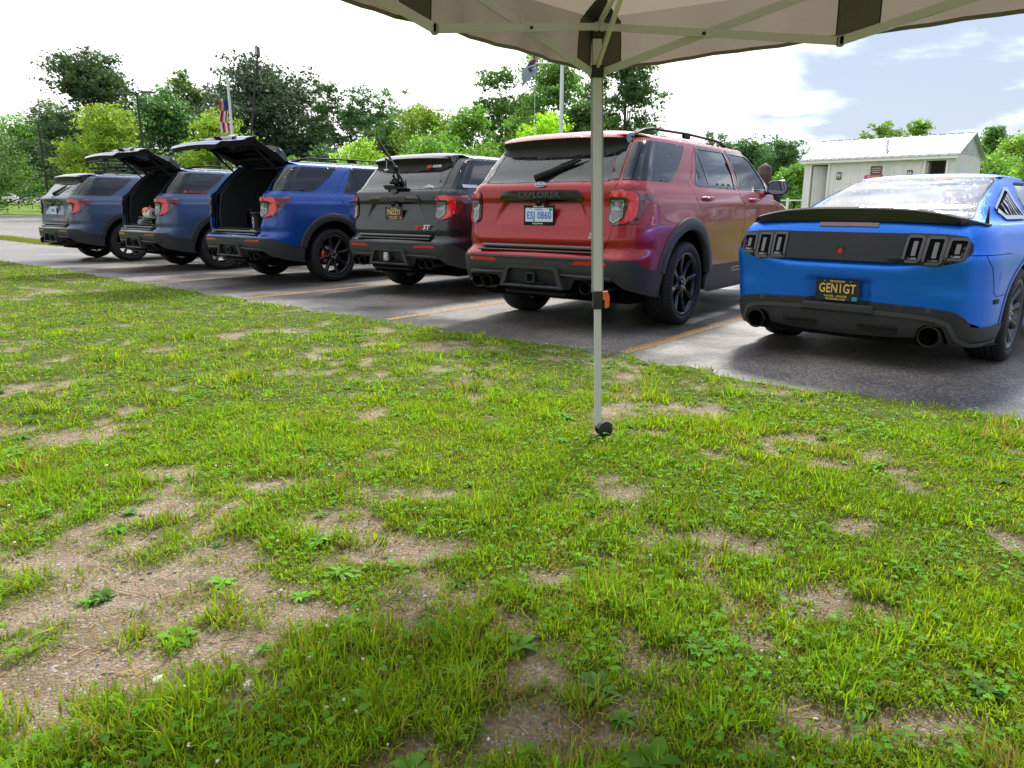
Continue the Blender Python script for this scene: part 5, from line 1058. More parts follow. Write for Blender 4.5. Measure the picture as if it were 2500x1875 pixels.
TREES = [
 (-60, 330, 120, 85, MD, 'mid green tree cut by the left edge of the view', dict()), (22, 292, 85, 165, LG, 'light green tree at the far left beside the tall dark tree', dict(leaf=.8, trunkf=.04)), (60, 400, 70, 168, MD, 'dense low trees behind the far parked cars', dict(leaf=.8, trunkf=.0)), (-20, 400, 70, 168, LG, 'low light tree at the left edge behind the white car', dict(leaf=.8, trunkf=.0)),
 (212, 138, 118, 78, DK, 'tall dark feathery tree at the left, highest of the left half', dict(leaf=.5, n=9000, trunkf=.22)),
 (130, 268, 85, 160, (.055, .105, .04), 'grey green tree in front of the tall dark tree', dict(n=5500, trunkf=.02, leaf=.8)),
 (70, 352, 75, 160, MD, 'low dark green tree behind the far lamp post', dict(trunkf=.02, leaf=.8)), (165, 392, 75, 110, BL, 'dark bluish shrubby tree behind the first suv', dict(trunkf=.05)),
 (238, 272, 88, 60, YG, 'yellow green rounded tree left of the double headed lamp post', dict(n=7000, trunkf=.10, leaf=.32)),
 (395, 236, 100, 72, (.055, .14, .038), 'broad mid green tree between the double lamp and the big oak', dict(n=7500, trunkf=.08)),
 (440, 176, 62, 84, (.07, .13, .03), 'loose olive green tree peeking out left of the big dark oak', dict(n=5000, airy=.4)),
 (628, 148, 150, 82, BL, 'huge dark spreading oak behind the open tailgates', dict(n=12000, leaf=.52, trunkf=.15, airy=.35)),
 (520, 282, 72, 56, YG, 'small yellow green tree behind the american flag pole', dict(n=4500, leaf=.3, trunkf=.1)),
 (735, 330, 70, 80, (.035, .075, .035), 'dark lower tree at the right foot of the big oak', dict(n=4500, trunkf=.05)),
 (718, 392, 48, 56, LG, 'small fresh green sapling above the bright blue suv', dict(n=1800, leaf=.28)),
 (806, 204, 52, 78, (.055, .12, .04), 'slim airy tree right of the big oak, first of the thin trees', dict(airy=.9, n=4200, leaf=.36, shape='vase')),
 (892, 210, 62, 80, (.06, .14, .045), 'second thin airy tree, with a forked dark trunk', dict(airy=.6, n=5200, leaf=.36, shape='vase')),
 (985, 220, 50, 86, (.075, .13, .055), 'palest thin tree, half see through', dict(airy=1.2, n=2800, leaf=.34, shape='vase')),
 (1030, 258, 72, 66, (.17, .26, .035), 'yellow green tree in the gap between the thin trees', dict(n=5500, leaf=.32, trunkf=.08)),
 (955, 300, 70, 72, MD, 'mid green tree behind the camera arm of the dark suv', dict(n=4500, trunkf=.05)),
 (870, 352, 75, 52, (.22, .36, .03), 'bright lime bush above the roof of the bright blue suv', dict(n=4500, leaf=.26, trunkf=.04)),
 (1055, 332, 80, 54, (.13, .27, .04), 'fresh green bush above the roof of the dark suv', dict(n=5000, leaf=.28, trunkf=.04)),
 (1150, 262, 60, 64, (.12, .24, .035), 'light green upright tree left of the grey flag', dict(n=5000, leaf=.3, trunkf=.08)),
 (1232, 172, 78, 70, (.06, .14, .03), 'open crowned tree with dark trunks left of the grey flag', dict(airy=.8, n=6500, leaf=.36, shape='vase')),
 (1352, 132, 100, 66, (.09, .19, .032), 'full green tree behind the grey flag, tallest near the canopy corner', dict(n=11000, leaf=.36, trunkf=.15)),
 (1325, 278, 68, 42, (.26, .42, .02), 'vivid lime bush at the foot of the flag pole above the red suv', dict(n=4200, leaf=.22, trunkf=.05)),
 (1530, 100, 88, 68, (.045, .10, .028), 'dark leafy tree under the canopy, right of the tent leg', dict(n=8500, leaf=.36, airy=.5, trunkf=.12)),
 (1425, 250, 60, 62, MD, 'mid green tree between the flag pole and the tent leg', dict(n=3500, trunkf=.06)),
 (1730, 318, 24, 120, (.08, .12, .05), 'tiny distant tree over the roof rail of the red suv', dict(n=900, leaf=.5)), (1762, 322, 22, 120, (.08, .12, .05), 'second tiny distant tree over the roof rail, right one', dict(n=900, leaf=.5)),
 (1822, 344, 72, 95, (.05, .12, .045), 'rounded dark tree in the distant wood left of the shed', dict(n=5000, trunkf=.05)), (1912, 346, 62, 92, (.05, .13, .04), 'dense dark tree touching the left wall of the shed', dict(n=5000, trunkf=.05)),
 (1750, 372, 60, 98, (.06, .12, .05), 'darker low tree right behind the windscreen of the red suv', dict(n=3000, trunkf=.05)),
 (1945, 408, 52, 58, (.13, .26, .05), 'light green bush beside the left wall of the shed', dict(n=3500, leaf=.28, trunkf=.04)),
 (2158, 290, 42, 75, (.14, .24, .05), 'pale loose tree above the shed roof, left of two', dict(airy=.9, n=2600, leaf=.32, trunkf=.4, shape='vase')), (2246, 290, 46, 75, (.15, .27, .04), 'pale arching tree above the shed roof, right of two', dict(airy=.7, n=2800, leaf=.32, trunkf=.4)),
 (2060, 345, 30, 110, (.07, .12, .05), 'tiny treetop just over the left of the shed roof', dict(n=700, leaf=.5)),
 (2432, 302, 44, 70, (.085, .19, .04), 'slender light tree right of the shed', dict(n=3800, leaf=.32, shape='cone')), (2388, 342, 30, 66, (.08, .20, .03), 'small rounded tree close to the right gable of the shed', dict(n=2200, leaf=.3)),
 (2500, 330, 55, 64, (.15, .26, .04), 'yellowish tree at the right edge of the view', dict(n=4500, leaf=.3)), (2420, 380, 85, 56, (.12, .24, .035), 'broad green bush right of the shed above the coupe', dict(n=5500, leaf=.27, trunkf=.04)), (2540, 392, 70, 50, (.14, .26, .03), 'bush at the right edge of the view above the coupe', dict(n=3500, leaf=.27, trunkf=.04)),
 (340, 392, 80, 58, (.05, .12, .04), 'shrub behind the tailgate of the second suv', dict(n=3000, trunkf=.04)), (460, 372, 80, 60, (.06, .14, .035), 'shrub between the two open tailgates', dict(n=3500, trunkf=.04)),
 (640, 392, 90, 62, (.04, .09, .035), 'dark shrub above the roof of the bright blue suv', dict(n=3500, trunkf=.04)), (1180, 352, 60, 58, (.10, .21, .035), 'shrub above the left end of the red suv', dict(n=3000, trunkf=.04)), (800, 375, 65, 66, (.05, .12, .04), 'darker shrub below the first thin tree', dict(n=2500, trunkf=.04)),
 (300, 300, 90, 92, (.045, .09, .035), 'dark green tree filling the gap behind the double headed lamp', dict(n=4500, trunkf=.04)), (95, 300, 70, 170, (.05, .10, .035), 'dull green tree behind the far left lamp post', dict(n=3500, trunkf=.02, leaf=.85)), (560, 330, 90, 95, (.045, .09, .035), 'dark tree low between the flag pole and the big oak', dict(n=3500, trunkf=.04)), (770, 300, 60, 98, (.06, .12, .045), 'dull green tree behind the first thin tree', dict(n=3000, airy=.5, trunkf=.04)), (925, 320, 70, 98, (.06, .12, .045), 'dull green tree behind the second thin tree', dict(n=3500, trunkf=.04)), (1095, 300, 60, 98, (.07, .13, .04), 'dull green tree filling between the light green trees', dict(n=3000, trunkf=.04)), (1210, 330, 60, 92, (.05, .11, .035), 'dark green tree low behind the open crowned tree', dict(n=3000, trunkf=.04)), (1290, 230, 60, 80, (.07, .15, .035), 'green tree right behind the grey flag', dict(n=4000, trunkf=.04)), (1450, 180, 62, 85, (.06, .13, .03), 'green tree directly behind the tent leg', dict(n=4000, trunkf=.06)), (1485, 280, 60, 75, (.05, .11, .03), 'dark tree low behind the roof of the red suv', dict(n=3000, trunkf=.04)), (1865, 352, 60, 100, (.05, .11, .05), 'distant dark tree between the two wood trees left of the shed', dict(n=2500, trunkf=.04)), (1690, 372, 50, 105, (.05, .11, .05), 'distant low tree over the front of the red suv', dict(n=2000, trunkf=.04)),
 (-230, 250, 130, 80, MD, 'big tree outside the left edge of the view', dict(n=3500)), (-480, 200, 160, 75, DK, 'dark tree well outside the left edge', dict(n=3500, leaf=.6)), (-900, 220, 200, 70, MD, 'green tree far outside the left edge', dict(n=2500, leaf=.7)), (-1400, 100, 320, 60, DK, 'big dark unseen tree left of the paved lot, added to darken reflections', dict(n=2500, leaf=.8)), (-2000, 50, 420, 50, MD, 'spreading unseen tree left of the paved lot, added to darken reflections', dict(n=2500, leaf=.8)), (-2900, 0, 500, 40, DK, 'dark unseen tree beyond the turf strip, added to darken reflections', dict(n=2500, leaf=.8)), (-4200, -100, 800, 30, MD, 'unseen tree behind the white boarded building, added to darken reflections', dict(n=2500, leaf=.7)),  # left of the lot: unseen trees added to darken the tailgate reflections
 (2700, 300, 110, 62, LG, 'light tree outside the right edge of the view', dict(n=3000)), (2980, 200, 170, 55, MD, 'green tree well outside the right edge', dict(n=3500, leaf=.5)), (3500, 120, 260, 45, DK, 'dark tree far outside the right edge', dict(n=4000, leaf=.5)),
]
for (u, vt, hw, D, col, lb, kw) in TREES:
    bush = any(s_ in lb for s_ in ('bush', 'shrub ', 'shrub')); tree(u, vt, hw, D, col, lb, name='bush' if bush else 'leafy_tree', cat='bush' if bush else 'tree', group=None, **kw)
# ---------------------------------------------------------------- pop-up canopy over the camera
BARM = mat('frame_white', (.70, .68, .74), .4, coat=.3); PLB = mat('bracket_black', (.02, .02, .022), .45)
can = thing('pop_up_canopy', 'grey brown pop up canopy on white folding frame, its near leg standing in the lawn', 'canopy', (.42, 3.385, 0), 0)
def cw(p, q, z): X_, Y_ = p * CY - q * SY - .058 * (z > .01), -p * SY - q * CY; return (X_, Y_, z)      # p to the right along the row, q towards the viewer, from the leg
SZ = 3.0; ZS, ZT = 1.665, 1.835
def fz(p, q):
    a, b = abs(p / SZ * 2 - 1), abs(q / SZ * 2 - 1); e = max(a, b); z = ZT + .045 + .80 * (1 - e) ** .92 - .05 * math.sin(math.pi * min(a, b)) * (1 - e) * .5 - .035 * (1 - min(a, b) ** 2) * (e ** 6)
    w_ = (1 - e) ** .5; z += w_ * (.014 * math.sin(p * 9 + q * 5) * math.sin(q * 7.3) + .010 * math.sin(p * 17 + 3 * math.sin(q * 5)) * math.sin(q * 13 + 2 * math.sin(p * 7)))
    th = math.atan2(q + .02, p + .02); d_ = math.hypot(p, q); z += w_ * .022 * math.sin(th * 26 + 2 * math.sin(d_ * 6)) * math.exp(-d_ / .9); z += w_ * .006 * math.sin((p - q) * 34 + 4 * math.sin((p + q) * 6)) * math.sin(p * 5 + 1)
    return z
def canopy_fabric():
    n = 110; V = [cw(SZ * i / n - .03, SZ * j / n - .03, fz(SZ * i / n, SZ * j / n)) for i in range(n + 1) for j in range(n + 1)]
    return V, [(i * (n + 1) + j, i * (n + 1) + j + 1, (i + 1) * (n + 1) + j + 1, (i + 1) * (n + 1) + j) for i in range(n) for j in range(n)]
FAB = mat('canopy_fabric', (.165, .140, .115), .85, spec=.15, bump=(7, .8, .045), noise=(2.2, .22)); nt, N_, L_, b_ = nodes(FAB)
t_ = N_.new('ShaderNodeBsdfTranslucent'); t_.inputs[0].default_value = (.33, .275, .21, 1); mx_ = N_.new('ShaderNodeMixShader'); mx_.inputs[0].default_value = .36; L_.new(b_.outputs[0], mx_.inputs[1]); L_.new(t_.outputs[0], mx_.inputs[2]); L_.new(mx_.outputs[0], N_['Material Output'].inputs[0])
FAB2 = mat('canopy_band', (.12, .13, .105), .85, spec=.15); nt, N_, L_, b_ = nodes(FAB2); t_ = N_.new('ShaderNodeBsdfTranslucent'); t_.inputs[0].default_value = (.22, .22, .17, 1); mx_ = N_.new('ShaderNodeMixShader'); mx_.inputs[0].default_value = .36; L_.new(b_.outputs[0], mx_.inputs[1]); L_.new(t_.outputs[0], mx_.inputs[2]); L_.new(mx_.outputs[0], N_['Material Output'].inputs[0])
m = MB(); V, F = canopy_fabric(); m.add(V, F, FAB, True)
# hanging valance, a little curved along its lower edge, with a hem
for e_ in range(4):
    V = []; n = 60
    for i in range(n + 1):
        s_ = SZ * i / n; p, q = [(s_, 0), (0, s_), (s_, SZ), (SZ, s_)][e_]; rise = .012 * math.sin(math.pi * s_ / SZ) ** .8; 
        for k in range(5):
            f = k / 4; zb = ZS + .000 + rise; z = (ZT + .045 - .035 * (1 - (2 * s_ / SZ - 1) ** 2)) * (1 - f) + zb * f; w_ = .010 * math.sin(s_ * 14 + e_) * f + .006 * math.sin(s_ * 37) * f; o_ = -.03 - .012 * f
            pp, qq = (p - .03, o_ + w_) if e_ == 0 else ((o_ + w_, q - .03) if e_ == 1 else ((p - .03, SZ - .03 - w_) if e_ == 2 else (SZ - .03 - w_, q - .03))); V.append(cw(pp, qq, z))
    m.add(V, [(i * 5 + j, i * 5 + j + 1, (i + 1) * 5 + j + 1, (i + 1) * 5 + j) for i in range(n) for j in range(4)], FAB, True)
    m.tube([V[i * 5 + 4] for i in range(n + 1)], .007, mat('hem', (.22, .19, .17), .8), 6)
# stitched reinforcing bands and corner patches under the cloth, seams as thin cords
SEA = mat('seam', (.03, .03, .03), .8)
for (c0, w_, dr) in ((.98, .14, 'q'), (.98, .14, 'p'), (0, .10, 'q'), (0, .10, 'p')):
    rows = [(-.05, ZS + .02), (-.045, ZT - .05), (-.036, ZT + .02)]; V = []
    def P_(d_, s_, z=None): p, q = (c0 + d_, s_) if dr == 'q' else (s_, c0 + d_); return cw(p - .03 * (z is None), q - .03 * (z is None), (fz(p, max(q, 0)) if z is None else z) - .007)
    nn = 16 if c0 else 3
    for s_, z_ in rows: V += [P_(0, s_ + .016, z_), P_(w_, s_ + .016, z_)]
    for i in range(nn): V += [P_(0, .012 + i * .045), P_(w_, .012 + i * .045)]
    m.add(V, [(2 * i, 2 * i + 1, 2 * i + 3, 2 * i + 2) for i in range(nn + 2)], FAB2, True)
    for k in (0, 1): m.tube([V[2 * i + k] for i in range(nn + 3)], .0025, SEA, 4)
for d_ in np.linspace(.1, .48, 3):
    m.tube([cw(p - .03, d_ * SZ * .5 + .25 - .03, fz(p, d_ * SZ * .5 + .25) - .004) for p in np.linspace(d_ * 1.5 + .25, SZ - d_ * 1.5 - .25, 30)], .002, SEA, 4) if d_ < .2 else None
link('canopy_cover', m.mesh('canopy_cover'), can)
for li, (p, q) in enumerate(((0, 0), (SZ - .06, 0), (0, SZ - .06), (SZ - .06, SZ - .06))):
    t = Vector(cw(p, q, 0)); tp = Vector((-.062, -.005, 0)) if li == 0 else Vector((0, 0, 0))
    lg = MB(); a = lambda z, o=(0, 0): tuple(t + tp * (z / 1.84) + Vector((o[0], o[1], z)))
    lg.bar(a(.055), a(.66), .031, .031, BARM); lg.bar(a(.66), a(1.84), .037, .037, BARM)
    for o in ((.0188, 0), (-.0188, 0)): lg.bar(a(.70, o), a(1.66, o), .003, .018, mat('frame_groove', (.35, .40, .42), .4, metal=.5))
    lo_ = link('leg', lg.mesh('canopy_leg'), can)
    [link('bracket', MB().box(a(z_), d_, PLB, bev=.005).mesh('leg_bracket'), lo_) for z_, d_ in ((.665, (.046, .046, .085)), (1.655, (.055, .055, .05)), (1.82, (.05, .05, .07)), (1.745, (.034, .034, .06)))]
    c = MB(); c.prism([(.0, .035), (.022, .038), (.032, .01), (.030, -.035), (.012, -.042), (.010, -.005), (0, .0)], -.010, .010, mat('lever_orange', (.85, .16, .04), .45), 'xz'); c.v = [v + np.array(a(.665)) + np.array([.022, -.012, .004]) for v in c.v]; link('release_lever', c.mesh('release_lever'), lo_)
    c = MB(); ctr = np.array(a(.038)) + np.array([.028, -.005, 0]); Rz = np.array(Matrix.Rotation(rad(20), 3, 'Z'))
    for sx in (-.019, .019): c.lathe([(sx - .009, 0), (sx - .009, .030), (sx - .006, .036), (sx + .006, .036), (sx + .009, .030), (sx + .009, 0)], PLB, 24, 'y')
    c.lathe([(-.024, .037), (.024, .037), (.024, .041), (-.024, .041)], mat('wheel_hood', (.12, .12, .125), .3, coat=.5), 16, 'y', arc=(rad(20), rad(165))); c.v = [v @ Rz.T + ctr for v in c.v]; c.box(a(.065), (.03, .03, .03), PLB, bev=.004); link('foot_wheel', c.mesh('foot_wheel'), lo_)
def truss(p0, q0, dp, dq, name='truss_bar'):
    """folding scissors along one side: pairs of crossed bars joined at pivots"""
    nseg = 3; st = (SZ - .06) / nseg; off = .012
    for k in range(nseg):
        s0, s1 = k * st, (k + 1) * st; hi, lo_ = ZT - .005, ZS - .01
        if k % 2 == 0: ends = ((s0, hi, s1, ZS - .015, 1), (s0, lo_, s1, hi + .02, -1))
        else: ends = ((s0, ZS - .015, s1, hi + .02, 1), (s0, hi + .02, s1, ZS - .015, -1))
        for (a_, za, b_2, zb, sd) in ends:
            if k == nseg - 1 and True: zb = {True: zb, False: zb}[True]
            m = MB(); o_ = off * sd; A = cw(p0 + dp * a_ + dq * o_, q0 + dq * a_ + dp * o_, za); B = cw(p0 + dp * b_2 + dq * o_, q0 + dq * b_2 + dp * o_, zb)
            m.bar(A, B, .014, .028, BARM); 
            for e_ in (A, B): m.box(e_, (.026, .026, .036), BARM, bev=.006)
            mid = Vector(A).lerp(Vector(B), .5); m.lathe([(-.028, 0), (-.028, .006), (.028, .006), (.028, 0)], PLB, 10, 'x', tuple(mid)); m.box(tuple(mid), (.030, .030, .034), BARM, bev=.004); link(name, m.mesh('truss_bar'), can)
truss(.03, .0, 1, 0); truss(.0, .03, 0, 1); truss(.03, SZ - .06, 1, 0); truss(SZ - .06, .03, 0, 1)
for (p, q) in ((0, 0), (SZ - .06, 0), (0, SZ - .06), (SZ - .06, SZ - .06)):
    for za, zb, f in ((ZS, ZT + .42, .42), (ZT, ZT + .30, .40)):
        m = MB(); c_ = SZ / 2 - .03; A = cw(p, q, za); B = cw(p + (c_ - p) * f * 2, q + (c_ - q) * f * 2, zb + .25 * (zb > 2.2)); m.bar(A, B, .013, .024, BARM); link('peak_strut', m.mesh('peak_strut'), can)
# ---------------------------------------------------------------- shed
shed = thing('toilet_block', 'white board and batten toilet shed with ribbed metal roof and open doors', 'shed'); shed.matrix_world = Matrix(((.7218, .6921, 0, 11.2), (-.6921, .7218, 0, 29.0), (0, 0, 1, .76), (0, 0, 0, 1)))
SW = mat('shed_white', (.78, .74, .82), .6, noise=(2.5, .10)); ST_ = mat('shed_trim', (.82, .79, .86), .55); LX, LY, LH = 5.10, 3.4, 2.20
m = MB(); door1, door2 = (.22, .98), (4.16, 4.92); z_d = 1.98
m.box((.11, .05, LH / 2), (.22, .10, LH), SW); m.box(((door1[1] + door2[0]) / 2, .05, LH / 2), (door2[0] - door1[1], .10, LH), SW); m.box((5.01, .05, LH / 2), (.18, .10, LH), SW)
for d_ in (door1, door2): m.box(((d_[0] + d_[1]) / 2, .05, (z_d + LH) / 2), (d_[1] - d_[0], .10, LH - z_d), SW)
for x_ in (.05, LX - .05): m.box((x_, LY / 2 + .05, LH / 2), (.10, LY - .1, LH), SW)
m.box((LX / 2, LY - .05, LH / 2), (LX - .2, .10, LH), SW); m.box((LX / 2, LY / 2, .02), (LX - .2, LY - .2, .1), mat('shed_floor', (.12, .11, .10), .9)); m.box((LX / 2, LY / 2, LH / 2), (.1, LY - .2, LH), SW)
for x_ in (0.002, LX - .002): m.prism([(0, LH), (LY, LH), (LY / 2, LH + .74)], x_ - (.0 if x_ < 1 else .05), x_ + (.05 if x_ < 1 else .0), mat('gable_grey', (.50, .52, .56), .55, noise=(3, .2)), 'yz')
k = 1.12
while k < 4.12:
    m.box((k, -.010, LH / 2), (.045, .022, LH), ST_); k += .292
for i in range(24): m.box((LX + .006, .1 + i * .145, LH / 2), (.014, .03, LH), ST_)
for i in range(24):
    y_ = .1 + i * .145; m.box((LX + .006, y_, LH + .37 * (1 - abs(y_ / LY * 2 - 1))), (.012, .02, max(.02, .72 * (1 - abs(y_ / LY * 2 - 1)))), SW)
link('wall', m.mesh('shed_wall'), shed)
m = MB(); RM = mat('roof_metal', (.40, .44, .44), .5, metal=.2, noise=(1.6, .25)); RB = mat('roof_rib', (.20, .23, .23), .5); sl_ = .74 / (LY / 2)
for sd in (0, 1):
    ya, za, yb, zb = ((-.22, LH - .22 * sl_ + .03, LY / 2, LH + .77) if sd == 0 else (LY / 2, LH + .77, LY + .22, LH - .22 * sl_ + .03))
    m.add([(-.15, ya, za), (LX + .15, ya, za), (LX + .15, yb, zb), (-.15, yb, zb), (-.15, ya, za - .03), (LX + .15, ya, za - .03), (LX + .15, yb, zb - .03), (-.15, yb, zb - .03)], [(0, 1, 2, 3), (4, 7, 6, 5), (0, 4, 5, 1), (1, 5, 6, 2), (3, 7, 4, 0)], RM)
    for i in range(19): x_ = -.12 + i * (LX + .24) / 18; m.bar((x_, ya, za + .012), (x_, yb, zb + .012), .030, .030, RB)
m.bar((-.16, LY / 2, LH + .785), (LX + .16, LY / 2, LH + .785), .05, .014, RM); m.box((LX / 2, -.20, LH - .085), (LX + .24, .03, .17), ST_); m.box((LX / 2, -.10, LH - .005 - .02), (LX + .2, .2, .02), ST_)
rf = link('roof', m.mesh('shed_roof'), shed)
m = MB(); m.tube([(2.72, .55, LH + .25), (2.72, .55, LH + .62)], .05, ST_, 12); link('vent_pipe', m.mesh('vent_pipe'), rf)
for d_, open_ in ((door1, True), (door2, False)):
    m = MB()
    for x_ in d_: m.box((x_ + (.035 if x_ == d_[0] else -.035), -.008, z_d / 2), (.07, .13, z_d), ST_)
    m.box(((d_[0] + d_[1]) / 2, -.008, z_d + .035), (d_[1] - d_[0] + .10, .13, .07), ST_); link('door_frame', m.mesh('door_frame'), shed)
    m = MB(); wd = d_[1] - d_[0] - .16; m.box((wd / 2, 0, 1.0), (wd, .04, 1.90), ST_)
    for r_0 in range(3):
        for c_0 in range(2): m.box((wd * (.28 + .44 * c_0), -.022, .42 + r_0 * .62), (wd * .28, .008, .46), SW, bev=.003)
    m.tube([(wd - .05, -.06, .95), (wd - .05, -.02, .95)], .025, STL, 8); o = link('door', m.mesh('shed_door'), shed, loc=(d_[0] + .08, .09, 0)); o.rotation_euler = (0, 0, rad(38 if open_ else 96))
def sign(x_, z_, w_, h_, bg, lines, fg, nm, lb, ct, border=None):
    m = MB(); m.box((0, 0, 0), (w_, .012, h_), bg); 
    if border: 
        for a_, b__ in (((0, h_ / 2), (w_, .02)), ((0, -h_ / 2), (w_, .02)), ((-w_ / 2, 0), (.02, h_)), ((w_ / 2, 0), (.02, h_))): m.box((a_[0], -.004, a_[1]), (b__[0], .014, b__[1]), border)
    for i, l_ in enumerate(lines): m.box((0, -.008, h_ * (.5 - (i + 1) / (len(lines) + 1))), (w_ * l_, .004, h_ * .10), fg)
    o = link(nm, m.mesh(nm)); q = shed.matrix_world @ Vector((x_, -.03, z_)); o.matrix_world = Matrix.Translation(q) @ shed.matrix_world.to_3x3().to_4x4(); tag(o, lb, ct); return m, o
sign(2.62, 1.72, .36, .28, mat('sign_brown', (.22, .06, .07), .6), [.8, .85, .7], mat('sign_pale', (.50, .48, .48), .6), 'notice_board', 'brown framed notice on the shed wall under the floodlight', 'sign', mat('sign_frame', (.10, .10, .11), .5))
sign(2.55, 1.50, .62, .12, mat('sign_red', (.60, .02, .03), .5), [.75, .85], WHT, 'notice_board', 'long red notice on the shed wall under the brown one', 'sign')
for x_, lb in ((1.33, 'black restroom sign beside the left door of the shed'), (3.74, 'black restroom sign beside the right door of the shed')):
    m = MB(); m.box((0, 0, 0), (.17, .012, .26), DRK, bev=.004)
    for fx_ in (-.042, .034): m.lathe([(-.012, 0), (-.012, .016), (-.006, .016)], WHT, 12, 'y', (fx_, 0, .082)); m.prism([(fx_ - .022, .06), (fx_ + .022, .06), (fx_ + .024, .0), (fx_ + .012, -.01), (fx_ + .010, -.09), (fx_ - .010, -.09), (fx_ - .012, -.01), (fx_ - .024, 0)], -.011, -.007, WHT, 'xz')
    m.box((-.004, -.009, -.01), (.006, .004, .19), WHT); o = link('restroom_sign', m.mesh('restroom_sign')); o.matrix_world = Matrix.Translation(shed.matrix_world @ Vector((x_, -.03, 1.56))) @ shed.matrix_world.to_3x3().to_4x4(); tag(o, lb, 'sign')
m = MB()
for x_, z_, r_ in ((-.10, .05, .055), (.10, .05, .055)): m.lathe([(-.09, 0), (-.09, r_ * .6), (-.085, r_), (-.03, r_ * .7), (0, .02)], ST_, 14, 'y', (x_, -.02, z_)); m.tube([(0, 0, -.02), (x_ * .8, -.02, z_)], .012, ST_, 6)
m.lathe([(-.08, 0), (-.07, .035), (0, .03)], ST_, 12, 'y', (0, 0, -.05)); m.box((0, .0, 0), (.07, .02, .07), ST_); o = link('floodlight', m.mesh('floodlight')); o.matrix_world = Matrix.Translation(shed.matrix_world @ Vector((2.62, -.02, 2.03))) @ shed.matrix_world.to_3x3().to_4x4(); tag(o, 'white twin floodlight high on the shed wall above the notices', 'lamp')
# ---------------------------------------------------------------- lamp posts, flag poles
POLE = mat('pole_dark', (.035, .032, .032), .5, metal=.4); ALU = mat('pole_white', (.62, .64, .66), .35, metal=.5)
def lamp_post(u, v, D, H_extra, label, heads, lean=(0, 0)):
    x, y, z = px(u, v, D); z0 = float(gz(x, y)); t = thing('lamp_post', label, 'lamp post', (x, y, z0)); h = z - z0; m = MB(); m.tube([(-lean[0], 0, 0), (-lean[0], 0, .6), (0, 0, h)], [.11, .085, .055], POLE, 10); m.lathe([(0, .2), (.5, .2), (.55, .12)], mat('concrete', (.35, .34, .32), .85), 12, 'z', (-lean[0], 0, 0)); link('pole', m.mesh('lamp_pole'), t)
    for a in heads:
        m = MB(); c, s_ = math.cos(a), math.sin(a); m.tube([(0, 0, h - .05), (c * .3, s_ * .3, h + .02)], .03, POLE, 6); m.box((c * .62, s_ * .62, h + .02), (.68, .30, .09), POLE, Matrix.Rotation(a, 4, 'Z'), bev=.03); m.box((c * .64, s_ * .64, h - .032), (.5, .22, .02), mat('lamp_lens', (.4, .4, .42), .3), Matrix.Rotation(a, 4, 'Z')); link('lamp_head', m.mesh('lamp_head'), t)
lamp_post(331, 229, 44, 0, 'dark lamp post with two heads behind the first open tailgate', (0, math.pi))
lamp_post(90, 302, 60, 0, 'single headed dark lamp post at the far left of the lot', (math.pi,))
x, y, z = px(625, 116, 31); z0 = float(gz(x, y)); t = thing('lamp_post', 'tall slim lamp post leaning slightly, seen above the second open tailgate', 'lamp post', (x, y, z0)); h = z - z0
m = MB(); m.tube([(-1.15, 0, 0), (-.55, 0, h * .5), (-.02, 0, h - .35)], [.07, .05, .035], POLE, 10); link('pole', m.mesh('lamp_pole'), t); m = MB(); m.box((0, 0, h - .18), (.13, .30, .40), POLE, bev=.04); m.box((0, -.155, h - .18), (.08, .01, .28), mat('lamp_lens', (.4, .4, .42), .3)); link('lamp_head', m.mesh('lamp_head'), t)
def flag_pole(u, v, D, label, r=.07):
    x, y, z = px(u, v, D); z0 = float(gz(x, y)); t = thing('flag_pole', label, 'flag pole', (x, y, z0)); h = z - z0; m = MB(); m.tube([(0, 0, 0), (0, 0, h * .6), (0, 0, h)], [r, r * .85, r * .6], ALU, 14); link('pole', m.mesh('flag_pole_shaft'), t)
    m = MB(); m.lathe([(h, 0), (h + .03, .05), (h + .09, .065), (h + .15, .045), (h + .17, 0)], ALU, 14, 'z'); link('finial', m.mesh('finial'), t); return x, y, z0, h, t
x, y, z0, h, t = flag_pole(553, 198, 30, 'white flag pole with limp american flag behind the open tailgates')
FR, FW_, FB = mat('flag_red', (.45, .02, .03), .8), mat('flag_white', (.75, .75, .78), .8), mat('flag_blue', (.02, .04, .18), .8)
m = MB(); nx_, nz_ = 14, 26; V = []
for i in range(nz_ + 1):
    for j in range(nx_ + 1):
        f = j / nx_; g = i / nz_; fold = math.sin(f * 11 + g * 2) * .10 * (.3 + f); V.append((-.09 - f * (.24 + .10 * g) + .03 * math.sin(g * 7), -.03 + fold, -g * 1.25 - f * .14 - .05 * math.sin(f * 6)))
for i in range(nz_):
    for j in range(nx_):
        st = (j + i // 4) % 2 == 0; c = FB if (i < 9 and j < 7) else (FR if ((j // 2 + i // 9) % 2 == 0) else FW_); a = i * (nx_ + 1) + j; m.add([V[a], V[a + 1], V[a + nx_ + 2], V[a + nx_ + 1]], [(0, 1, 2, 3)], c, True)
tag(link('flag', m.mesh('us_flag'), None, loc=(x, y, z0 + h - .62)), 'red white and blue striped flag hanging limp from its pole', 'flag')
x, y, z0, h, t = flag_pole(1371, 70, 22, 'thick white flag pole rising behind the red suv, its top behind the canopy', .068)
m = MB(); m.tube([(0, 0, h - .9), (-.78, 0, h - .9)], .025, ALU, 8); m.tube([(-.76, 0, h - .9), (-.765, .02, 2.4), (-.76, 0, 1.2)], .006, WHT, 5); link('yardarm', m.mesh('yardarm'), t)
a = Vector(px(1313, 118, 22)); cgr = mat('flag_grey', (.30, .32, .42), .85); cnv = mat('flag_navy', (.03, .035, .10), .85); cor = mat('flag_orange', (.75, .22, .08), .8)
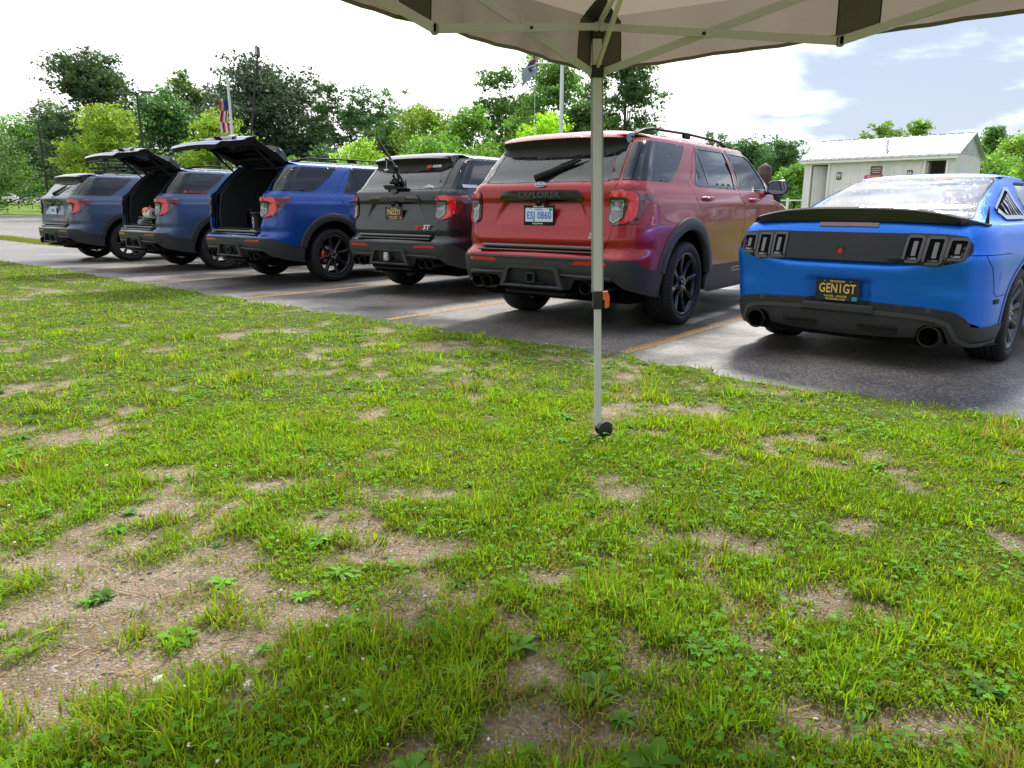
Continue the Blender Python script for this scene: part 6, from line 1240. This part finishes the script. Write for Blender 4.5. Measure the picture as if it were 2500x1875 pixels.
m = MB(); P_ = lambda f, g: Vector(((-.05 - f * 1.02 * .44 - g * .0) + .04 * math.sin(g * 3), .05 * math.sin(f * 5 + g * 3), (-.02 - f * .66 - g * (.62 - .28 * f))))
nx_, nz_ = 12, 8; V = [tuple(P_(i / nx_, j / nz_)) for j in range(nz_ + 1) for i in range(nx_ + 1)]; m.add(V, [(j * 13 + i, j * 13 + i + 1, (j + 1) * 13 + i + 1, (j + 1) * 13 + i) for j in range(nz_) for i in range(nx_)], cgr, True)
def onflag(pts, mt, o=-.06): m.add([tuple(P_(f, g) + Vector((0, o, 0))) for f, g in pts], [tuple(range(len(pts)))], mt)
onflag([(.12, .25), (.55, .02), (.62, .30), (.52, .62), (.30, .60)], cnv); onflag([(.10, .28), (.36, -.0), (.42, .06), (.16, .38)], cor, -.065); onflag([(.14, .30), (.20, .05), (.26, .03), (.22, .26)], cnv, -.067)
c_ = P_(.42, .36); T = Matrix.Translation((c_.x, -.075, c_.z)) @ Matrix.Rotation(rad(90), 4, 'X') @ Matrix.Rotation(rad(18), 4, 'Z'); m.text('MEMBER', .055, WHT, T, .001, .001); T = Matrix.Translation((c_.x + .02, -.075, c_.z - .07)) @ Matrix.Rotation(rad(90), 4, 'X') @ Matrix.Rotation(rad(18), 4, 'Z'); m.text('TRACK', .06, WHT, T, .001, .001)
tag(link('flag', m.mesh('grey_flag'), None, loc=tuple(a)), 'grey flag with navy shield reading MEMBER TRACK near the canopy corner', 'flag')
# ---------------------------------------------------------------- far left: wire fence, boulders, parked cars; right: rail
fe = thing('wire_fence', 'low wire fence with thin dark posts on the far lawn', 'fence', (0, 0, 0)); tops = []
for i, u in enumerate((-70, -33, 5, 45, 79, 115, 150, 190)):
    x, y, z = px(u, 518, 118); z0 = float(gz(x, y)); m = MB(); m.tube([(x, y, z0 - .2), (x, y, z0 + 1.05)], .05, DRK, 6); link('post', m.mesh('fence_post'), fe); tops.append((x, y, z0))
m = MB()
for hh in (1.0, .6): m.tube([(a, b, c + hh) for a, b, c in tops], .012, STL, 4)
link('wire', m.mesh('fence_wire'), fe)
BSTM = mat('boulder', (.55, .54, .52), .8, noise=(2, .2))
for i in range(20):
    x, y, z = px(-6 + i * 6.4 + 2 * math.sin(i * 3), 504, 138 + (i % 3) * 2); z0 = float(gz(x, y)); V, F, C = stones(np.array([0.]), np.array([0.]), np.array([.42 + .16 * math.sin(i * 2.3)]), np.array([[.6, .6, .6]]), .8, .2, np.array([0.])); me = bpy.data.meshes.new('boulder'); me.from_pydata(V.tolist(), [], F[0].tolist()); me.materials.append(BSTM)
    tag(link('boulder', me, None, loc=(x, y, z0)), 'pale boulder in the row edging the far lawn at the left', 'boulder', 'pale boulders along the far lawn')
def far_car(u, v, D, yaw, col, label, pickup=False):
    x, y, z = px(u, v, D); z0 = float(gz(x, y)); t = thing('parked_car', label, 'car', (x, y, z0), yaw); p = mat('far_paint_' + label[:5], col, .3, coat=1)
    m = MB(); b = [(-2.3, .35), (-2.3, .85), (-2.1, 1.0), (-1.0, 1.08), (-.3, 1.62), (1.6, 1.66), (2.2, 1.15), (2.35, .9), (2.35, .4), (1.95, .3), (1.75, .62), (1.3, .62), (1.1, .3), (-1.1, .3), (-1.3, .62), (-1.75, .62), (-1.95, .3)]; m.prism(b, -.92, .92, p, 'yz'); link('body', m.mesh('far_car_body'), t)
    for sx in (-1, 1): m = MB(); m.prism([(-.8, 1.10), (-.25, 1.55), (1.55, 1.58), (1.95, 1.12)], sx * .922, sx * .935, BLK, 'yz'); link('window', m.mesh('far_window'), t)
    m = MB(); m.add([(-.75, -.98, 1.10), (.75, -.98, 1.10), (.68, -.32, 1.585), (-.68, -.32, 1.585)], [(0, 1, 2, 3)], BLK); m.v = [v_ + np.array([0, -.03, .01]) for v_ in m.v]; link('windshield', m.mesh('far_ws'), t)
    m = MB(); m.box((0, -2.31, .72), (1.0, .04, .28), BLK); link('grille', m.mesh('far_grille'), t)
    for sx in (-1, 1):
        m = MB(); m.box((sx * .72, -2.29, .80), (.32, .06, .14), CLR); link('headlamp', m.mesh('far_lamp'), t)
        for yy in (-1.52, 1.52): m = MB(); m.lathe([(sx * .94, 0), (sx * .94, .34), (sx * .70, .34), (sx * .70, 0)], RUB, 20, 'x', (0, yy, .34)); link('wheel', m.mesh('far_wheel'), t)
far_car(72, 500, 150, rad(-52), (.50, .52, .56), 'silver car with dark grille parked at the edge of the far wood'); far_car(8, 502, 140, rad(-75), (.75, .76, .78), 'white car at the left edge, parked before the far wood')
x, y, z = px(1895, 486, 34); rl = thing('rail_fence', 'low pale rail fence behind the red suv beside the shed', 'fence', (0, 0, 0)); pr = []
for i in range(6):
    xx, yy = x - 2.4 + i * 1.0, y + .6 - i * .1; z0 = float(gz(xx, yy)); m = MB(); m.box((xx, yy, z0 + .35), (.09, .09, .9), ST_); link('post', m.mesh('rail_post'), rl); pr.append((xx, yy - .06, z0 + .70))
m = MB(); 
for a, b in zip(pr[:-1], pr[1:]): m.bar(a, b, .02, .06, ST_)
link('rail', m.mesh('rail'), rl)
# building beyond the left edge of the frame, mirrored in the tailgates
bd = thing('clubhouse', 'long white boarded building left of the lawn, seen mirrored in tailgates', 'building', (-19, -6, 0)); BW = mat('board_white', (.42, .42, .42), .6, noise=(1, .08))
m = MB(); m.box((0, 0, 1.6), (5, 16, 3.2), BW)
for i in range(53): m.box((2.51, -7.8 + i * .3, 1.6), (.03, .05, 3.2), ST_)
link('wall', m.mesh('clubhouse_wall'), bd); m = MB(); m.prism([(-3, 3.15), (3, 3.15), (0, 4.6)], -8.4, 8.4, mat('shingle', (.06, .055, .05), .9), 'xz'); link('roof', m.mesh('clubhouse_roof'), bd)
for yy, w_ in ((-5, 1.0), (-1.5, 1.2), (2.2, 1.0), (5.6, 1.6)):
    m = MB(); m.box((2.53, yy, 1.15 if yy in (-1.5, 5.6) else 1.6), (.06, w_, 2.1 if yy in (-1.5, 5.6) else 1.1), BLK); link('door' if yy in (-1.5, 5.6) else 'window', m.mesh('clubhouse_opening'), bd)
# ---------------------------------------------------------------- person behind the red suv
def person():
    J = dict(pel=(0, 0, .93), wai=(0, .0, 1.08), che=(0, -.01, 1.28), nek=(0, 0, 1.46), hd0=(0, .01, 1.54), hd1=(0, .02, 1.62), hd2=(0, .01, 1.71), ls=(-.17, 0, 1.40), rs=(.17, 0, 1.40), le=(-.24, .02, 1.13), re=(.24, .02, 1.13), lw=(-.22, .12, .92), rw=(.22, .12, .92), lh=(-.10, 0, .88), rh=(.10, 0, .88), lk=(-.11, .02, .48), rk=(.11, .02, .48), la=(-.11, -.02, .09), ra=(.11, -.02, .09), lt=(-.12, .15, .03), rt=(.12, .15, .03))
    Rr = dict(pel=.13, wai=.115, che=.135, nek=.055, hd0=.07, hd1=.088, hd2=.075, ls=.065, rs=.065, le=.042, re=.042, lw=.028, rw=.028, lh=.085, rh=.085, lk=.058, rk=.058, la=.040, ra=.040, lt=.032, rt=.032)
    E_ = [('pel', 'wai'), ('wai', 'che'), ('che', 'nek'), ('nek', 'hd0'), ('hd0', 'hd1'), ('hd1', 'hd2'), ('che', 'ls'), ('ls', 'le'), ('le', 'lw'), ('che', 'rs'), ('rs', 're'), ('re', 'rw'), ('pel', 'lh'), ('lh', 'lk'), ('lk', 'la'), ('la', 'lt'), ('pel', 'rh'), ('rh', 'rk'), ('rk', 'ra'), ('ra', 'rt')]
    for sd, s_ in (('l', -1), ('r', 1)):
        for f in range(5):
            o = -.028 + f * .014; b = 'f%s%d' % (sd, f); J[b + 'a'] = (s_ * .22 + s_ * .006, .13 + o * .8 + (.01 if f == 4 else 0), .875); J[b + 'b'] = (s_ * .215, .145 + o * 1.2 + (.02 if f == 4 else 0), .82 + (.02 if f in (0, 4) else 0)); Rr[b + 'a'] = .010; Rr[b + 'b'] = .0075; E_ += [(sd + 'w', b + 'a'), (b + 'a', b + 'b')]
    nm = list(J); me = bpy.data.meshes.new('person'); me.from_pydata([J[k] for k in nm], [(nm.index(a), nm.index(b)) for a, b in E_], [])
    o = bpy.data.objects.new('person', me); COL.objects.link(o); md = o.modifiers.new('s', 'SKIN'); md.use_smooth_shade = True
    for i, k in enumerate(nm): me.skin_vertices[0].data[i].radius = (Rr[k], Rr[k] * (.72 if k in ('pel', 'wai', 'che') else 1)); me.skin_vertices[0].data[i].use_root = (k == 'pel')
    sb = o.modifiers.new('u', 'SUBSURF'); sb.levels = sb.render_levels = 2; dg = bpy.context.evaluated_depsgraph_get(); me2 = bpy.data.meshes.new_from_object(o.evaluated_get(dg)); bpy.data.objects.remove(o)
    skin, top, jean, shoe = mat('skin', (.50, .30, .22), .5), mat('black_top', (.02, .02, .024), .85), mat('dark_jeans', (.03, .045, .09), .85), mat('shoe', (.03, .03, .03), .6)
    for q in (skin, top, jean, shoe): me2.materials.append(q)
    for p in me2.polygons:
        z = p.center.z; p.material_index = 0 if z > 1.44 or (z < .93 and abs(p.center.x) > .19) else (1 if z > .96 else (3 if z < .10 else 2)); p.use_smooth = True
    o = link('person', me2, None, loc=(3.84, 11.5, float(gz(3.84, 11.5)))); o.rotation_euler = (0, 0, rad(-25)); tag(o, 'person with long brown hair standing beyond the red suv, seen from behind', 'person')
    m = MB(); HR = mat('hair_brown', (.055, .025, .015), .5, bump=(60, .5, .01)); V = []; n = 20
    for i in range(13):
        f = i / 12; z = 1.765 - .46 * f; w_ = [.02, .075, .098, .106, .11, .112, .112, .110, .106, .10, .09, .075, .045][i]; 
        for j in range(n): a_ = 2 * math.pi * j / n; yy = math.sin(a_); V.append((w_ * math.cos(a_) * (1 + .04 * math.sin(5 * a_ + i)), (.0 if f < .3 else -.03) + yy * w_ * (1.0 if yy < 0 else (.45 if f > .25 else .9)), z))
    m.add(V, [(i * n + j, i * n + (j + 1) % n, (i + 1) * n + (j + 1) % n, (i + 1) * n + j) for i in range(12) for j in range(n)], HR, True); m.add(V[:n], [tuple(range(n))], HR, True); m.add(V[-n:], [tuple(range(n))[::-1]], HR, True); link('hair', m.mesh('hair'), o)
    m = MB(); SKN = skin
    for sx in (-1, 1): m.lathe([(.088, 0), (.092, .012), (.085, .014)], WHT, 10, 'y', (sx * .033, 0, 1.64)); m.lathe([(.0925, 0), (.0935, .006), (.09, .007)], HOLE, 8, 'y', (sx * .033, 0, 1.64))
    m.add([(-.014, .088, 1.60), (.014, .088, 1.60), (0, .118, 1.605), (0, .092, 1.65)], [(0, 1, 2), (0, 2, 3), (1, 3, 2)], SKN, True); m.tube([(-.022, .088, 1.572), (0, .096, 1.570), (.022, .088, 1.572)], .006, mat('lips', (.45, .12, .12), .5), 6); link('face', m.mesh('face'), o)
person()
# ---------------------------------------------------------------- the parked row
def wpaint(name, col, **k): return mat(name, col, k.pop('rough', .36), metal=k.pop('metal', .30), coat=.7, **k)
suv_meshes()
CARS = dict(A=(-9.386, 15.075, 39.3), B=(-6.646, 13.007, 42.0), C=(-4.141, 10.840, 40.6), D=(-1.542, 9.272, 36.6), E=(.183, 6.543, 36.4), M=(2.272, 5.111, 44.4))
GB = wpaint('slate_blue_paint', (.055, .085, .155), droplets=.6); GB2 = wpaint('slate_blue_paint_b', (.05, .09, .18), droplets=.6)
plE = plate_mesh('plate_red_car', .305, .150, 'Welcome To', 'ESJ 0860', 'Gopplebush', 'white', frame=DRK, sticker=mat('sticker_teal', (.02, .45, .42)), st_txt='24')
plD = plate_mesh('plate_dark_car', .305, .150, 'MICHIGAN', '7NDZ71', ['WATER - WINTER', 'WONDERLAND'], 'navy', sticker=mat('sticker_orange', (.75, .20, .06)), st_txt='23')
plA = plate_mesh('plate_first_car', .305, .150, '', 'SU 0XZ', '', 'white')
plB = plate_mesh('plate_hidden', .305, .150, '', 'EKT 114', '', 'white')
GRP = 'big suvs parked in a row'
K = {}
def put(k, *a, **kw): x, y, d_ = CARS[k]; K[k] = build_suv(a[0], x, y, rad(d_), *a[1:], **kw, group=GRP); return K[k]
put('A', 'slate blue suv at the left end of the row, roof basket on top', GB, plA)
put('B', 'slate blue suv with raised tailgate and chairs in its boot', GB2, None, hatch=72.7)
put('C', 'bright blue suv with raised tailgate and red brake caliper', wpaint('bright_blue_paint', (.003, .060, .32), droplets=.6), None, hatch=72.7, red_caliper=True)
put('D', 'dark charcoal suv without roof rails, camera arm on its rear window', wpaint('charcoal_paint', (.006, .008, .014), droplets=.8), plD, rails=False, emblem='dark', wiper=False)
put('E', 'metallic red suv, largest of the row, tailgate closed', wpaint('red_paint', (.31, .0, .006), droplets=1.), plE)
co = build_coupe('satin blue two door coupe with black spoiler at the right end of the row', *CARS['M'][:2], rad(CARS['M'][2]))
def carspace(k):
    x, y, d_ = CARS[k]; return Matrix.Translation((x, y, 0)) @ Matrix.Rotation(-rad(d_), 4, 'Z')
# lettering and stickers
s = SUV; RX = Matrix.Rotation(rad(90), 4, 'X'); HG = Matrix.Translation((0, -.62, -1.70))
def ingate(k, m, nm): link(nm, m.mesh(nm), K[k][1]).location = (0, -.62, -1.70)
m = MB(); m.text('BOO', .062, mat('badge_red', (.65, .02, .02), .4), Matrix.Translation((.475, .066, .845)) @ RX, .002, .001, sx=.85); m.text('ST', .078, mat('badge_silver', (.65, .66, .68), .25, metal=.6), Matrix.Translation((.585, .072, .845)) @ RX, .003, .003, shear=.3, sx=1.25); m.v = [v + np.array([-.02, -.008, .01]) for v in m.v]; ingate('D', m, 'boost_badge')
m = MB(); m.text('ST', .070, mat('badge_silver', (.65, .66, .68), .25, metal=.6), Matrix.Translation((.575, .058, .86)) @ RX, .003, .003, shear=.3, sx=1.25); ingate('E', m, 'model_badge')
m = MB(); m.text('ST', .070, mat('badge_red', (.65, .02, .02), .4), Matrix.Translation((.575, .058, .86)) @ RX, .003, .003, shear=.3, sx=1.25); ingate('A', m, 'model_badge')
T = Matrix.Translation((.50, .325, 1.60)) @ Matrix.Rotation(rad(70), 4, 'X')
m = MB(); m.prism([(.33, 1.565), (.41, 1.565), (.425, 1.60), (.345, 1.60)], .352, .356, mat('badge_red', (.65, .02, .02), .4), 'xz'); m.text('FASTER', .038, WHT, Matrix.Translation((.505, .350, 1.583)) @ RX, .001, .0015, shear=.35, sx=1.1); ingate('D', m, 'spoiler_sticker')
m = MB(); m.add([(.44, .183, 1.335), (.60, .188, 1.330), (.60, .193, 1.345), (.52, .202, 1.362), (.46, .190, 1.350)], [tuple(range(5))], mat('sticker_pale', (.62, .70, .80), .5)); m.text('ADVENTURE', .018, BLU, Matrix.Translation((.525, .170, 1.345)) @ RX, .0008); m.v = [v + np.array([0, -.012, 0]) for v in m.v]; ingate('D', m, 'window_sticker')
m = MB(); q = [S(s, y_, z_) for y_, z_ in ((.42, 1.325), (.42, 1.362), (.68, 1.362), (.68, 1.325))]; patch(m, s, q, mat('sticker_pale', (.62, .70, .80), .5), off=.008, step=.05); link('window_sticker', m.mesh('side_sticker'), K['D'][0])
m = MB(); MCR = mat('sticker_red', (.60, .05, .06), .5); T0 = np.array([float(s(s.aS(.80, 1.345), 1.345)[0]) + .012, .80, 1.345]); th = math.atan2(float(s.W(.8, 1.40) - s.W(.8, 1.32)), .08)
m.text('Motor City ST', .055, MCR, Matrix.Translation(tuple(T0)) @ Matrix.Rotation(rad(90), 4, 'Z') @ Matrix.Rotation(rad(90) + th, 4, 'X'), .0008, .001); 
q = [S(s, y_, z_) for y_, z_ in ((.545, 1.328), (.55, 1.365), (.60, 1.365), (.60, 1.328))]; patch(m, s, q, MCR, off=.008, step=.05); link('window_lettering', m.mesh('window_lettering'), K['B'][0])
# things on and in the cars
def prop(k, name, m, label, cat, loc=(0, 0, 0), rz=0.):
    o = link(name, m.mesh(name)); o.matrix_world = carspace(k) @ Matrix.Translation(loc) @ Matrix.Rotation(rz, 4, 'Z'); return tag(o, label, cat)
bk = thing('roof_basket', 'black tubular roof basket on the leftmost suv', 'roof basket'); bk.matrix_world = carspace('A')
m = MB(); B0, B1, bw = 1.05, 2.25, .50
for z_, gx in ((1.90, 0), (2.02, .03)):
    m.tube([(-bw - gx, B0 - gx, z_), (bw + gx, B0 - gx, z_), (bw + gx, B1 + gx, z_), (-bw - gx, B1 + gx, z_)], .014, DRK, 6, closed=True)
for i in range(9): yy = B0 + i * (B1 - B0) / 8; m.tube([(-bw, yy, 1.895), (bw, yy, 1.895)], .010, DRK, 5)
for i in range(5):
    yy = B0 + i * (B1 - B0) / 4
    for sx in (-1, 1): m.tube([(sx * bw, yy, 1.90), (sx * (bw + .03), yy, 2.02)], .009, DRK, 5)
for xx in (-.25, 0, .25):
    for yy in (B0, B1): m.tube([(xx, yy, 1.9), (xx, yy + (.03 if yy > 2 else -.03), 2.02)], .009, DRK, 5)
link('basket', m.mesh('basket'), bk)
for yy in (1.30, 2.05): m = MB(); m.tube([(-.62, yy, 1.845), (.62, yy, 1.845)], .020, DRK, 8); [m.box((sx * .60, yy, 1.83), (.07, .10, .06), DRK, bev=.01) for sx in (-1, 1)]; [m.box((sx * .3, yy, 1.87), (.03, .05, .05), DRK) for sx in (-1, 1)]; link('cross_bar', m.mesh('cross_bar'), bk)
cam_ = thing('camera_mount', 'black camera arm with suction cups on the rear window of the dark suv', 'camera mount'); cam_.matrix_world = carspace('D') @ Matrix.Translation((-.04, 0, .02))
m = MB(); m.tube([(-.25, .14, 1.90), (-.06, .16, 1.66), (.05, .14, 1.53), (.17, .165, 1.335)], [.014, .017, .017, .013], DRK, 8); m.tube([(-.09, .10, 1.66), (.0, .12, 1.62)], .014, DRK, 6); m.tube([(.22, .13, 1.40), (.215, .14, 1.31)], .008, DRK, 6); link('pole', m.mesh('mount_pole'), cam_)
m = MB(); m.tube([(-.12, .16, 1.655), (-.135, .16, 1.53)], .011, STL, 8); m.lathe([(-.02, 0), (-.02, .022), (.02, .022), (.02, 0)], STL, 12, 'y', (-.135, .15, 1.52)); m.lathe([(-.02, 0), (-.02, .03), (.02, .03), (.02, 0)], DRK, 12, 'y', (.05, .13, 1.545)); m.tube([(.04, .14, 1.55), (-.02, .16, 1.45), (.02, .17, 1.40)], .016, DRK, 8); m.tube([(.06, .14, 1.53), (.08, .16, 1.42)], .020, DRK, 8); link('clamp_arm', m.mesh('clamp_arm'), cam_)
for xx in (-.055, .035): m = MB(); m.lathe([(1.355, .035), (1.37, .048), (1.385, .046), (1.395, .02), (1.42, .016)], DRK, 18, 'z', (xx, .185, 0)); link('suction_cup', m.mesh('suction_cup'), cam_)
m = MB(); m.prism([(-.15, 1.345), (-.10, 1.355), (.10, 1.335), (.27, 1.305), (.12, 1.302), (-.11, 1.300)], .10, .17, DRK, 'xz'); prop('D', 'wiper_housing', m, 'black wiper base at the foot of the rear window of the dark suv', 'wiper', (-.04, 0, .01)) if False else link('wiper', m.mesh('wiper_base'), K['D'][1]).__setattr__('location', (-.04, -.62, -1.69))
m = MB(); m.box((-.02, -.055, .49), (.080, .03, .105), mat('hitch_cover', (.30, .34, .34), .4), bev=.012); m.text('ST', .048, WHT, Matrix.Translation((-.02, -.072, .49)) @ RX, .001, .001, shear=.3); link('hitch_cover', m.mesh('hitch_cover'), K['D'][0])
m = MB(); OR_, WH_ = mat('tool_orange', (.80, .13, .03), .4), mat('tool_white', (.72, .72, .70), .4)
m.tube([(-.02, .26, 1.0), (.24, .26, 1.0)], .085, WH_, 20); m.tube([(-.025, .245, 1.035), (.17, .245, 1.035)], .072, OR_, 20); m.lathe([(.245, 0), (.245, .07), (.235, .085)], mat('tool_grey', (.42, .43, .45), .5), 20, 'x', (0, .26, 1.0)); m.lathe([(.250, .015), (.250, .035)], DRK, 16, 'x', (0, .26, 1.0)); m.prism([(.10, 1.06), (.16, 1.06), (.125, 1.14)], .25, .27, OR_, 'xz'); m.text('U', .06, WHT, Matrix.Translation((.10, .168, 1.03)) @ RX, .001, .002)
prop('B', 'garden_tool', m, 'orange and white power tool lying on folded chairs in the open boot', 'power tool', (.12, -.04, -.02))
for i in range(4):
    m = MB(); zc = .79 + i * .038; m.tube([(-.22, .20 + .02 * i, zc), (.26, .24 - .02 * i, zc + .006 * (i % 2))], .010, CHR, 8); m.tube([(-.20, .30, zc), (.27, .27, zc + .01)], .010, CHR, 8); m.box((-.02, .25, zc + .012), (.34, .16, .014), mat('chair_cloth', (.16, .18, .20), .9), bev=.004); m.box((.06 * i - .12, .20, zc), (.10, .10, .03), mat('chair_grey', (.22, .24, .26), .7), bev=.01)
    prop('B', 'folding_chair', m, 'folded camp chair number %s from the bottom of the pile in the open boot' % ('one', 'two', 'three', 'four')[i] if False else ['lowest folded camp chair in the boot pile', 'folded camp chair second from the bottom of the boot pile', 'folded camp chair third from the bottom of the boot pile', 'uppermost folded camp chair, under the power tool'][i], 'chair')['group'] = 'folded chairs in the boot'
m = MB(); m.box((0, 0, 0), (.15, .14, .12), mat('bundle_grey', (.30, .33, .37), .9, bump=(20, .8, .02)), bev=.045); prop('B', 'cloth_bundle', m, 'rumpled grey cloth bundle left of the folded chairs in the boot', 'cloth', (-.27, .26, .82))
m = MB(); m.box((0, 0, .12), (.24, .20, .24), DRK, bev=.03); m.box((0, -.005, .25), (.25, .21, .035), mat('bag_lid', (.03, .03, .032), .6), bev=.012); m.tube([(-.09, -.11, .25), (-.05, -.13, .30), (.05, -.13, .30), (.09, -.11, .25)], .008, DRK, 6)
m.prism([(.035 * math.cos(t), .12 + .075 * math.sin(t)) for t in np.linspace(0, 6.283, 20, endpoint=False)], -.106, -.101, WHT, 'xz'); m.prism([(.026 * math.cos(t), .12 + .060 * math.sin(t)) for t in np.linspace(0, 6.283, 20, endpoint=False)], -.109, -.106, BLU, 'xz'); m.box((0, -.11, .12), (.034, .004, .016), WHT)
m.box((0, -.12, .012), (.14, .03, .008), WHT)
prop('C', 'cooler_bag', m, 'black cooler bag with oval blue and white patch in the open boot', 'bag', (.40, .27, .757), rad(-14))
sc.render.film_transparent = False
